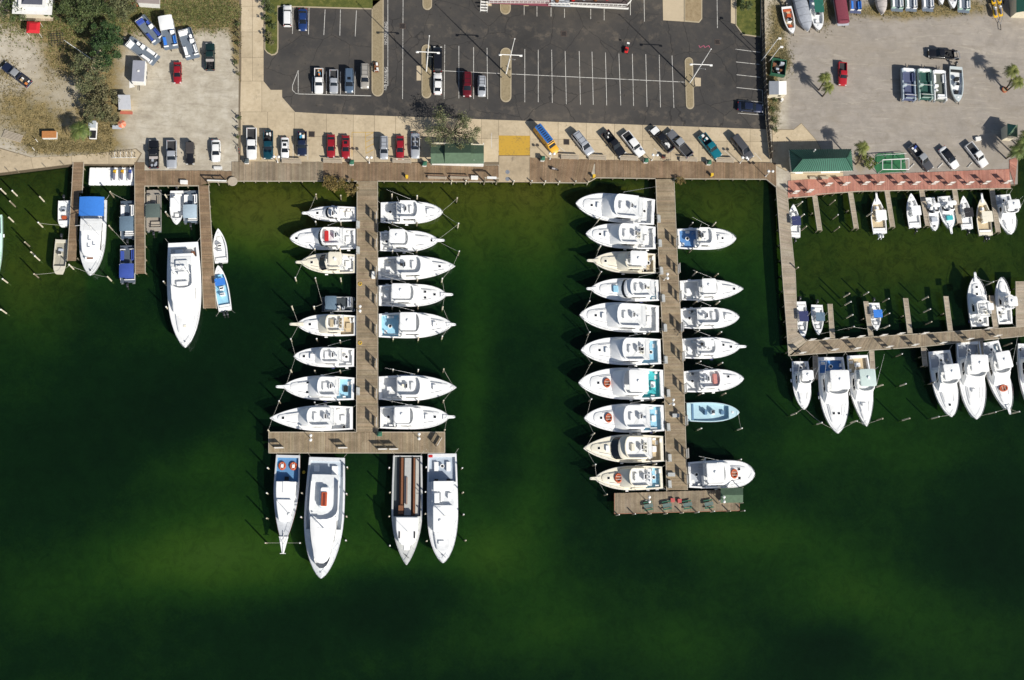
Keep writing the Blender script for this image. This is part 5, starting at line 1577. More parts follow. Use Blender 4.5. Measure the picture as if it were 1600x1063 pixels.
def body_loft(L, W, prof, n=7):
    """prof: list of (x, z_belt, halfwidth factor); a shell with rounded shoulders"""
    rows = []
    for x, z, wf in prof:
        w = W/2*wf
        pts = [(-w*.93, .30), (-w, .55), (-w*.985, z-.10), (-w*.90, z-.015), (-w*.45, z+.025), (0, z+.035)]
        rows.append([(x, y, zz) for y, zz in pts] + [(x, -y, zz) for y, zz in reversed(pts[:-1])])
    return rows

def greenhouse(root, W, xb0, xb1, xt0, xt1, zb, zt, paint, inw=.80, topw=.70, rack=False, sun=None, panel=True):
    "glass band with a painted roof: xb rear..front at the belt, xt rear..front at the roof"
    wb, wt = W/2*inw*1.08, W/2*topw
    def ring(x0, x1, w, z, r):
        return [(x, y, z) for x, y in rrect(x0, x1, -w, w, r)]
    g = MB().loft([ring(xb0, xb1, wb, zb, .22), ring(xb0*.3+xt0*.7, xb1*.3+xt1*.7, wb*.35+wt*.65, zb+(zt-zb)*.72, .2), ring(xt0, xt1, wt, zt, .18)], False, True).build('windows', GLASS, root, smooth=40)
    o = MB().loft([ring(xt0-.03, xt1+.03, wt+.03, zt-.01, .2), ring(xt0, xt1, wt, zt+.03, .2), ring(xt0+.2, xt1-.2, wt-.2, zt+.055, .2)], False, True).build('roof', paint, root, smooth=40)
    for s in (-1, 1):   # pillars
        mb = MB()
        for xb, xt in ((xb0+.04, xt0+.03), (xb1-.04, xt1-.03), ((xb0+xb1)/2, (xt0+xt1)/2)):
            mb.tube((xb, s*wb*.99, zb), (xt, s*wt*1.01, zt), .04, 4)
        mb.build('pillar', paint, root)
    if rack:
        mb = MB()
        for s in (-1, 1):
            mb.tube((xt0+.2, s*(wt-.12), zt+.1), (xt1-.3, s*(wt-.12), zt+.1), .03, 4)
        for x in (xt0+.4, (xt0+xt1)/2, xt1-.6):
            mb.tube((x, -wt+.12, zt+.1), (x, wt-.12, zt+.1), .03, 4)
        mb.build('roof_rack', BLACK, o)
    if sun:
        MB().rbox(xt0+sun, xt0+sun+.6, -.35, .35, zt+.056, zt+.068, .05, .003).build('sunroof', GLASS, o)
    return o

def lamps(root, L, W, zf=.66, zr=.8):
    for s in (-1, 1):
        MB().rbox(L-.16, L+.01, s*W*.36-.2, s*W*.36+.2, zf-.07, zf+.09, .05, .02).build('headlight', LAMP, root)
        MB().rbox(-.01, .10, s*W*.38-.14, s*W*.38+.14, zr-.1, zr+.1, .04, .02).build('tail_light', TAIL, root)
        MB().rbox(L*.60-.1, L*.60+.1, s*(W/2+.09)-.09, s*(W/2+.09)+.09, .98, 1.14, .05, .03).build('mirror', BLACK, root)

def sedan(root, L, W, paint, roofm=None, conv=False, sun=None, wagon=False):
    k = L/4.8
    MB().loft(body_loft(L, W, [(0, .78, .80), (.12*k, .92, .90), (.5*k, .95, .97), (1.1*k, .96, 1.0), (2.4*k, .96, 1.0), (3.3*k, .95, 1.0), (4.1*k, .84, .97), (4.6*k, .74, .88), (4.8*k, .60, .74)]), True, True).build('body', paint, root, smooth=45)
    if conv:
        MB().loft([[(x, y, .955) for x, y in rrect(1.0*k, 3.0*k, -W*.40, W*.40, .25)], [(x, y, .975) for x, y in rrect(1.0*k, 3.0*k, -W*.40, W*.40, .25)]]).build('cabin_floor', BLACK, root)
        for x in (1.35*k, 2.3*k):
            for s in (-.38, .38):
                MB().rbox(x-.25, x+.25, s-.24, s+.24, .98, 1.12, .1, .04).rbox(x-.32, x-.2, s-.22, s+.22, 1.0, 1.4, .05, .03).build('seat', BEDM, root)
        MB().add([(3.25*k, -W*.40, .96), (3.25*k, W*.40, .96), (2.85*k, W*.34, 1.36), (2.85*k, -W*.34, 1.36)], [(0, 1, 2, 3)]).build('windshield', GLASS, root)
    elif wagon:
        greenhouse(root, W, .10*k, 3.55*k, .28*k, 2.75*k, .93, 1.46, roofm or paint, topw=.74, rack=True, sun=sun)
    else:
        greenhouse(root, W, .55*k, 3.45*k, 1.25*k, 2.65*k, .95, 1.40, roofm or paint, sun=sun)
    lamps(root, L, W)
    wheels(root, L, W, 3.85*k, .95*k, .33)

def suv(root, L, W, paint, rack=False, sun=None):
    k = L/4.8
    MB().loft(body_loft(L, W, [(0, .98, .88), (.1*k, 1.08, .95), (.6*k, 1.10, 1.0), (2.4*k, 1.10, 1.0), (3.5*k, 1.08, 1.0), (4.3*k, 1.0, .97), (4.65*k, .92, .90), (4.8*k, .72, .78)]), True, True).build('body', paint, root, smooth=45)
    greenhouse(root, W, .06*k, 3.65*k, .16*k, 2.95*k, 1.07, 1.74, paint, inw=.84, topw=.76, rack=rack, sun=sun)
    lamps(root, L, W, .8, 1.0)
    wheels(root, L, W, 3.9*k, .95*k, .38)

def van(root, L, W, paint, side=None, roofm=None):
    k = L/5.4
    MB().loft(body_loft(L, W, [(0, 1.0, .90), (.1, 1.1, .97), (1*k, 1.1, 1), (3.8*k, 1.1, 1), (4.5*k, 1.05, .98), (5.1*k, .95, .92), (5.4*k, .7, .78)]), True, True).build('body', side or paint, root, smooth=45)
    MB().loft([[(x, y, 1.09) for x, y in rrect(.03, 4.3*k, -W*.485, W*.485, .18)], [(x, y, 1.7) for x, y in rrect(.05, 3.9*k, -W*.47, W*.47, .18)], [(x, y, 2.05) for x, y in rrect(.1, 3.6*k, -W*.42, W*.42, .2)]]).build('cabin', side or paint, root, smooth=40)
    ro = MB().rbox(.12, 3.58*k, -W*.41, W*.41, 2.04, 2.12, .2, .03).build('roof', roofm or paint, root)
    for s in (-1, 1):
        for i in range(4):
            x0 = .35 + i*.85*k
            MB().add([(x0, s*W*.4795, 1.28), (x0+.68*k, s*W*.4795, 1.28), (x0+.66*k, s*W*.472, 1.68), (x0+.02, s*W*.472, 1.68)], [(0, 1, 2, 3)]).build('side_window', GLASS, root)
    MB().add([(4.34*k, -W*.42, 1.12), (4.34*k, W*.42, 1.12), (3.66*k, W*.38, 2.0), (3.66*k, -W*.38, 2.0)], [(0, 1, 2, 3)]).build('windshield', GLASS, root)
    lamps(root, L, W, .8, 1.0)
    wheels(root, L, W, 4.4*k, 1.0*k, .38)
    return ro

def pickup(root, L, W, paint, crew=False, load=None, toolbox=None, cap=None, roofm=None, hood=None):
    k = L/5.6
    cab0 = (1.75 if crew else 2.25)*k
    fr = [(cab0-.02, 1.10, 1.0), (cab0+.1, 1.12, 1.0), (4.0*k, 1.12, 1.0), (4.25*k, 1.10, 1.0), (5.0*k, 1.06, .98), (5.45*k, .98, .93), (5.6*k, .72, .82)]
    MB().loft(body_loft(L, W, fr), True, True).build('body', paint, root, smooth=45)
    # bed: floor, side walls, tailgate
    bed = MB().box(.06, cab0-.04, -W*.44, W*.44, .62, .68).build('bed_floor', BEDM, root)
    for s in (-1, 1):
        MB().prism(rrect(.0, cab0-.03, s*W*.46-.075, s*W*.46+.075, .05), .42, 1.10, .02).build('bed_side', paint, root)
    MB().rbox(0, .09, -W*.41, W*.41, .5, 1.09, .03, .02).build('tailgate', paint, root)
    MB().rbox(-.14, .0, -W*.45, W*.45, .40, .58, .04, .03).build('bumper', CHROME, root)
    greenhouse(root, W, cab0+.02, 4.05*k, cab0+.16, 3.45*k, 1.10, 1.78, roofm or paint, inw=.83, topw=.74)
    if hood:
        MB().rbox(4.22*k, 5.35*k, -W*.42, W*.42, 1.02, 1.15, .15, .04).build('hood', hood, root)
    if cap:
        MB().loft([[(x, y, 1.11) for x, y in rrect(.05, cab0-.03, -W*.47, W*.47, .1)], [(x, y, 1.7) for x, y in rrect(.15, cab0-.05, -W*.40, W*.40, .15)]]).build('bed_cap', cap, root)
    if toolbox:
        MB().rbox(cab0-.55, cab0-.08, -W*.42, W*.42, .85, 1.16, .04, .02).build('toolbox', toolbox, root)
    if load:
        q = random.Random(int(L*1000))
        for i in range(6):
            x, y = q.uniform(.3, cab0-.7), q.uniform(-W*.28, W*.28)
            s = q.uniform(.15, .32)
            MB().rbox(x-s, x+s, y-s*.8, y+s*.8, .685, .685+q.uniform(.2, .45), .06, .03).build('cargo', q.choice(load), root)
    lamps(root, L, W, .82, .9)
    wheels(root, L, W, 4.65*k, 1.15*k, .39)

def jeep(root, L, W, paint, topm):
    MB().loft(body_loft(L, W, [(0, 1.0, .92), (.1, 1.05, .95), (2.2, 1.05, .95), (2.3, 1.02, .80), (L-.15, .95, .72), (L, .7, .70)]), True, True).build('body', paint, root, smooth=45)
    MB().rbox(.05, 2.25, -W*.46, W*.46, 1.05, 1.75, .12, .06).build('soft_top', topm, root)
    for s in (-1, 1):
        MB().rbox(L-1.3, L-.45, s*W*.44-.16, s*W*.44+.16, .75, .85, .1, .03).build('fender', BLACK, root)
    MB().rbox(-.3, -.02, -.33, .33, .7, 1.35, .1, .05).build('spare_tyre', BLACK, root)
    lamps(root, L, W, .8, .85)
    wheels(root, L, W, L-.85, .75, .40)

def paint(name, c, metal=.25):
    return mat('car_paint_'+name, c, .28, metal=metal, var=.05, coat=.6)
CP = dict(white=paint('white', (.76, .76, .75), 0), silver=paint('silver', (.50, .52, .55), .35), black=paint('black', (.010, .010, .012), 0), red=paint('red', (.27, .010, .016), 0), dred=paint('dark_red', (.14, .010, .016)),
          navy=paint('navy', (.018, .026, .06)), blue=paint('blue', (.02, .05, .17)), steel=paint('steel_blue', (.10, .15, .22)), dgreen=paint('dark_green', (.012, .035, .032)), teal=paint('teal', (.008, .17, .22)),
          dteal=paint('dark_teal', (.008, .06, .085)), grey=paint('grey', (.20, .20, .21)), dgrey=paint('dark_grey', (.085, .085, .09)), beige=paint('beige', (.42, .39, .34)), lgrey=paint('light_grey', (.36, .37, .38)), pred=paint('bright_red', (.38, .014, .02), 0))
STUFFM = [mat('cargo_tan', (.5, .36, .2), .8), mat('cargo_orange', (.6, .2, .05), .7), WPAINT, mat('cargo_blue', (.05, .3, .5), .6), BLACK]
GA = 'vehicles parked at the marina'
def car(kind, x, y, lpx, d, label, name, wpx=15.0, cat='car', z=None, **kw):
    z = (.024 if y > 176 and x > 372 and x < 1200 else .006) if z is None else z
    c = P(x, y, 1.0)
    A, B = P(x, y), P(x+d[0], y+d[1])
    rz = heading(A, B)
    L = lpx*scale_at(x, y)*.985
    W = min(2.05, wpx*scale_at(x, y))
    t = thing(name, label, cat, (c.x - L/2*math.cos(rz), c.y - L/2*math.sin(rz), z), rz, GA)
    kind(t, L, W, **kw)
    return t
DN, UP = (0, 1), (0, -1)
DR = (.62, .785)
car(pickup, 25, 116, 54, (-.8, -.6), 'dark pickup with junk in its bed on the western sand', 'pickup_truck', cat='pickup', paint=CP['navy'], load=STUFFM, roofm=CP['lgrey'])
car(sedan, 277, 113, 36, DN, 'small red car parked alone on the gravel', 'car', 13, paint=CP['red'])
car(pickup, 328, 88, 46, UP, 'dark green pickup with a tan toolbox on the gravel', 'pickup_truck', cat='pickup', paint=CP['dgreen'], toolbox=CANV['taupe'], load=[BLACK])
car(suv, 449, 24, 36, UP, 'white wagon at the grassy end of the small bay row', 'car', 13.5, paint=CP['white'])
car(sedan, 473, 30, 37, DN, 'dark blue car beside the white wagon at the grass edge', 'car', 14, paint=CP['blue'])
car(pickup, 498, 126, 42, DN, 'white pickup with cargo, first in the row of four by the kerb strip', 'pickup_truck', 14, cat='pickup', paint=CP['white'], load=STUFFM)
car(pickup, 521.5, 127, 39, DN, 'silver pickup beside the white pickup in the row of four', 'pickup_truck', 13.5, cat='pickup', paint=CP['silver'])
car(suv, 545.5, 126, 39, DN, 'steel blue wagon in the row of four', 'car', 14, paint=CP['steel'], sun=1.9)
car(suv, 570, 119, 40, DN, 'beige wagon with a roof rack beside the median strip', 'car', 14, paint=CP['beige'], rack=True)
car(van, 684, 92, 42, UP, 'black van nose to tail with a white car in the big lot', 'van', 14.5, cat='van', paint=CP['black'])
car(sedan, 684, 130, 36, UP, 'white sedan behind the black van in the big lot', 'car', 13.5, paint=CP['white'])
car(suv, 730, 132, 40, DN, 'dark red wagon in the big lot', 'car', 14, paint=CP['dred'], rack=True)
car(sedan, 753, 134, 34, DN, 'silver white wagon beside the dark red one', 'car', 13, paint=CP['silver'], wagon=True)
car(sedan, 1173, 167, 40, (1, .1), 'navy sedan parked crosswise at the fence', 'car', 15, paint=CP['navy'])
car(pickup, 240, 240, 47, UP, 'black pickup with a toolbox behind the jet ski float', 'pickup_truck', 16, cat='pickup', paint=CP['black'], toolbox=CANV['taupe'], load=[CANV['grey']])
car(pickup, 268, 241, 47, DN, 'silver pickup between a black pickup and a black jeep', 'pickup_truck', 16, cat='pickup', paint=CP['silver'])
car(jeep, 297, 240, 36, DN, 'black jeep with a charcoal soft top', 'car', 13.5, paint=CP['black'], topm=mat('charcoal_soft_top', (.045, .04, .04), .9))
car(sedan, 337, 235, 37, DN, 'white sedan with dark windows at the end of the gravel', 'car', 14.5, paint=CP['white'])
car(pickup, 393, 224, 52, DN, 'big white pickup at the start of the boardwalk row', 'pickup_truck', 16, cat='pickup', paint=CP['white'])
car(pickup, 419, 226, 47, DN, 'dark teal pickup beside the big white pickup', 'pickup_truck', 15.5, cat='pickup', paint=CP['dteal'], load=[BLACK, WPAINT])
car(sedan, 445, 231, 36, DN, 'white sedan with a sunroof beside the dark teal pickup', 'car', 13, paint=CP['white'], sun=.3)
car(pickup, 472, 224, 40, DN, 'black pickup with an orange and blue load', 'pickup_truck', 15, cat='pickup', paint=CP['navy'], load=STUFFM)
car(sedan, 517, 228, 39, DN, 'red car with a dark windshield, west of its red neighbour', 'car', 13.5, paint=CP['red'])
car(sedan, 540, 229, 38, DN, 'red car with a silver sunshade beside the hatched bay', 'car', 13.5, paint=CP['red'], sun=.2)
car(suv, 600, 231, 37, DN, 'silver wagon east of the hatched bay', 'car', 13, paint=CP['silver'], rack=True)
car(sedan, 625, 230, 39, DN, 'red car between a silver wagon and a silver convertible', 'car', 13, paint=CP['red'])
car(sedan, 649, 227, 42, DN, 'silver convertible with a dark cabin next to the tree', 'car', 14.5, paint=CP['silver'], conv=True)
t_ = car(van, 854, 218, 52, DR, 'long blue roofed shuttle van with yellow sides', 'van', 14, cat='van', paint=mat('shuttle_blue', (.03, .14, .42), .4), side=mat('shuttle_yellow', (.68, .36, .03), .4), roofm=mat('shuttle_blue2', (.03, .14, .42), .4))
for i in range(9):
    MB().rbox(.35+i*.50, .35+i*.50+.26, -.45, .45, 2.125, 2.19, .05, .02).build('roof_slat', mat('shuttle_dark', (.012, .03, .09), .5), t_)
car(suv, 911, 224, 42, DR, 'silver wagon parked at a slant beside a storm drain', 'car', 15, paint=CP['silver'], rack=True)
car(pickup, 959, 224, 46, DR, 'black pickup parked at a slant', 'pickup_truck', 15.5, cat='pickup', paint=CP['black'], load=[WPAINT, BLACK])
car(pickup, 990, 225, 44, DR, 'white pickup parked at a slant beside the black one', 'pickup_truck', 15, cat='pickup', paint=CP['white'], load=[BLACK], crew=True)
car(pickup, 1034, 217, 46, (-.66, -.75), 'black pickup with a white hood, backed in at a slant', 'pickup_truck', 15, cat='pickup', paint=CP['black'], hood=CP['white'], load=[WPAINT, CANV['taupe']])
car(pickup, 1062, 224, 50, (-.66, -.75), 'grey pickup backed in at a slant', 'pickup_truck', 15.5, cat='pickup', paint=CP['grey'], roofm=CP['lgrey'])
car(pickup, 1110, 228, 44, DR, 'bright teal pickup parked at a slant', 'pickup_truck', 15.5, cat='pickup', paint=CP['teal'], load=[WPAINT, CP['teal']])
car(suv, 1160, 230, 44, DR, 'dark grey wagon at the east end of the slanted row', 'car', 15.5, paint=CP['dgrey'])
car(pickup, 1317, 115, 37, DN, 'small red pickup alone on the eastern lot', 'pickup_truck', 13, cat='pickup', paint=CP['pred'])
car(pickup, 1440, 246, 46, DR, 'grey pickup with cargo above the red deck', 'pickup_truck', 15, cat='pickup', paint=CP['dgrey'], load=[WPAINT, CANV['royal']], roofm=CP['lgrey'])
car(sedan, 1484, 246, 38, DR, 'white sedan with a black roof above the red deck', 'car', 14, paint=CP['white'], roofm=CP['black'])
car(pickup, 1527, 242, 42, DR, 'white pickup beside the palms above the red deck', 'pickup_truck', 15, cat='pickup', paint=CP['white'])
car(pickup, 1471, 84, 40, (-1, -.05), 'black pickup towing gear across the eastern lot', 'pickup_truck', 15, cat='pickup', paint=CP['black'], load=[BLACK])
# ------------------------------------------------------------------ buildings
ROOFG = mat('green_metal_roof', (.045, .155, .105), .45, metal=.2, var=.12, scale=.8)
ROOFS = mat('green_shingle', (.078, .128, .078), .85, var=.22, scale=1.5)
WALLC = mat('cream_siding', (.66, .60, .46), .8, var=.1)
GREYR = mat('grey_sheet_roof', (.40, .42, .45), .55, var=.12)

def seamed(root, quad, n, m, w=.085, h=.05, name='roof_seam'):
    "standing seams between edge a-b and edge d-c of the roof face"
    a, b, c, d = [Vector(q) for q in quad]
    for i in range(n+1):
        p, q = a.lerp(b, i/n), d.lerp(c, i/n)
        if (p-q).length < .15:
            continue
        MB().tube(tuple(p+Vector((0, 0, .02))), tuple(q+Vector((0, 0, .02))), w, 4).build(name, m, root)

# green roofed shop by the red deck (eaves drawn at 3.4 m)
sh = thing('shop_building', 'cream shop under a ribbed green hip roof beside the red deck', 'building')
ez, rz_ = 3.3, 5.6
A, B, C, D = [P(x, y, ez) for x, y in ((1233, 234), (1330, 233), (1333, 267), (1237, 269))]
r0, r1 = P(1254, 249, rz_), P(1322, 247, rz_)
for nm, q, n in (('roof_slope', (D, C, r1, r0), 26), ('roof_slope', (B, A, r0, r1), 26), ('roof_hip', (A, D, r0, r0), 9), ('roof_hip', (C, B, r1, r1), 9)):
    o = MB().add([tuple(v) for v in q], [(0, 1, 2, 3)] if (q[2]-q[3]).length > .1 else [(0, 1, 2)]).build(nm, ROOFG, sh)
    seamed(o, q, n, mat('green_seam', (.022, .085, .058), .5))
MB().prism([tuple(v)[:2] for v in (A, B, C, D)], ez-.22, ez-.03).build('fascia', WPAINT, sh)
wq = inset([tuple(v)[:2] for v in (D, C, B, A)], .9)
MB().prism(wq, 0, ez-.2).build('wall', WALLC, sh)
a, b = Vector(wq[0]), Vector(wq[1])
d = (b-a).normalized()
nrm = Vector((d.y, -d.x))
for u0, u1, z0, z1, m in ((.05, .16, 0, 2.2, WPAINT), (.22, .36, 1.0, 2.2, GLASS), (.42, .56, 1.0, 2.2, GLASS), (.62, .72, 0, 2.2, TEAK), (.78, .94, 1.0, 2.2, GLASS)):
    p, q = a.lerp(b, u0)+nrm*.03, a.lerp(b, u1)+nrm*.03
    MB().add([(p.x, p.y, z0), (q.x, q.y, z0), (q.x, q.y, z1), (p.x, p.y, z1)], [(0, 1, 2, 3)]).build('window' if m is GLASS else 'door', m, sh)
p, q = a+nrm*.2, b+nrm*.2
MB().add([(p.x, p.y, .05), (q.x, q.y, .05), (q.x+nrm.x*1.7, q.y+nrm.y*1.7, .05), (p.x+nrm.x*1.7, p.y+nrm.y*1.7, .05)], [(0, 1, 2, 3)]).build('doorstep', CONC, sh)
for u0, u1 in ((.02, .16), (.50, .86)):
    p, q = a.lerp(b, u0), a.lerp(b, u1)
    MB().add([(p.x+nrm.x*.06, p.y+nrm.y*.06, 2.75), (q.x+nrm.x*.06, q.y+nrm.y*.06, 2.75), (q.x+nrm.x*1.0, q.y+nrm.y*1.0, 2.35), (p.x+nrm.x*1.0, p.y+nrm.y*1.0, 2.35)], [(0, 1, 2, 3)]).build('awning', CREAM, sh)
pv = P(1272, 236, 4.2)
MB().cyl(pv.x, pv.y, 3.6, 5.0, .14, n=8).build('vent_pipe', WPAINT, sh)
for u in (.42, .62):
    p = a.lerp(b, u)+nrm*1.3
    MB().rbox(p.x-.9, p.x+.9, p.y-.25, p.y+.25, .06, .5, .05, .03).build('shop_bench', BEAM, sh)

# green hut with three hipped bays on the boardwalk
hu = thing('boardwalk_hut', 'open market hut with a green shingle roof in three bays under the tree', 'building')
ez = 2.5
def hip(x0, x1, ytop, ybot, ymid, z1, ends):
    a_, b_, c_, d_ = P(x0, ytop, ez), P(x1, ytop, ez), P(x1, ybot, ez), P(x0, ybot, ez)
    r_, s_ = P(x0+ends[0], ymid, z1), P(x1-ends[1], ymid, z1)
    for nm, q in (('roof_slope', (d_, c_, s_, r_)), ('roof_slope', (b_, a_, r_, s_))):
        MB().add([tuple(v) for v in q], [(0, 1, 2, 3)]).build(nm, ROOFS, hu)
    if ends[0]:
        MB().add([tuple(v) for v in (a_, d_, r_)], [(0, 1, 2)]).build('roof_hip', ROOFS, hu)
    if ends[1]:
        MB().add([tuple(v) for v in (c_, b_, s_)], [(0, 1, 2)]).build('roof_hip', ROOFS, hu)
hip(673, 695, 227, 256, 240, 3.6, (0, 0))
hip(695, 736, 224, 256, 239, 4.4, (0, 0))
hip(736, 756, 227, 256, 240, 3.6, (0, 0))
for x in (674.5, 694, 715, 736, 754):
    for y in (231, 256):
        p = P(x, y)
        MB().box(p.x-.08, p.x+.08, p.y-.08, p.y+.08, 0, ez+.1).build('post', WPAINT, hu)
p, q = P(675, 256.5), P(755, 256.5)
MB().box(p.x, q.x, p.y-.1, p.y+.1, 2.1, ez-.01).build('beam', WPAINT, hu)
MB().box(p.x, q.x, p.y-.25, p.y+.25, .12, 1.0).build('counter', WPAINT, hu)
p2 = P(675, 230)
MB().box(p2.x, q.x, p2.y-.1, p2.y+.1, 0, ez).build('wall', WALLC, hu)
for x in (695, 739):
    pts = [P(x-8+16*i/8, 257.5, 0) for i in range(9)]
    MB().path([(v.x, v.y, 2.1+.75*math.sin(math.pi*i/8)) for i, v in enumerate(pts)], .07, 5).build('arch_trim', WPAINT, hu)

# shed on the outer cross deck
gs = thing('dock_shed', 'long green roofed fish shed on the outer corner of the picnic table deck', 'shed')
a_, b_, c_, d_ = [P(x, y, 2.3) for x, y in ((1126, 763), (1161, 762), (1161, 785.5), (1126, 786))]
r_, s_ = P(1126, 774, 3.0), P(1161, 773.5, 3.0)
for q in ((d_, c_, s_, r_), (b_, a_, r_, s_)):
    o = MB().add([tuple(v) for v in q], [(0, 1, 2, 3)]).build('roof_slope', ROOFS, gs)
for v in (a_, b_, c_, d_):
    MB().box(v.x-.07, v.x+.07, v.y-.07, v.y+.07, -4 if v in (b_, c_) else .1, 2.3).build('post', BEAM, gs)
MB().box(a_.x+.3, b_.x-1.2, d_.y+.5, d_.y+1.3, .12, 1.0).build('cleaning_table', STEEL, gs)

# small white shed by the fence and the garden hut at the east edge
ws = thing('storage_shed', 'little cream shed with a white and grey gable roof by the fence', 'shed')
A, B, C, D = [P(x, y, 2.3) for x, y in ((1202, 127), (1229, 127), (1229, 148), (1202, 148))]
rt, rb = P(1217, 127, 3.1), P(1217, 148, 3.1)
MB().add([tuple(v) for v in (A, D, rb, rt)], [(0, 1, 2, 3)]).build('roof_slope', GREYR, ws)
MB().add([tuple(v) for v in (rt, rb, C, B)], [(0, 1, 2, 3)]).build('roof_slope', WPAINT, ws)
x0, x1, y0, y1 = D.x+.15, C.x-.15, D.y+.15, A.y-.15
MB().add([(x0, y0, 0), (x1, y0, 0), (x1, y1, 0), (x0, y1, 0), (x0, y0, 2.3), (x1, y0, 2.3), (x1, y1, 2.3), (x0, y1, 2.3), (rb.x, y0, 3.0), (rb.x, y1, 3.0)],
         [(0, 1, 5, 8, 4), (1, 2, 6, 5), (2, 3, 7, 9, 6), (3, 0, 4, 7)]).build('wall', WALLC, ws)
MB().box(x0+2.0, x0+2.6, y0-.04, y0-.005, 1.2, 1.8).build('window', GLASS, ws)
MB().cyl(x1-.3, y0-.5, 0, .9, .3, n=10).build('gas_bottle', WPAINT, ws)

gh = thing('garden_hut', 'green gabled hut among palms at the eastern edge', 'building')
A, B, C, D = [P(x, y, 2.8) for x, y in ((1574, 193), (1590, 194), (1590, 215), (1574, 214))]
rt, rb = P(1588, 196, 4.0), P(1576, 211, 4.0)
MB().add([tuple(v) for v in (A, D, rb, rt)], [(0, 1, 2, 3)]).build('roof_slope', ROOFG, gh)
MB().add([tuple(v) for v in (rt, rb, C, B)], [(0, 1, 2, 3)]).build('roof_slope', ROOFS, gh)
MB().box(D.x+.2, C.x-.2, D.y+.2, A.y-.2, 0, 2.75).build('wall', WALLC, gh)
gh2 = thing('garage', 'green roofed building cut off by the northeast corner', 'building')
A, B, C, D = [P(x, y, 3.0) for x, y in ((1588, -60), (1680, -60), (1680, 20), (1588, 20))]
rt, rb = P(1612, -60, 4.6), P(1612, 16, 4.6)
MB().add([tuple(v) for v in (A, D, rb, rt)], [(0, 1, 2, 3)]).build('roof_slope', ROOFG, gh2)
MB().add([tuple(v) for v in (rt, rb, C, B)], [(0, 1, 2, 3)]).build('roof_slope', ROOFG, gh2)
MB().box(D.x+.3, C.x-.3, D.y+.3, A.y-.3, 0, 2.95).build('wall', WALLC, gh2)

# harbour restaurant with white balconies at the top edge
rb_ = thing('balcony_building', 'big building with white railed balconies on white columns above the big lot', 'building')
zb = 3.9
p0, p1 = P(752, -6, zb), P(982, -3, zb)
def quadbox(x0, x1, y0, y1, z0, z1, nm, m, par=rb_):
    a_, b_ = P(x0, y1, z1), P(x1, y0, z1)
    MB().box(a_.x, b_.x, a_.y, b_.y, z0, z1).build(nm, m, par)
quadbox(754, 976, -140, -14, 0, 3.7, 'wall', WALLC)
quadbox(764, 860, -140, 5, 3.7, zb, 'balcony_floor', mat('balcony_floor', (.20, .05, .07), .7))
quadbox(860, 890, -140, 9, 3.7, zb, 'balcony_floor', GREYD)
quadbox(890, 978, -140, 8, 3.7, zb, 'balcony_floor', mat('balcony_mats', (.08, .06, .06), .8))
quadbox(752, 980, -200, -30, 4.6, 7.4, 'upper_wall', WALLC)
def rail(x0, y0, x1, y1, n):
    a_, b_ = P(x0, y0, zb), P(x1, y1, zb)
    o = MB().tube((a_.x, a_.y, zb+1.1), (b_.x, b_.y, zb+1.1), .07, 5).tube((a_.x, a_.y, zb+.15), (b_.x, b_.y, zb+.15), .05, 4).build('railing', WPAINT, rb_)
    for i in range(n+1):
        v = a_.lerp(b_, i/n)
        MB().box(v.x-.035, v.x+.035, v.y-.035, v.y+.035, zb, zb+1.1).build('baluster', WPAINT, o)
    d_ = (b_-a_)
    for i in range(n*3):
        v = a_.lerp(b_, (i+.5)/(n*3))
        MB().box(v.x-.02, v.x+.02, v.y-.02, v.y+.02, zb+.15, zb+1.1).build('spindle', WPAINT, o)
rail(764, 5, 857, 5.5, 14); rail(857, 9, 889, 9.5, 5); rail(889, 8, 978, 11, 13); rail(978, 11, 986, 3, 2); rail(986, 3, 986, -30, 3)
MB().box(p0.x+1.6, p1.x, P(870, 6.5, zb).y-.25, P(870, 6.5, zb).y, zb-.45, zb-.02).build('balcony_fascia', WPAINT, rb_)
for x in (764, 793, 822, 851, 884, 916, 949, 970):
    v = P(x, 10, 0)
    MB().cyl(v.x, v.y+.6, 0, 3.7, .22, n=10).build('column', WPAINT, rb_)
    MB().box(v.x-.55, v.x+.55, v.y+.05, v.y+1.15, .0, .12).build('column_base', CONC, rb_)
for i in range(7):
    a_ = P(750, 1+2.6*i, 0)
    MB().box(a_.x, a_.x+1.5, a_.y-.15, a_.y+.15, max(.1, 3.3-i*.52)-.1, max(.1, 3.3-i*.52)).build('stair_tread', WPAINT, rb_)
for dx in (0, 1.5):
    a_, b_ = P(750, 0, 0), P(750, 19, 0)
    MB().tube((a_.x+dx, a_.y, 4.3), (b_.x+dx, b_.y, 1.0), .05, 5).build('stair_rail', WPAINT, rb_)
    MB().tube((b_.x+dx, b_.y, 0), (b_.x+dx, b_.y, 1.0), .05, 5).build('stair_post', WPAINT, rb_)
for i, (x, y) in enumerate(((870, 2), (895, 0), (912, -2), (930, 0), (948, -2))):
    v = P(x, y, zb)
    MB().cyl(v.x, v.y, zb, zb+.75, .45, .45, 12).build('cafe_table', (TEAK, RED, GREYD)[i % 3], rb_)

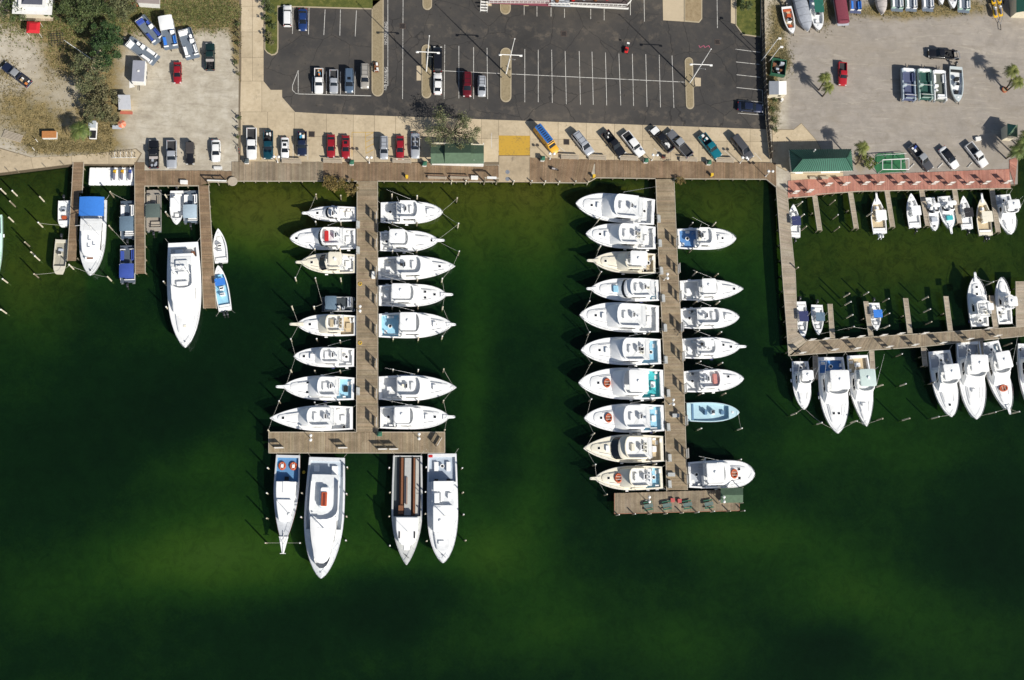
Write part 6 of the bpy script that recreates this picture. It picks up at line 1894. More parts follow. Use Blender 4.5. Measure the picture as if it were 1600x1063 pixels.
# north-west corner house
nh = thing('corner_house', 'grey roofed house with a white eave at the northwest corner', 'building')
q = [P(x, y, 4.0) for x, y in ((24, -60), (86, -60), (80, 22), (18, 20))]
MB().prism([tuple(v)[:2] for v in q], 3.5, 3.7).build('eave', WPAINT, nh)
MB().prism(inset([tuple(v)[:2] for v in q][::-1], .7), 0, 3.5).build('wall', WALLC, nh)
q2 = [tuple(v)[:2] for v in q][::-1]
i2 = inset(q2, 1.2)
MB().loft([[(x, y, 3.7) for x, y in i2], [(x, y, 4.2) for x, y in i2]], False, True).build('parapet', WPAINT, nh)
i3 = inset(q2, 1.8)
i4 = inset(q2, 3.6)
MB().loft([[(x, y, 4.21) for x, y in i3], [(x, y, 5.4) for x, y in i4]], False, True).build('roof', mat('dark_roof', (.055, .06, .085), .7), nh)
ds = thing('porch_deck', 'worn tan plank porch in front of the corner house', 'porch')
decking([(32, 24), (84, 24), (84, 34), (32, 34)], '', WOODP, ds, z=.4, pw=.5)
rc = thing('canopy_tent', 'red square canopy on white poles below the corner house', 'canopy')
c = P(52, 43, 2.2)
MB().loft([[(c.x+x, c.y+y, 2.2) for x, y in rrect(-1.3, 1.3, -1.25, 1.25, .15)], [(c.x+x, c.y+y, 2.55) for x, y in rrect(-.7, .7, -.7, .7, .1)]], False, True).build('canopy', mat('tent_red', (.52, .012, .02), .7), rc)
for sx in (-1.2, 1.2):
    for sy in (-1.15, 1.15):
        MB().tube((c.x+sx, c.y+sy, 0), (c.x+sx, c.y+sy, 2.2), .04, 5).build('pole', WPAINT, rc)
wc = thing('cottage', 'small white walled cottage with a brick red step at the top edge', 'building')
q = [P(x, y, 3) for x, y in ((214, -40), (246, -40), (246, 3), (214, 1))]
MB().prism([tuple(v)[:2] for v in q], 0, 2.8).build('wall', WPAINT, wc)
MB().prism(inset([tuple(v)[:2] for v in q][::-1], -.4), 2.8, 3.0, .05).build('roof', mat('cottage_roof', (.30, .25, .23), .8), wc)
v = P(229, 7)
MB().box(v.x-.5, v.x+.5, v.y+.5, v.y+.7, .0, 2.0).build('door', TEAK, wc)
v = P(213, 8)
MB().box(v.x-1, v.x+.4, v.y-.4, v.y+.4, 0, .25).build('step', mat('brick_red', (.42, .12, .05), .8), wc)

# green court with white pergola frame
gc = MB().prism(poly([(1367, 243), (1372, 240), (1413, 239), (1416, 268), (1371, 271), (1366, 262)]), .0, .02).build('turf_court', mat('green_turf', (.022, .13, .05), .9, var=.35), kind=None)
tag(gc, 'bright green turf patch under a white pergola frame', 'turf')
pg = thing('pergola', 'white open pergola frame over the green turf', 'pergola')
fr = [(1379, 250), (1420, 248), (1420, 265), (1379, 265)]
zp = 2.6
V = [P(x, y, zp) for x, y in fr]
for a_, b_ in zip(V, V[1:]+V[:1]):
    MB().tube(tuple(a_), tuple(b_), .09, 5).build('beam', WPAINT, pg)
for u in (.35, .7):
    MB().tube(tuple(V[0].lerp(V[1], u)), tuple(V[3].lerp(V[2], u)), .07, 5).build('cross_beam', WPAINT, pg)
for v in V:
    MB().tube((v.x, v.y, .03), tuple(v), .08, 5).build('post', WPAINT, pg)
W_ = [P(x, y, 1.0) for x, y in ((1370, 243), (1416, 240))]
MB().tube(tuple(W_[0]), tuple(W_[1]), .06, 5).build('handrail', WPAINT, pg)
for u in (0, .33, .66, 1):
    v = W_[0].lerp(W_[1], u)
    MB().tube((v.x, v.y, .02), tuple(v), .05, 5).build('handrail_post', WPAINT, pg)

# ------------------------------------------------------------------ fences and posts
BARK = mat('bark', (.085, .065, .048), .9, var=.3, scale=5, bump=.4)
fe = thing('fence', 'dark timber fence dividing the two lots', 'fence')
pts = [(1190, -30), (1191, 40), (1193, 120), (1197, 190), (1203, 250)]
for (x0, y0), (x1, y1) in zip(pts, pts[1:]):
    n = max(2, int((y1-y0)/8))
    for i in range(n):
        a_, b_ = P(x0+(x1-x0)*i/n, y0+(y1-y0)*i/n), P(x0+(x1-x0)*(i+1)/n, y0+(y1-y0)*(i+1)/n)
        dd = (b_-a_)
        mb = MB()
        nrm = Vector((-dd.y, dd.x, 0)).normalized()*.03
        g = dd.normalized()*.02
        vs_ = []
        for z in (.1, 1.75):
            vs_ += [(a_+nrm+g)[:2]+(z,), (a_-nrm+g)[:2]+(z,), (b_-nrm-g)[:2]+(z,), (b_+nrm-g)[:2]+(z,)]
        mb.add(vs_, [(0, 3, 2, 1), (4, 5, 6, 7), (0, 1, 5, 4), (1, 2, 6, 5), (2, 3, 7, 6), (3, 0, 4, 7)]).build('panel', mat('fence_wood', (.12, .095, .07), .9, var=.3), fe)
        MB().box(a_.x-.08, a_.x+.08, a_.y-.08, a_.y+.08, 0, 1.95).build('post', BEAM, fe)
def posts(pp, h, r, label, name, cat, m=PILE, grp=None):
    for i, (x, y) in enumerate(pp):
        p_ = P(x, y)
        o = MB().tube((0, 0, 0), (0, 0, h), r, 8, r*.92).build(name, m, loc=(p_.x, p_.y, 0))
        tag(o, f'{label}, {ORD[i]} ' + ('from the top' if 'drive' in label else 'from the west' if 'path post' not in name and 'slim grey' in label else 'downwards'), cat, grp or label)
posts([(373, 38), (373, 48), (374, 61), (373, 73), (371, 83), (370, 96), (371, 108), (369, 180), (371, 192), (371, 204), (370, 216), (372, 228)], 1.2, .09, 'short dark bollard post along the concrete drive', 'bollard', 'bollard', BARK)
posts([(14, 268), (30, 270), (72, 262), (100, 258)], 1.1, .07, 'slim grey post along the waterside path', 'path_post', 'post', PILE)
posts([(59, 222), (54, 235)], 1.6, .06, 'slim white post on the grass above the path', 'garden_post', 'post', WPAINT)

# ------------------------------------------------------------------ tall light masts with yards
ISL = mat('mast_white', (.78, .77, .74), .45)
def mast(x, y, label, h=17.0, arms=True):
    p_ = P(x, y)
    t = thing('light_mast', label, 'mast', (p_.x, p_.y, .1), 0, 'light masts')
    MB().tube((0, 0, 0), (0, 0, h*.55), .16, 10, .12).tube((0, 0, h*.55), (0, 0, h), .11, 8, .05).build('pole', ISL, t, smooth=50)
    if arms:
        MB().tube((-2.2, 0, h*.56), (2.2, 0, h*.56), .09, 8).build('yard', ISL, t)
        MB().tube((0, 0, h*.45), (.9, -1.0, h*.56), .05, 5).build('gaff', ISL, t)
        for s in (-1, 1):
            MB().rbox(s*2.1-.3, s*2.1+.3, -.2, .2, h*.56-.25, h*.56-.1, .08, .03).build('lamp_head', ISL, t)
    MB().dome(0, 0, h, .14, .14).build('finial', ISL, t)
    for i in range(4):
        a_ = R(45+90*i)
        MB().tube((1.3*math.cos(a_), 1.3*math.sin(a_), .0), (1.3*math.cos(a_), 1.3*math.sin(a_), 1.1), .10, 8).build('guard_post', PILE, t)
mast(666, 112, 'tall white mast with a yard, beside the black van')
mast(790.5, 116, 'tall white mast with a yard on the island in the middle of the big lot')
mast(1077.5, 130, 'tall white mast with a yard on the slanted island east of the empty bays')
for i, (x, y, h, lab) in enumerate(((1190, 95, 10.5, 'white floodlight pole leaning over the fence'), (1201, 97, 7.0, 'shorter white pole beside the fence scrap'))):
    p_ = P(x, y)
    t = thing('light_pole', lab, 'pole', (p_.x, p_.y, 0))
    MB().tube((0, 0, 0), (0, 0, h), .10, 8, .07).build('pole', ISL, t)
    MB().tube((0, 0, h-.2), (.5, .3, h), .06, 5).rbox(.2, .9, .1, .5, h-.1, h+.1, .1, .04).build('lamp_head', ISL, t)

# double globe lamps
def globe_lamp(x, y, label, h=3.4, grp='double globe lamps', z=.1, ang=0):
    p_ = P(x, y)
    t = thing('globe_lamp', label, 'lamp', (p_.x, p_.y, z), ang, grp)
    MB().tube((0, 0, 0), (0, 0, h), .075, 8, .05).cyl(0, 0, 0, .35, .16, .1, 8).build('post', ISL, t)
    MB().tube((-.42, 0, h-.15), (.42, 0, h-.15), .04, 6).build('arm', ISL, t)
    for s in (-1, 1):
        MB().dome(s*.45, 0, h-.05, .30, .26, 12, 4).cyl(s*.45, 0, h-.25, h-.05, .14, .28, 12).build('globe', WPAINT, t, smooth=50)
for x, y, l in ((577, 255, 'at the head of the party boat pier'), (434, 254, 'beside the white sedan on the boardwalk'), (859, 249, 'beside the blue shuttle van'), (1018, 251, 'near the red newspaper box'), (1156, 255, 'before the dark grey wagon'), (1196, 276, 'at the east end of the boardwalk')):
    globe_lamp(x, y, 'white double globe lamp ' + l)
for x, y, l in ((563, 488, 'beside the pontoon boat on the party boat pier'), (487, 687, 'on the west arm of the cross deck'), (654, 685, 'on the east arm of the cross deck'), (1037, 438, 'beside the ivory boat on the picnic table pier'), (1046, 632, 'beside the teal cockpit yacht'), (1009, 782, 'on the picnic table deck'), (1124, 782, 'beside the green fish shed')):
    globe_lamp(x, y, 'white double globe lamp ' + l, ang=R(90))

# ------------------------------------------------------------------ benches, bins, signs, tables, steps
BENCHW = mat('bench_grey_wood', rgb(172, 160, 142), .85, var=.15, scale=3)
for i, (x, y, ln, lab) in enumerate(((456, 254, 31, 'behind the black pickup with the load'), (520, 253.5, 30, 'behind the pair of red cars'), (628, 253.5, 30, 'west of the green hut'), (890, 247.5, 28, 'before the blue shuttle van'),
                       (933, 248.5, 28, 'before the slanted silver wagon'), (982, 249.5, 28, 'before the slanted white pickup'), (1075, 251, 28, 'before the backed in grey pickup'), (1132, 252.5, 28, 'before the bright teal pickup'))):
    p_ = P(x, y)
    L2 = ln*scale_at(x, y)/2
    t = thing('bench', 'long grey slatted bench ' + lab, 'bench', (p_.x, p_.y, .1), 0, 'long benches along the boardwalk')
    for k in range(5):
        MB().box(-L2, L2, -.36+k*.15, -.25+k*.15, .42, .47).build('slat', BENCHW, t)
    for s in (-.9, 0, .9):
        MB().box(s*L2-.06, s*L2+.06, -.35, .42, 0, .42).build('leg', BENCHW, t)
    MB().box(-L2, L2, .40, .46, .55, .95).build('backrest', BENCHW, t)
for x, y, lab in ((386, 254, 'charcoal lidded bin at the foot of the big white pickup'), (549.5, 256, 'green lidded bin between a red car and the lamp'), (663, 258, 'green lidded bin beside the green hut'), (847, 250, 'green lidded bin beside the yellow pad'),
                  (1008, 253, 'green lidded bin near the slanted white pickup'), (1106, 256, 'green lidded bin near the teal pickup'), (593, 679, 'green lidded bin on the cross deck of the party boats')):
    p_ = P(x, y)
    t = thing('litter_bin', lab, 'bin', (p_.x, p_.y, .1), 0, 'litter bins')
    MB().rbox(-.42, .42, -.42, .42, .05, 1.0, .06, .03).build('casing', WPAINT, t)
    MB().loft([[(x_, y_, 1.0) for x_, y_ in rrect(-.5, .5, -.5, .5, .08)], [(x_, y_, 1.35) for x_, y_ in rrect(-.2, .2, -.2, .2, .05)]]).build('lid', mat('charcoal_lid', (.06, .08, .085), .6) if 'charcoal' in lab else GREENP, t)
    MB().box(-.25, .25, -.435, -.425, .65, .85).build('flap', BLACK, t)

SIGNW = mat('sign_board', (.74, .72, .68), .6, var=.12)
def sign(x, y, rz, label, grp, h=2.6, w=1.9, z=.1, m=SIGNW, name='signboard'):
    p_ = P(x, y)
    t = thing(name, label, 'sign', (p_.x, p_.y, z), rz, grp)
    for s in (-1, 1):
        MB().box(s*w/2-.05, s*w/2+.05, -.05, .05, 0, h).build('post', BEAM, t)
    MB().box(-w/2+.05, w/2-.05, -.03, .03, h*.62, h-.04).build('upper_board', m, t)
    MB().box(-w/2+.05, w/2-.05, -.03, .03, h*.18, h*.40).build('lower_board', m, t)
for i, y in enumerate((343, 385, 428, 471, 518, 571, 618, 662)):
    sign(588, y, R(90), f'narrow slip signboard on the party boat pier, {ORD[i]} from shore', 'slip signboards of the party boat pier')
for i, (y, x) in enumerate(((381, 1055.5), (423, 1058), (466, 1060.5), (514, 1063), (559, 1065), (609, 1068), (659, 1069.5), (710, 1071), (750, 1072))):
    sign(x, y, R(91), f'narrow slip signboard on the picnic table pier, {ORD[i]} from shore', 'slip signboards of the picnic table pier')
for x, y, lab in ((437, 701, 'behind the boat with two orange rafts'), (536, 701, 'beside the biggest party boat'), (598, 703, 'in the middle of the cross deck'), (615, 703, 'left of the bench boat'), (686, 692, 'at the east end of the cross deck')):
    sign(x, y, R(2) if x < 680 else R(60), 'grey framed fishing trip signboard ' + lab, 'signboards on the cross deck', 2.2, 1.8)
for i, (x, y) in enumerate(((1240, 304), (1262, 302), (1291, 292), (1318, 291), (1349, 290), (1371, 290), (1403, 290), (1427, 290), (1456, 289.5), (1481, 290.5), (1510, 290), (1536, 289), (1569, 288))):
    sign(x, y, R(4), f'white charter signboard on the red deck, {ORD[i]} from the west', 'signboards on the red deck', 2.6, 1.1)
for i, (x, y) in enumerate(((1265, 533), (1287, 531.5), (1315, 530), (1341, 528), (1376, 526), (1403, 523.5), (1440, 523), (1539, 515.5))):
    sign(x, y, R(4), f'white signboard on the shore edge of the charter dock, {ORD[i]} from the west', 'signboards on the shore edge of the charter dock', 2.4, 1.2)
for i, (x, y) in enumerate(((1250, 553.5), (1300, 548.5), (1335, 546.5), (1385, 544), (1425, 541), (1468, 538), (1510, 532), (1553, 527))):
    sign(x, y, R(4), f'white signboard on the outer edge of the charter dock, {ORD[i]} from the west', 'signboards on the outer edge of the charter dock', 2.4, 1.2)
for x, y, w in ((1012, 791, 'westernmost'), (1041, 790, 'second from the west'), (1073, 789, 'second from the east'), (1106, 788, 'easternmost')):
    p_ = P(x, y)
    t = thing('picnic_table', f'green picnic table on the outer deck, {w} of the four', 'table', (p_.x, p_.y, .1), R(10), 'picnic tables on the outer deck')
    for k in range(4):
        MB().box(-.9, .9, -.34+k*.18, -.18+k*.18, .72, .77).build('plank', mat('table_green', (.10, .16, .15), .7), t)
    for s in (-1, 1):
        MB().box(-.9, .9, s*.72-.14, s*.72+.14, .42, .46).build('bench', GREENP, t)
        MB().tube((s*.65, -.75, 0), (s*.65, .0, .72), .05, 4).tube((s*.65, .75, 0), (s*.65, .0, .72), .05, 4).build('leg', GREENP, t)
for x, y, w in ((1050, 782, 'west'), (1061, 783, 'east')):
    p_ = P(x, y)
    o = MB().rbox(-.38, .38, -.38, .38, 0, .45, .05, .03).build('tackle_chest', mat('chest_red', (.42, .07, .06), .7), loc=(p_.x, p_.y, .1))
    MB().rbox(-.40, .40, -.40, .40, .45, .50, .05, .02).build('lid', mat('chest_red_lid', (.46, .09, .08), .7), o)
    tag(o, f'red chest between the picnic tables, the {w} of two', 'chest', 'red chests')
# boarding steps at the slips
STEPM = mat('dock_step_grey', (.42, .43, .42), .7, var=.15)
def dock_step(x, y, rz, label, grp, m=STEPM):
    p_ = P(x, y)
    t = thing('dock_step', label, 'steps', (p_.x, p_.y, .1), rz, grp)
    MB().box(-.75, .75, -.35, .35, 0, .3).build('lower_tread', m, t)
    MB().box(-.75, .75, -.35, 0, .3, .6).build('upper_tread', m, t)
    for s in (-1, 1):
        MB().tube((s*.72, .3, .2), (s*.72, -.3, 1.2), .03, 5).build('handrail', STEEL, t)
for i, (x, y) in enumerate(((1029, 343), (1031, 381), (1033, 424), (1036, 467), (1039, 513), (1040, 563), (1044, 615), (1044, 668), (1046, 716), (1046, 757))):
    dock_step(x, y, R(-88), f'grey boarding step west on the picnic table pier, {ORD[i]} from shore', 'boarding steps of the picnic table pier')
for i, (x, y) in enumerate(((559.5, 352), (559.5, 392), (559.5, 612))):
    dock_step(x, y, R(-90), f'grey boarding step west on the party boat pier, {ORD[i]} from shore', 'boarding steps of the party boat pier')
# dock chests
for x, y, lab in ((583.5, 431, 'white dock chest at the third charter boat from shore'), (288, 286, 'white dock chest behind the white deck boat'), (741, 279, 'white dock chest beside the gantry'), (1055, 650, 'grey dock chest on the outer half of the picnic table pier'), (1048, 742, 'grey dock chest near the end of the picnic table pier')):
    p_ = P(x, y)
    o = MB().rbox(-.7, .7, -.35, .35, 0, .55, .05, .03).build('dock_chest', WPAINT if 'white' in lab else STEPM, loc=(p_.x, p_.y, .1), rz=R(90) if 550 < x < 600 else 0)
    tag(o, lab, 'chest')
    MB().rbox(-.73, .73, -.38, .38, .55, .62, .05, .03).build('lid', WPAINT if 'white' in lab else STEPM, o)
# coiled hoses
for x, y, lab in ((562.5, 444, 'yellow hose coil on the party boat pier, nearer shore'), (562.5, 536, 'yellow hose coil on the party boat pier, farther out'), (1108+3, 5, '')):
    if not lab:
        continue
    p_ = P(x, y)
    o = MB().ring(0, 0, .06, .35, .06, 16, 5).ring(.05, .03, .13, .28, .05, 14, 5).build('hose_coil', mat('hose_yellow', (.62, .40, .03), .6), loc=(p_.x, p_.y, .11))
    tag(o, lab, 'hose')
# bollards in safety yellow
for x, y, lab in ((635.5, 278, 'yellow box bollard on the boardwalk by the party boat pier'), (927, 277, 'yellow bollard at the angled corner of the boardwalk'), (1111, 275, 'yellow bollard near the east end of the boardwalk')):
    p_ = P(x, y)
    o = MB().rbox(-.22, .22, -.22, .22, 0, .9, .06, .04).build('mooring_bollard', mat('safety_yellow', (.72, .46, .03), .6), loc=(p_.x, p_.y, .1))
    tag(o, lab, 'bollard')
    MB().rbox(-.28, .28, -.28, .28, .9, .98, .06, .02).build('cap', mat('safety_yellow', (0, 0, 0)), o)
bu = MB().dome(0, 0, 0, .32, .32, 12, 4).cyl(0, 0, -.35, 0, .22, .32, 12).build('mooring_buoy', mat('safety_yellow', (0, 0, 0)), smooth=50, loc=tuple(P(474.5, 738, WATER_Z)))
tag(bu, 'round yellow buoy between the raft boat and the biggest party boat', 'buoy')

# gantry and racks at the fish hanging place on the boardwalk
ga = thing('fish_gantry', 'timber hoist frame with a white top board beside the concrete ramp', 'gantry')
for x in (757, 776):
    a_, b_ = P(x, 285), P(x+3, 280)
    MB().box(a_.x-.12, a_.x+.12, a_.y-.12, a_.y+.12, -3, 2.8).build('post', PILE, ga)
a_, b_ = P(757, 285), P(776, 285)
MB().box(a_.x-.2, b_.x+.2, a_.y-.1, a_.y+.1, 2.8, 3.0).build('crossbeam', BEAM, ga)
MB().box(a_.x+.3, b_.x-.3, a_.y-.25, a_.y+.25, 3.0, 3.08).build('top_board', WPAINT, ga)
for x, w, lab in ((683, 30, 'nearer the green bin'), (718, 30, 'nearer the white dock chest')):
    p_ = P(x, 279)
    L2 = w/2*scale_at(x, 279)
    t = thing('bench', 'low timber bench with a slatted back at the water edge, ' + lab, 'bench', (p_.x, p_.y, .1), 0, 'water edge benches')
    for k in range(3):
        MB().box(-L2, L2, -.25+k*.17, -.12+k*.17, .42, .47).build('slat', BENCHW, t)
    MB().box(-L2, L2, .3, .35, .6, .9).build('backrest', mat('bench_brown', (.16, .09, .06), .8), t)
    for s in (-.85, .85):
        MB().box(s*L2-.05, s*L2+.05, -.25, .35, 0, .42).build('leg', BENCHW, t)
fr_ = thing('rope_frame', 'timber mooring frame with a white top rail beside the brown deck', 'frame')
a_, b_ = P(326, 287), P(356, 286)
for u in (0, .5, 1):
    v = a_.lerp(b_, u)
    MB().cyl(v.x, v.y, -3, 2.0, .12, n=8).build('post', PILE, fr_)
MB().box(a_.x, b_.x, a_.y-.12, a_.y+.12, 2.0, 2.15).build('top_rail', WPAINT, fr_)
MB().box(a_.x, b_.x, a_.y-.10, a_.y+.10, 1.1, 1.22).build('mid_rail', BEAM, fr_)
st_ = thing('cable_reel', 'round grey cable reel beside the mooring frame', 'reel', tuple(P(364, 285, .0)))
MB().cyl(0, 0, .1, .5, .75, n=18).build('drum', BENCHW, st_)
MB().cyl(0, 0, .5, .56, .95, n=20).build('flange', BENCHW, st_)
sb = thing('bench', 'white slatted bench on the gravel behind the white sedan', 'bench', tuple(P(341, 264, 0.01)), 0)
for k in range(4):
    MB().box(-.85, .85, -.3+k*.17, -.17+k*.17, .42, .46).build('slat', WPAINT, sb)
for s in (-.7, .7):
    MB().box(s-.05, s+.05, -.28, .3, 0, .42).build('leg', BLACK, sb)

# ------------------------------------------------------------------ cycles, cart, boxes
def bicycle(x, y, rz, label, m=BLACK):
    p_ = P(x, y)
    t = thing('bicycle', label, 'bicycle', (p_.x, p_.y, .12), rz, 'bicycles')
    for sx in (-.52, .52):
        mb = MB()
        n = 14
        mb.path([(sx+.33*math.cos(2*math.pi*i/n), 0, .34+.33*math.sin(2*math.pi*i/n)) for i in range(n+1)], .03, 4)
        mb.build('wheel', BLACK, t)
    MB().path([(-.52, 0, .34), (-.15, 0, .78), (.38, 0, .82), (.52, 0, .34)], .03, 5).path([(-.15, 0, .78), (-.05, 0, .3), (.38, 0, .82)], .03, 5).build('frame', m, t)
    MB().rbox(-.30, -.02, -.1, .1, .86, .94, .05, .02).build('saddle', BLACK, t)
    MB().tube((.40, -.3, 1.02), (.40, .3, 1.02), .03, 5).build('handlebar', STEEL, t)
bicycle(585, 567, R(80), 'dark bicycle leaning at the east edge of the party boat pier', CP['dgrey'])
bicycle(1060, 520, R(60), 'silver bicycle halfway along the picnic table pier', STEEL)
bicycle(1041, 252, R(15), 'dark bicycle by the lamp near the slanted black pickup', CP['dgrey'])
bicycle(374, 237, R(100), 'red bicycle at the edge of the gravel', RED)
sc_ = thing('motor_scooter', 'parked motor scooter with a pale seat on the boardwalk beside the ramp', 'scooter', (P(866, 266).x, P(866, 266).y, .11), R(-8))
MB().rbox(-.7, .55, -.14, .14, .25, .75, .1, .06).build('body', CP['dgrey'], sc_)
MB().rbox(-.6, .1, -.16, .16, .75, .88, .08, .04).build('seat', CANV['taupe'], sc_)
for x in (-.62, .68):
    MB().tube((x, -.06, .26), (x, .06, .26), .26, 14).build('wheel', BLACK, sc_)
MB().tube((.45, 0, .6), (.38, 0, 1.05), .05, 5).tube((.38, -.32, 1.06), (.38, .32, 1.06), .03, 5).build('handlebar', STEEL, sc_)
nb = MB().rbox(-.3, .3, -.25, .25, 0, 1.05, .03, .02).build('newspaper_box', mat('news_red', (.30, .05, .04), .6), loc=(P(1036, 246).x, P(1036, 246).y, .024))
MB().box(-.22, .22, -.262, -.252, .55, .95).build('window', GLASS, nb)
MB().box(-.32, .32, -.27, .27, 1.05, 1.09).build('lid', BLACK, nb)
tag(nb, 'dull red newspaper box beside the backed in pickup', 'box')
mo = thing('ride_on_mower', 'small red ride-on mower with a white sunshade alone on the asphalt', 'mower', (P(978, 80).x, P(978, 80).y, .01), R(80))
MB().rbox(-.6, .7, -.38, .38, .25, .7, .15, .08).build('body', mat('mower_red', (.55, .02, .02), .4), mo)
for x in (-.45, .5):
    for s in (-1, 1):
        MB().tube((x, s*.42-.09, .25), (x, s*.42+.09, .25), .25, 12).build('wheel', BLACK, mo)
MB().rbox(-.3, .1, -.22, .22, .7, 1.0, .08, .04).build('seat', BLACK, mo)
MB().tube((.5, -.2, .7), (.95, -.2, 1.6), .03, 4).tube((.5, .2, .7), (.95, .2, 1.6), .03, 4).build('handle', STEEL, mo)
MB().rbox(.9, 1.3, -.3, .3, 1.58, 1.66, .1, .03).build('sunshade', WPAINT, mo)

lc = thing('luggage_cart', 'small brown and white cart parked on the pebble median strip', 'cart', (P(588, 107).x, P(588, 107).y, .15), R(95))
MB().rbox(-1.1, 1.1, -.5, .5, .3, .45, .05, .02).build('platform', TEAK, lc)
for x in (-.8, .8):
    for s in (-1, 1):
        MB().tube((x, s*.5-.06, .2), (x, s*.5+.06, .2), .2, 10).build('wheel', BLACK, lc)
MB().path([(-1.05, -.45, .45), (-1.05, -.45, 1.2), (-1.05, .45, 1.2), (-1.05, .45, .45)], .04, 5).build('handle', WPAINT, lc)
for x, y, m_ in ((-.5, -.2, WPAINT), (.1, .2, TEAK), (.6, -.15, WPAINT)):
    MB().rbox(x-.28, x+.28, y-.22, y+.22, .45, .85, .05, .03).build('crate', m_, lc)

# ------------------------------------------------------------------ boats ashore, trailers
def trailer(x, y, d, L, W, label, grp='boat trailers', bow_len=1.6):
    p_ = P(x, y)
    rz = heading(P(x, y), P(x+d[0], y+d[1]))
    t = thing('boat_trailer', label, 'trailer', (p_.x - L/2*math.cos(rz), p_.y - L/2*math.sin(rz), .01), rz, grp)
    for s in (-1, 1):
        MB().box(.2, L*.75, s*W*.38-.05, s*W*.38+.05, .38, .50).build('rail', ALU, t)
        MB().tube((L*.75, s*W*.38, .44), (L+.4, 0, .44), .06, 5).build('drawbar', ALU, t)
        MB().tube((L*.3, s*(W*.5)-.1, .33), (L*.3, s*(W*.5)+.1, .33), .33, 14).build('wheel', BLACK, t)
    MB().box(.3, .4, -W*.4, W*.4, .36, .46).box(L*.6, L*.6+.1, -W*.4, W*.4, .36, .46).build('cross_member', ALU, t)
    MB().tube((L+.4, 0, .44), (L+bow_len, 0, .44), .07, 5).tube((L+bow_len-.3, 0, 0), (L+bow_len-.3, 0, .5), .05, 5).build('tongue', BLACK, t)

GT = 'boats parked ashore'
def ashore(kind, bow, stern, beam, name, label, tr=None, base=.55, **kw):
    place_boat(kind, bow, stern, beam, name, label, GT, base=base, zref=1.2, **kw)
    if tr:
        cx, cy = (bow[0]+stern[0])/2, (bow[1]+stern[1])/2
        L = (P(*bow)-P(*stern)).length
        trailer(cx, cy, (bow[0]-stern[0], bow[1]-stern[1]), L*.95, min(2.3, beam*scale_at(cx, cy)*.85), tr, bow_len=.9)
BLK = mat('grey_deck_carpet', (.13, .16, .20), .9)
ashore(pontoon, (249, 66), (216, 26), 20, 'pontoon_boat', 'blue seated pontoon boat on the western scrub, nearest the trees', 'grey trailer under the blue seated pontoon boat', canopy=None, seatm=CANV['royal'], deck=BLK, motor=False)
ashore(pontoon, (268, 77), (259, 29), 22, 'pontoon_boat', 'pontoon boat with a white hard roof and a blue canopy patch ashore', 'grey trailer under the white roofed pontoon boat', canopy='white', crange=(.0, .46), seatm=CANV['blue'], deck=BLK, motor=False, cz=2.1)
ashore(pontoon, (302, 92), (287, 43), 22, 'pontoon_boat', 'white pontoon boat with a grey aisle beside the dark green pickup', 'grey trailer under the white pontoon boat by the green pickup', canopy=None, deck=BLK, motor=False)
ashore(pontoon, (245, 96), (197, 62), 20, 'pontoon_boat', 'white pontoon boat lying slantwise below the blue seated one', 'grey trailer under the slantwise pontoon boat', canopy=None, deck=BLK, motor=True)
ashore(pontoon, (1418, 107), (1420, 159), 21, 'pontoon_boat', 'open boat with a blue inside and white hoops on the eastern lot', 'trailer under the blue inside hoop boat', canopy=None, deck=mat('royal_deck', (.07, .085, .16), .8), fence=mat('hoop_hull1', (.40, .47, .53), .5), pods=mat('hoop_hull1', (0, 0, 0)), seatm=mat('dull_navy_seat', (.07, .085, .17), .8), motor=False, hoops=True)
ashore(pontoon, (1443, 108), (1446, 158), 21, 'pontoon_boat', 'open boat with a dark green inside and white hoops on the eastern lot', 'trailer under the dark green inside hoop boat', canopy=None, deck=mat('dgreen_deck', (.012, .07, .055), .8), fence=mat('hoop_hull2', (.36, .47, .42), .5), pods=mat('hoop_hull2', (0, 0, 0)), seatm=mat('dull_green_seat', (.03, .08, .065), .8), motor=False, hoops=True)
ashore(pontoon, (1466, 110), (1469, 160), 20, 'pontoon_boat', 'open white seated boat with a railed bow, third of four on the eastern lot', 'trailer under the white seated boat on the eastern lot', canopy=None, deck=mat('olive_deck', (.10, .11, .09), .8), seatm=WHITE, pods=OFFW, motor=False)
ashore(center_console, (1496, 160), (1494, 104), 21, 'open_boat', 'pale runabout with a dark seat, last of four on the eastern lot', 'trailer under the pale runabout on the eastern lot', p=2.4, hm=mat('pale_grey_gelcoat', (.55, .60, .60), .4), cush=BLACK, base=.45)
ashore(center_console, (1238, 53), (1229, 10), 17, 'open_boat', 'white boat with an orange stern at the head of the eastern lot', 'trailer under the orange sterned boat', p=2.2, cush=ORANGE, sole=TAN, base=.45)
def covered(root, L, B, m):
    hb = beam_fn(B, 3.0, .85, .45)
    rows = []
    for t in lines(0, 1, 10):
        w = max(.1, hb(t))
        h = 1.25 + .35*math.sin(math.pi*min(1, t*1.1))
        rows.append([(t*L, v*w, (.35 if abs(v) == 1 else h*(1-.35*v*v))) for v in (-1, -.92, -.5, 0, .5, .92, 1)])
    MB().loft(rows, True, True, closed=False).build('tarpaulin', m, root, smooth=40)
    MB().loft([[(t*L, v*max(.08, hb(t))*.9, z) for v, z in ((-1, .36), (-.5, .0), (.5, .0), (1, .36))] for t in lines(0, 1, 8)], True, True, closed=False).build('hull', WHITE, root)
    mb = MB()
    for t in (.2, .4, .6, .8):
        mb.path([(t*L, v*hb(t)*1.01, (.36 if abs(v) == 1 else (1.25+.35*math.sin(math.pi*min(1, t*1.1)))*(1-.35*v*v)+.01)) for v in (-1, -.92, -.5, 0, .5, .92, 1)], .02, 4)
    mb.build('cover_strap', BLACK, root)
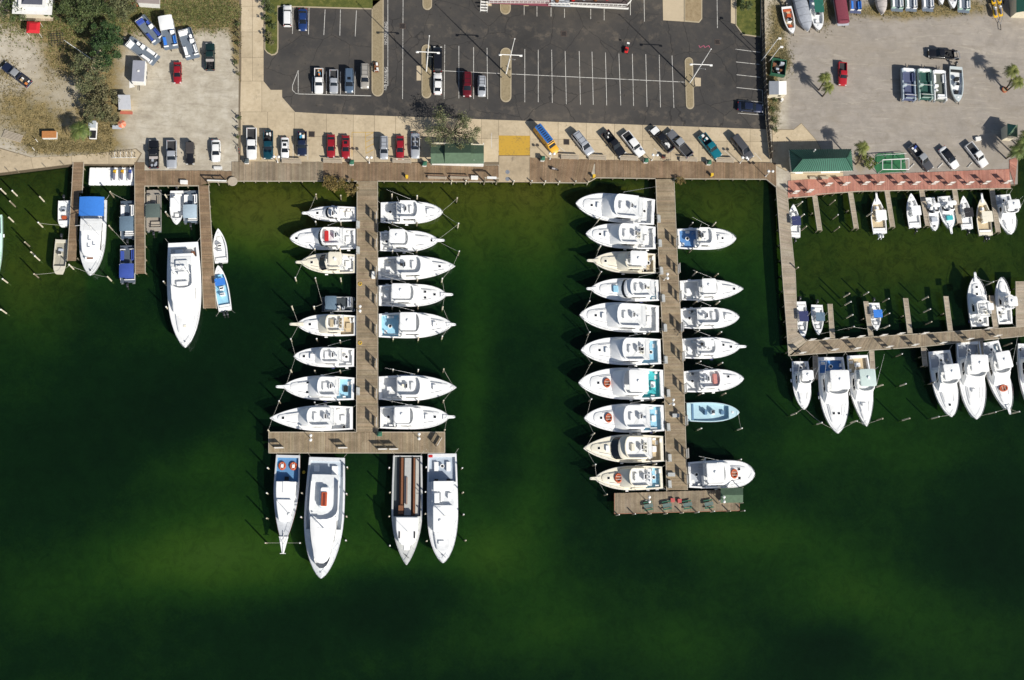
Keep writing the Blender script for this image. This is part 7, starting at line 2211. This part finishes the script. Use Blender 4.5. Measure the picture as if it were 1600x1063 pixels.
ashore(covered, (1263, 48), (1247, -8), 22, 'covered_boat', 'boat under a grey tarpaulin beside the orange sterned boat', 'trailer under the tarpaulin covered boat', m=CANV['grey'])
ashore(center_console, (1279, 48), (1274, -4), 20, 'open_boat', 'white boat with a dark green top at the head of the eastern lot', 'trailer under the dark green topped boat', top='dgreen', tt=(.15, .55), p=3.0, base=.45)
ashore(pontoon, (1318, 40), (1309, -18), 18, 'pontoon_boat', 'pontoon boat under a long maroon cover', 'trailer under the maroon covered pontoon boat', cover='maroon', motor=False)
ashore(pontoon, (1337, 21), (1335, -24), 17, 'pontoon_boat', 'pontoon boat with royal blue seats cut off by the top edge, beside the maroon cover', 'trailer under the blue seated boat at the top edge', canopy=None, seatm=CANV['blue'], deck=mat('royal_deck', (0, 0, 0)), motor=False)
ashore(covered, (1379, 22), (1374, -22), 17, 'covered_boat', 'boat under a pinkish taupe cover at the top edge', 'trailer under the taupe covered boat', m=CANV['taupe'])
for i, (x, w, lab) in enumerate(((1402, 18, 'white seated boat with a mint edge at the top edge'), (1424, 17, 'white and maroon edged boat at the top edge'), (1450, 17, 'grey seated boat with a white stern at the top edge'))):
    ashore(pontoon, (x, 18), (x-2, -28), w, 'pontoon_boat', lab, f'trailer under the {lab.split(" at ")[0]}', canopy=None, deck=BLK, motor=False, fence=(mat('mint_panel', (.42, .60, .50), .5), WHITE, GREYD)[i])
for i, (x, lab) in enumerate(((1471, 'slim white bow poking in from the top edge, west of the broader one'), (1489, 'broad white bow poking in from the top edge'))):
    ashore(center_console, (x, 8+i*6), (x-3, -40), 13+i*4, 'open_boat', lab, f'trailer under the {"slim" if not i else "broad"} white bow at the top edge', base=.45, p=2.2)
ashore(pontoon, (1506, 20), (1505, -26), 18, 'pontoon_boat', 'grey and mint tub shaped boat at the top edge near the jet ski trailer', 'trailer under the mint tub shaped boat', canopy=None, deck=BLK, motor=False, fence=mat('mint_panel', (0, 0, 0)))
for i, (x, y, m_, nm) in enumerate(((1553, 6, 'yellow_gelcoat', 'yellow nosed, upper west'), (1562, 5, 'yellow_gelcoat', 'yellow nosed, upper east'), (1556, 27, 'yellow_gelcoat', 'yellow tailed, lower west'), (1564, 25, 'yellow_gelcoat', 'yellow tailed, lower east'))):
    p_ = P(x, y, .9)
    jet_ski('jet_ski', (p_.x, p_.y, .55), R(95), f'jet ski on a trailer by the eastern garage, {nm}', _M[m_], mat('grey_purple_seat', (0, 0, 0)), 'jet skis on the trailer', WHITE)
trailer(1559, 14, (.1, 1), 7.0, 2.4, 'double jet ski trailer by the eastern garage', bow_len=1.8)
trailer(1490, 88, (-1, .1), 3.0, 1.9, 'small empty trailer behind the black pickup on the eastern lot', bow_len=.8)
# enclosed cargo trailer and flat sheds on the western gravel
ct = thing('cargo_trailer', 'grey roofed box trailer with white front on the western gravel', 'trailer', tuple(P(210, 118, 0.0)), 0)
MB().rbox(-.0, 2.5, -2.3, 2.3, .5, 2.3, .1, .05).build('box_body', WPAINT, ct)
MB().rbox(.03, 2.47, -2.25, 2.25, 2.3, 2.36, .1, .02).build('roof', mat('trailer_roof_grey', (.30, .31, .36), .5), ct)
MB().rbox(1.05, 1.45, -.2, .2, 2.36, 2.5, .05, .03).build('roof_vent', WPAINT, ct)
for y in (-.5, .5):
    for x in (.05, 2.45):
        MB().tube((x-.1, y, .34), (x+.1, y, .34), .34, 12).build('wheel', BLACK, ct)
MB().tube((1.25, -2.3, .45), (1.25, -3.4, .45), .07, 5).build('tongue', BLACK, ct)
sp = MB().prism(poly([(202, 124), (211, 136), (202, 138)]), .01, .03).build('plywood_sheet', WPAINT)
tag(sp, 'white triangular board lying beside the box trailer', 'board')
gk = thing('kiosk', 'grey flat roofed rental kiosk with a tan front by the scrub', 'kiosk')
q = [P(x, y, 2.5) for x, y in ((184, 148), (203, 148), (205, 171), (185, 171))]
MB().prism([tuple(v)[:2] for v in q], 2.3, 2.45, .03).build('roof', mat('kiosk_roof', (.50, .51, .54), .6), gk)
MB().prism(inset([tuple(v)[:2] for v in q][::-1], .25), 0, 2.3).build('wall', TAN, gk)
v = P(197, 178, 1.2)
MB().box(v.x-1.2, v.x+1.2, v.y-.0, v.y+.6, .9, 1.05).build('counter', mat('counter_red', (.42, .12, .08), .7), gk)
um = thing('parasol', 'orange and pink parasol beside a small grey table', 'parasol', tuple(P(194, 200, 0)))
for i in range(8):
    a0, a1 = 2*math.pi*i/8, 2*math.pi*(i+1)/8
    MB().add([(0, 0, 2.5), (.85*math.cos(a0), .85*math.sin(a0), 2.1), (.85*math.cos(a1), .85*math.sin(a1), 2.1)], [(0, 1, 2)]).build('panel', mat('parasol_'+('a' if i % 2 else 'b'), ((.65, .17, .09) if i % 2 else (.68, .33, .22)), .8), um)
MB().tube((0, 0, 0), (0, 0, 2.55), .03, 6).build('pole', WPAINT, um)
tb = thing('folding_table', 'grey folding table left of the orange parasol', 'table', tuple(P(184, 201, 0)))
MB().box(-.9, .9, -.4, .4, .7, .74).build('top', GREYD, tb)
for sx in (-.8, .8):
    for sy in (-.35, .35):
        MB().tube((sx, sy, 0), (sx, sy, .7), .025, 4).build('leg', STEEL, tb)
gcart = thing('utility_cart', 'white utility cart with a black load bed by the palm', 'cart', tuple(P(147, 207, 0)), R(-90))
MB().rbox(-1.9, 1.6, -.7, .7, .35, .75, .1, .05).build('body', WPAINT, gcart)
MB().rbox(-.1, 1.5, -.58, .58, .751, .80, .05, .02).build('load_bed', BLACK, gcart)
MB().rbox(-1.8, -.3, -.72, .72, 1.75, 1.85, .12, .04).build('roof', mat('cart_roof', (.42, .46, .50), .5), gcart)
for sx in (-1.7, -.4):
    for sy in (-.62, .62):
        MB().tube((sx, sy, .7), (sx, sy, 1.76), .03, 4).build('post', WPAINT, gcart)
for sx in (-1.4, 1.0):
    for sy in (-.62, .62):
        MB().tube((sx, sy-.09, .26), (sx, sy+.09, .26), .26, 12).build('wheel', BLACK, gcart)
hd = thing('kiosk_booth', 'orange wooden booth on the western grass', 'booth', tuple(P(79, 213, 0)), R(3))
MB().box(-1.35, 1.35, -.7, .7, .0, .95).build('counter_body', WPAINT, hd)
for k in range(5):
    MB().box(-1.4, 1.4, -.72+k*.29, -.45+k*.29, .96, 1.02).build('plank', mat('booth_orange', (.46, .19, .06), .7, var=.25, scale=3), hd)
jr = thing('pallet_rack', 'pale weathered ramp of slats on the grass beside the path', 'ramp', tuple(P(20, 214, 0)), R(-16))
for k in range(6):
    MB().box(-1.9, 1.9, -.75+k*.28, -.55+k*.28, .15, .22).build('slat', WOODP if False else BENCHW, jr)
for s in (-1.2, 1.2):
    MB().box(s-.06, s+.06, -.75, .85, .0, .15).build('bearer', BENCHW, jr)
sk = thing('parasail_frame', 'dark wire cage with a slim pole lying on the western sand', 'frame', tuple(P(91, 64, 0)), R(8))
for k in range(6):
    MB().box(-1.2, 1.2, -1.3+k*.5, -1.25+k*.5, .9, .95).build('cage_bar', BEDM, sk)
for k in range(5):
    MB().box(-1.2+k*.58, -1.15+k*.58, -1.3, 1.3, .95, 1.0).build('cage_bar', BEDM, sk)
for sx in (-1.15, 1.15):
    for sy in (-1.25, 1.25):
        MB().tube((sx, sy, 0), (sx, sy, 1.0), .05, 5).build('leg', BEDM, sk)
MB().tube((1.2, -.1, .3), (6.2, -4.6, .3), .07, 6).build('pole', WPAINT, sk)
kr = thing('bicycle_rack', 'white tube rack full of bicycles at the head of the jet ski float', 'rack', tuple(P(194, 243, .03)), R(3))
for k in range(9):
    MB().path([(-2.2+k*.55, -.5, 0), (-2.2+k*.55, -.5, .9), (-2.2+k*.55, .4, .9), (-2.2+k*.55, .4, 0)], .04, 5).build('hoop', WPAINT if k % 2 else BLACK, kr)
MB().tube((-2.4, -.5, .1), (2.4, -.5, .1), .05, 5).build('base_bar', WPAINT, kr)
sr = thing('scrap_bin', 'open dark skip with junk beside the white and grey gabled shed', 'skip', tuple(P(1214, 108, 0)), R(-8))
MB().box(-1.6, 1.6, -1.8, 1.8, 0, .1).build('floor', BEDM, sr)
for a_ in ((-1.6, -1.5, -1.8, 1.8), (1.5, 1.6, -1.8, 1.8), (-1.5, 1.5, -1.8, -1.7), (-1.5, 1.5, 1.7, 1.8)):
    MB().box(*a_, .1, 1.3).build('side', GREENP, sr)
for k in range(9):
    x, y, s = rnd.uniform(-1.1, 1.1), rnd.uniform(-1.3, 1.3), rnd.uniform(.2, .5)
    MB().rbox(x-s, x+s, y-s*.6, y+s*.6, .1, rnd.uniform(.7, 1.4), .05, .03).build('junk', rnd.choice([TAN, TEAK, GREYD, BLACK, CANV['grey']]), sr)
bd = thing('boulder_planter', 'round brick planter at the foot of the big eastern palm', 'planter', tuple(P(1569, 141, 0)))
MB().cyl(0, 0, 0, .45, .65, n=16).build('rim', mat('brick_red', (0, 0, 0)), bd)
MB().cyl(0, 0, .45, .47, .5, n=14).build('soil', DIRTB, bd)
wb = thing('whiteboard', 'small white box lying beside the palm shadow on the eastern lot', 'box', tuple(P(1527, 218, 0)), R(10))
MB().rbox(-.6, .6, -.4, .4, 0, .5, .06, .03).build('casing', WPAINT, wb)
MB().rbox(-.62, .62, -.42, .42, .5, .56, .06, .02).build('lid', WPAINT, wb)
# wheel stops above the red deck
for i, (x, y) in enumerate(((1424, 260), (1469, 259), (1515, 258), (1447, 263), (1490, 262))):
    p_ = P(x, y)
    o = MB().prism([(-.85, -.12), (.85, -.12), (.85, .12), (-.85, .12)], 0, .14, .04).build('wheel_stop', PAINTW, loc=(p_.x, p_.y, .005), rz=R(45))
    tag(o, f'white concrete wheel stop above the red deck, the {ORD[(0, 2, 4, 1, 3)[i]]} from the west', 'wheel stop', 'wheel stops above the red deck')
# ------------------------------------------------------------------ trees and plants
def m_leaf(name, dark, mid, light):
    k = NT(name)
    t = k.attr('tint')
    c = k.mix(1.0, k.ramp(k.noise(.9, 3, .6), [(0.3, dark), (0.5, mid), (0.72, light)]), t, 'MULTIPLY')
    k.b.inputs['Subsurface Weight'].default_value = 0.0
    return k.done(c, .7)
LEAFD = m_leaf('dark_foliage', (.018, .042, .012), (.034, .075, .018), (.060, .105, .026))
LEAFO = m_leaf('oak_foliage', (.036, .058, .016), (.064, .092, .026), (.110, .132, .046))
LEAFS = m_leaf('dry_foliage', (.085, .082, .036), (.140, .128, .062), (.200, .180, .100))
LEAFG = m_leaf('grey_foliage', (.066, .080, .034), (.115, .126, .058), (.170, .172, .088))
LEAFP = m_leaf('palm_frond_green', (.050, .085, .018), (.095, .135, .030), (.165, .190, .055))
LEAFY = m_leaf('yellow_green_foliage', (.085, .110, .020), (.150, .170, .035), (.230, .235, .070))  # lighter, yellower green for most palms and the shop bush

def crown_mesh(q, centres, n, size, flat=.75):
    mb = MB()
    for _ in range(n):
        c, r = q.choice(centres)
        d = Vector((q.gauss(0, .52), q.gauss(0, .52), q.gauss(0, .5)))
        if q.random() < .35:
            d = d.normalized()*q.uniform(.7, 1.15)
        p = Vector(c) + Vector((d.x*r, d.y*r, d.z*r*flat))
        s = size*q.uniform(.5, 1.3)
        u = Vector((q.gauss(0, 1), q.gauss(0, 1), q.gauss(0, .6))).normalized()
        w = u.cross(Vector((q.gauss(0, .6), q.gauss(0, .6), 1))).normalized()
        tint = q.uniform(.62, 1.28)
        e = s*q.uniform(.35, .6)
        mb.add([tuple(p-u*s), tuple(p+w*e*.9-u*s*.1), tuple(p+u*s), tuple(p-w*e-u*s*.1)], [(0, 1, 2, 3)], (tint*q.uniform(.9, 1.1), tint, tint*.9))
    return mb

def tree(x, y, r, h, m, label, n=2600, size=.30, lobes=9, sd=1, squash=1.0, name='tree', grp='trees', trunk_r=.2, sparse=1.0):
    q = random.Random(sd)
    p = P(x, y)
    t = thing(name, label, 'tree', (p.x, p.y, 0), 0, grp)
    R_ = r*scale_at(x, y)*1.12
    n, size, lobes = int(n*1.45), size*.74, int(lobes*2.0)
    cs, limbs = [], MB()
    limbs.tube((0, 0, -.1), (0, 0, h*.42), trunk_r, 8, trunk_r*.7)
    for i in range(lobes):
        a = 2*math.pi*i/lobes + q.uniform(-.4, .4)
        d = R_*q.uniform(.15, 1.0)**.8
        c = (d*math.cos(a), d*math.sin(a)*squash, h*q.uniform(.5, .88))
        cs.append((c, R_*q.uniform(.10, .34)*sparse))
        m1 = (c[0]*.5, c[1]*.5, h*.5)
        limbs.tube((0, 0, h*.36), m1, trunk_r*.55, 6, trunk_r*.35)
        limbs.tube(m1, c, trunk_r*.35, 5, trunk_r*.12)
        for _ in range(3):
            e = Vector(c) + Vector((q.uniform(-1, 1), q.uniform(-1, 1), q.uniform(-.2, .7)))*R_*.28
            limbs.tube(c, tuple(e), trunk_r*.12, 4, .012)
    if sparse > .8:
        cs.append(((0, 0, h*.72), R_*.4))
    limbs.build('trunk', BARK, t, smooth=50)
    crown_mesh(q, cs, n, size).build('crown', m, t)
    return t

GWT = 'trees of the western thicket'
tree(150, 28, 34, 7.5, LEAFO, 'broad olive green tree at the top of the western thicket', 5200, .26, 12, 1, grp=GWT)
tree(118, 12, 22, 6, LEAFO, 'bushy tree beside the corner house', 2600, .24, 8, 2, grp=GWT)
tree(196, 22, 22, 5.5, LEAFG, 'greyish tree between the cottage and the pontoon boats', 2400, .24, 8, 3, grp=GWT)
tree(176, 74, 24, 7.5, LEAFD, 'dark green dense tree, the darkest of the thicket', 4200, .24, 11, 4, grp=GWT)
tree(172, 104, 20, 6.5, LEAFD, 'dark green tree just below the darkest one', 2800, .24, 9, 5, grp=GWT)
tree(150, 128, 26, 7.0, LEAFG, 'loose grey green tree casting a big shadow on the sand', 3000, .24, 10, 6, grp=GWT)
tree(160, 165, 24, 5.0, LEAFS, 'dry brownish tree above the utility cart', 2800, .24, 9, 7, grp=GWT)
tree(148, 185, 17, 4.5, LEAFG, 'small grey tree beside the utility cart', 1600, .22, 7, 8, grp=GWT)
tree(173, 190, 14, 3.5, LEAFS, 'low dry tree beside the rental kiosk', 1200, .2, 6, 9, grp=GWT)
tree(30, 22, 24, 4.5, LEAFO, 'low green tree left of the red canopy', 2000, .22, 8, 10, grp=GWT)
tree(92, 25, 16, 4.0, LEAFO, 'green shrub tree right of the red canopy', 1300, .2, 7, 11, grp=GWT)
tree(706, 214, 44, 6.5, LEAFG, 'bare looking spreading tree behind the green market hut', 3000, .22, 15, 12, squash=.62, sparse=.72, grp='trees by the boardwalk')
LEAFB = m_leaf('brown_shore_foliage', (.09, .066, .018), (.165, .115, .032), (.25, .19, .06))
tree(520, 290, 17, 2.0, LEAFB, 'brownish shrub mass at the water edge beside the boardwalk', 1500, .2, 8, 13, squash=.5, name='shore_shrub', grp='shore shrubs', trunk_r=.06)
tree(546, 296, 12, 2.0, LEAFB, 'smaller brown shrub in the corner of boardwalk and pier', 900, .2, 6, 14, name='shore_shrub', grp='shore shrubs', trunk_r=.06)
tree(1062, 285, 9, 1.4, LEAFB, 'small brown shrub at the head of the picnic table pier', 500, .18, 5, 15, squash=.6, name='shore_shrub', grp='shore shrubs', trunk_r=.05)
RW = 'northernmost second third fourth fifth southernmost'.split()
for i, (x, y, r) in enumerate(((417, 8, 8), (424, 20, 9), (418, 32, 7), (426, 44, 6), (420, 58, 5), (424, 70, 4))):
    tree(x, y, r, 1.8, LEAFO if i < 4 else LEAFS, f'{RW[i]} of the small shrubs in the bed beside the concrete drive', 420, .17, 5, 30+i, name='shrub', grp='shrubs beside the concrete drive', trunk_r=.05)
for i, (x, y) in enumerate(((372, 40), (371, 56), (372, 70), (370, 84), (368, 100), (372, 118), (374, 186), (374, 204), (372, 216))):
    tree(x, y, 4 if i < 6 else 3, 1.0, LEAFS if i % 2 else LEAFO, f'scrubby tuft along the bollards of the drive, {ORD[i]} from the top edge', 200, .14, 4, 40+i, name='scrub_tuft', grp='scrub tufts along the drive', trunk_r=.04)
tree(1355, 256, 10, 1.8, LEAFY, 'yellow green bush beside the shop', 700, .22, 6, 60, name='shrub', grp='bushes by the shop', trunk_r=.05)
tree(1162, 14, 10, 2.5, LEAFO, 'green bush on the small lawn by the fence', 700, .2, 6, 61, name='shrub', grp='bushes on the lawn', trunk_r=.06)
for i, (x, y, r) in enumerate(((1210, 158, 4), (1206, 172, 4), (1208, 190, 5), (1209, 204, 4), (1205, 145, 3))):
    tree(x, y, r, 1.1, LEAFO, f'low weed clump along the fence below the little shed, {ORD[int(y-140)//16]} from the shed', 220, .15, 4, 70+i, name='weed_clump', grp='weed clumps along the fence', trunk_r=.03)

def palm(x, y, h, r, label, sd, m=LEAFP, n=20, lean=(0, 0), grp='palms'):
    q = random.Random(sd)
    n, r = int(n*1.7), r*.88
    p = P(x, y)
    t = thing('palm_tree', label, 'palm', (p.x, p.y, 0), 0, grp)
    pts = [(lean[0]*u*u, lean[1]*u*u, h*u) for u in lines(0, 1, 6)]
    mb = MB()
    for i, (a, b) in enumerate(zip(pts, pts[1:])):
        mb.tube(a, b, .19-.012*i, 8, .19-.012*(i+1))
    mb.build('trunk', BARK, t)
    top = Vector(pts[-1])
    for i in range(n):
        a = 2*math.pi*i/n*1.618*2 + q.uniform(-.2, .2)
        el = q.uniform(.05, .9) if i % 3 else q.uniform(-.5, .1)
        L = r*q.uniform(.8, 1.1)
        dirv = Vector((math.cos(a), math.sin(a), 0))
        side = Vector((-dirv.y, dirv.x, 0))
        fr = MB()
        prev = top
        spine = []
        for k in range(7):
            u = k/6
            spine.append(top + dirv*L*u*math.cos(el*.6) + Vector((0, 0, L*(el*u - (.55+el*.35)*u*u))))
        tint = q.uniform(.7, 1.2)
        for k in range(1, 7):
            a0, a1 = spine[k-1], spine[k]
            wl_ = L*.36*math.sin(math.pi*min(.97, (k+.4)/7.2))
            for s in (-1, 1):
                for j in range(3):
                    b0 = a0.lerp(a1, j/3)
                    b1 = a0.lerp(a1, (j+.8)/3)
                    tip = b1 + side*s*wl_ + (a1-a0)*.55 - Vector((0, 0, wl_*.25))
                    tt = tint*q.uniform(.8, 1.2)
                    fr.add([tuple(b0), tuple(b1), tuple(tip)], [(0, 1, 2)], (tt, tt, tt*.85))
        fr.path([tuple(v) for v in spine], .02, 4)
        fr.t = fr.t
        fr.build('frond', m, t)
    return t
palm(131, 214, 4.2, 2.4, 'palm on the western grass beside the utility cart', 1)
palm(1279, 141, 4.9, 1.7, 'palm of the eastern lot beside the small red pickup, the northern of two', 2, LEAFY, lean=(-.2, .9))
palm(1285, 151, 4.4, 1.7, 'palm of the eastern lot beside the small red pickup, the southern of two', 12, LEAFY, lean=(-.2, .4))
palm(1570, 140, 5.6, 2.0, 'tallest palm, in the brick planter at the east edge', 3, LEAFY, 22, lean=(-.9, 2.0))
palm(1572, 143, 4.4, 1.9, 'shorter palm leaning out of the brick planter at the east edge', 13, LEAFY, 20, lean=(.5, .5))
palm(1337, 257, 6.2, 1.9, 'palm standing between the shop and the turf court', 4, LEAFY, lean=(-.8, 1.6))
GE = 'palms around the eastern hut'
palm(1572, 248, 5.0, 2.2, 'broad palm below the garden hut, nearest the red deck', 5, LEAFP, 22, grp=GE)
palm(1580, 238, 5.6, 2.2, 'palm in the middle of the cluster below the garden hut', 6, LEAFP, 22, grp=GE)
palm(1588, 226, 5.2, 2.2, 'palm of the hut cluster nearest the hut wall', 7, LEAFY, 22, grp=GE)

# grass and weeds: blades nobody could count
def grass(name, label, areas, n, size, m, sd):
    q = random.Random(sd)
    mb = MB()
    tot = sum(a[4] for a in areas)
    for cx, cy, rx, ry, w in areas:
        for _ in range(int(n*w/tot)):
            x, y = q.gauss(cx, rx*.5), q.gauss(cy, ry*.5)
            if y > shore_y(x)-10 or 376 < x < 412 or y > 250:
                continue
            if x < 375 and 175 < x and y > 65:
                continue
            p = P(x, y)
            for _k in range(3):
                a = q.uniform(0, 2*math.pi)
                s = size*q.uniform(.5, 1.4)
                d = Vector((math.cos(a), math.sin(a), 0))
                e = Vector((-d.y, d.x, 0))*s*.22
                b = p + Vector((q.uniform(-.2, .2), q.uniform(-.2, .2), 0))
                tint = q.uniform(.7, 1.3)
                mb.add([tuple(b-e), tuple(b+e), tuple(b+d*s*.8+Vector((0, 0, s*.6)))], [(0, 1, 2)], (tint*1.05, tint, tint*.85))
    o = mb.build(name, m, kind='stuff')
    tag(o, label, 'grass', kind='stuff')
grass('grass', 'dry scrubby grass on the western ground', [g for g in GRASS if g[0] < 400], 9000, .30, m_leaf('dry_grass', (.10, .085, .035), (.17, .14, .065), (.25, .21, .11)), 3)
grass('grass', 'green weeds among the western scrub', [g for g in GRASS if g[0] < 380 and g[1] < 60], 8000, .34, m_leaf('green_grass', (.055, .075, .018), (.10, .12, .03), (.17, .17, .06)), 4)
grass('grass', 'dry weeds along the eastern fence and boat row', [g for g in GRASS if g[0] > 1190 and g[0] < 1500], 5000, .26, LEAFS, 5)

# ------------------------------------------------------------------ mooring piles and ropes
LITE = mat('pale_pile', rgb(196, 186, 164), .9, var=.2, scale=3)
PILES = {
 ('grey mooring pile among the slips of the party boat pier', 'mooring piles of the party boat pier'): (3.0, [
  (495, 311), (533, 312), (494, 352), (533, 353), (493, 394), (532, 395), (463, 439), (494, 440), (533, 440), (458, 484), (492, 484), (532, 486), (456, 534), (496, 534), (532, 536), (456, 582), (493, 583), (532, 583),
  (438, 630), (493, 632), (531, 632), (612, 311), (651, 312), (713, 316), (651, 353), (715, 356), (613, 354), (651, 397), (716, 399), (613, 397), (652, 440), (690, 441), (612, 441), (613, 484), (653, 483), (691, 484), (614, 531), (653, 532),
  (690, 530), (614, 581), (653, 581), (692, 581), (653, 629), (692, 629), (613, 629)]),
 ('grey mooring pile beside the party boats of the cross deck', 'mooring piles of the cross deck'): (3.0, [
  (421, 675), (694, 674), (420, 733), (419, 772), (419, 811), (417, 849), (473, 772), (472, 809), (470, 849), (543, 732), (542, 773), (542, 808), (541, 845), (608, 733), (609, 771), (608, 808), (609, 853), (665, 732), (664, 770), (664, 804),
  (666, 846), (721, 733), (722, 771), (723, 805), (726, 845)]),
 ('grey mooring pile among the slips of the picnic table pier', 'mooring piles of the picnic table pier'): (3.2, [
  (932, 349), (934, 391), (935, 431), (917, 476), (917, 524), (920, 571), (920, 627), (924, 680), (926, 728), (1012, 523), (1016, 575), (1019, 677), (1020, 727), (944, 774), (1018, 628),
  (1077, 354), (1112, 354), (1077, 394), (1082, 431), (1116, 433), (1083, 476), (1118, 476), (1086, 521), (1121, 523), (1088, 569), (1122, 571), (1091, 618), (1127, 618), (1090, 672), (1152, 672), (1096, 719), (1151, 720)]),
 ('short pile along the outer edge of the picnic table deck', 'edge piles of the picnic table deck'): (1.6, [
  (963, 805), (988, 804), (1012, 803.5), (1037, 803), (1062, 802), (1086, 801), (1110, 800), (1135, 799.5), (1157, 799)]),
 ('slender mooring pile between the red deck and charter dock', 'mooring piles of the inner eastern basin'): (3.0, [
  (1246, 322), (1248, 342), (1252, 360), (1296, 320), (1301, 342), (1303, 361), (1354, 338), (1318, 464), (1349, 461), (1320, 477), (1323, 497), (1325, 515), (1379, 472), (1381, 494), (1381, 513), (1441, 469), (1443, 488), (1446, 507), (1240, 423), (1540, 446)]),
 ('slender grey mooring pile below the charter dock', 'mooring piles below the charter dock'): (3.2, [
  (1236, 649), (1276, 663), (1329, 661), (1370, 657), (1400, 557), (1406, 603), (1410, 657), (1370, 605), (1456, 654), (1544, 647), (1568, 541), (1582, 646), (1450, 601)]),
 ('leaning looking grey mooring pile in the far western basin', 'mooring piles of the western basin'): (3.4, [
  (9, 303), (27, 306), (69, 315), (24, 323), (21, 347), (67, 355), (178, 308), (176, 360), (56, 401), (46, 385), (62, 407), (60, 434), (12, 442), (10, 490), (115, 421), (174, 439), (262, 312), (263, 338), (260, 446), (264, 485)]),
 ('square timber fender pile along the quay beside the concrete ramp', 'fender piles of the quay'): (1.0, [
  (705, 287.5), (727, 287.5), (801, 288), (829, 288), (850, 288.5), (872, 288.5), (897, 288.5), (917, 288.5)]),
}
PILE_POS = []
def pile_labels(grp, pp):
    def rows(cols, pier):
        out = {}
        for nm, x0, x1 in cols:
            for i, q in enumerate(sorted((q for q in pp if x0 <= q[0] < x1), key=lambda q: q[1])):
                out[q] = f'grey mooring pile, {ORD[i]} {pier[0]} in the {nm} {pier[1]}'
        return out
    if 'party' in grp:
        return rows((('outer row west', 400, 475), ('middle row west', 475, 515), ('inner row west', 515, 560), ('inner row east', 600, 630), ('middle row east', 630, 670), ('outer row east', 670, 800)), ('from shore', 'of the party boat pier'))
    if 'cross' in grp:
        return rows(tuple((f'{ORD[i]} row from the west', a, b) for i, (a, b) in enumerate(((400, 440), (440, 500), (500, 580), (580, 640), (640, 680), (680, 800)))), ('seaward', 'at the party boats'))
    if grp.startswith('mooring') and 'picnic' in grp:
        return rows((('outer row west', 900, 960), ('inner row west', 960, 1050), ('inner row east', 1050, 1100), ('outer row east', 1100, 1200)), ('from shore', 'of the picnic table pier'))
    return {}
for (lab, grp), (h, pp) in PILES.items():
    LB = pile_labels(grp, pp)
    WE = sorted(pp)
    for x, y in pp:
        plab = LB.get((x, y)) or f'{lab}, {ORD[WE.index((x, y))]} from the west'
        p = P(x, y, WATER_Z)
        hh = WATER_Z + h + rnd.uniform(-.35, .35) if h > 2 else h + rnd.uniform(-.1, .1)
        t = thing('mooring_pile', plab, 'pile', (p.x, p.y, 0), rnd.uniform(0, 3), grp)
        r = .16 if h > 2 else .14
        MB().tube((0, 0, -5), (rnd.uniform(-.06, .06), rnd.uniform(-.06, .06), hh), r, 9, r*.88).build('shaft', LITE if rnd.random() < .55 else PILE, t)
        MB().tube((0, 0, hh-.02), (0, 0, hh+.16), r*1.02, 9, r*.25).build('cap', WPAINT if rnd.random() < .6 else LITE, t)
        if h > 2:
            PILE_POS.append(Vector((p.x, p.y, hh-.5)))

def way(v):
    return ('east' if v.x > 0 else 'west') if abs(v.x) > abs(v.y) else ('shoreward' if v.y > 0 else 'seaward')
# mooring lines from each bow to the nearest piles, sagging a little
for t, L, B, bow, stern in BOATS:
    if t.location.z > -1 or t['category'] != 'boat' or bow[0] < 0 or bow[0] > 1595:
        continue
    rz = t.rotation_euler.z
    tip = Vector((t.location.x + math.cos(rz)*L*.97, t.location.y + math.sin(rz)*L*.97, t.location.z + .115*L+.35))
    side = Vector((-math.sin(rz), math.cos(rz), 0))
    for s in (-1, 1):
        c = [q for q in PILE_POS if (q-tip).length < 7.5 and (q-tip).dot(side)*s > .8 and (q-tip).dot(side.cross(Vector((0, 0, 1)))) > -2.5]
        if not c:
            continue
        e = min(c, key=lambda q: (q-tip).length)
        pts = [tip.lerp(e, u) - Vector((0, 0, 1.2*u*(1-u))) for u in lines(0, 1, 5)]
        o = MB().path([tuple(v) for v in pts], .022, 4).build('mooring_line', ROPE)
        tag(o, ' '.join(f'{way(side*s)} bow line of the {t["label"]}'.replace(',', '').split()[:16]), 'rope', 'mooring lines')
    if L > 9:
        aft = Vector((t.location.x, t.location.y, t.location.z + .062*L+.3))
        back = Vector((-math.cos(rz), -math.sin(rz), 0))
        for s in (-1, 1):
            a = aft + side*s*B*.42
            b = a + back*1.0 + side*s*.7
            b.z = .12
            o = MB().path([tuple(a), tuple(a.lerp(b, .5)-Vector((0, 0, .15))), tuple(b)], .025, 4).build('stern_line', ROPE)
            tag(o, ' '.join(f'{way(side*s)} stern line of the {t["label"]}'.replace(',', '').split()[:16]), 'rope', 'stern lines')
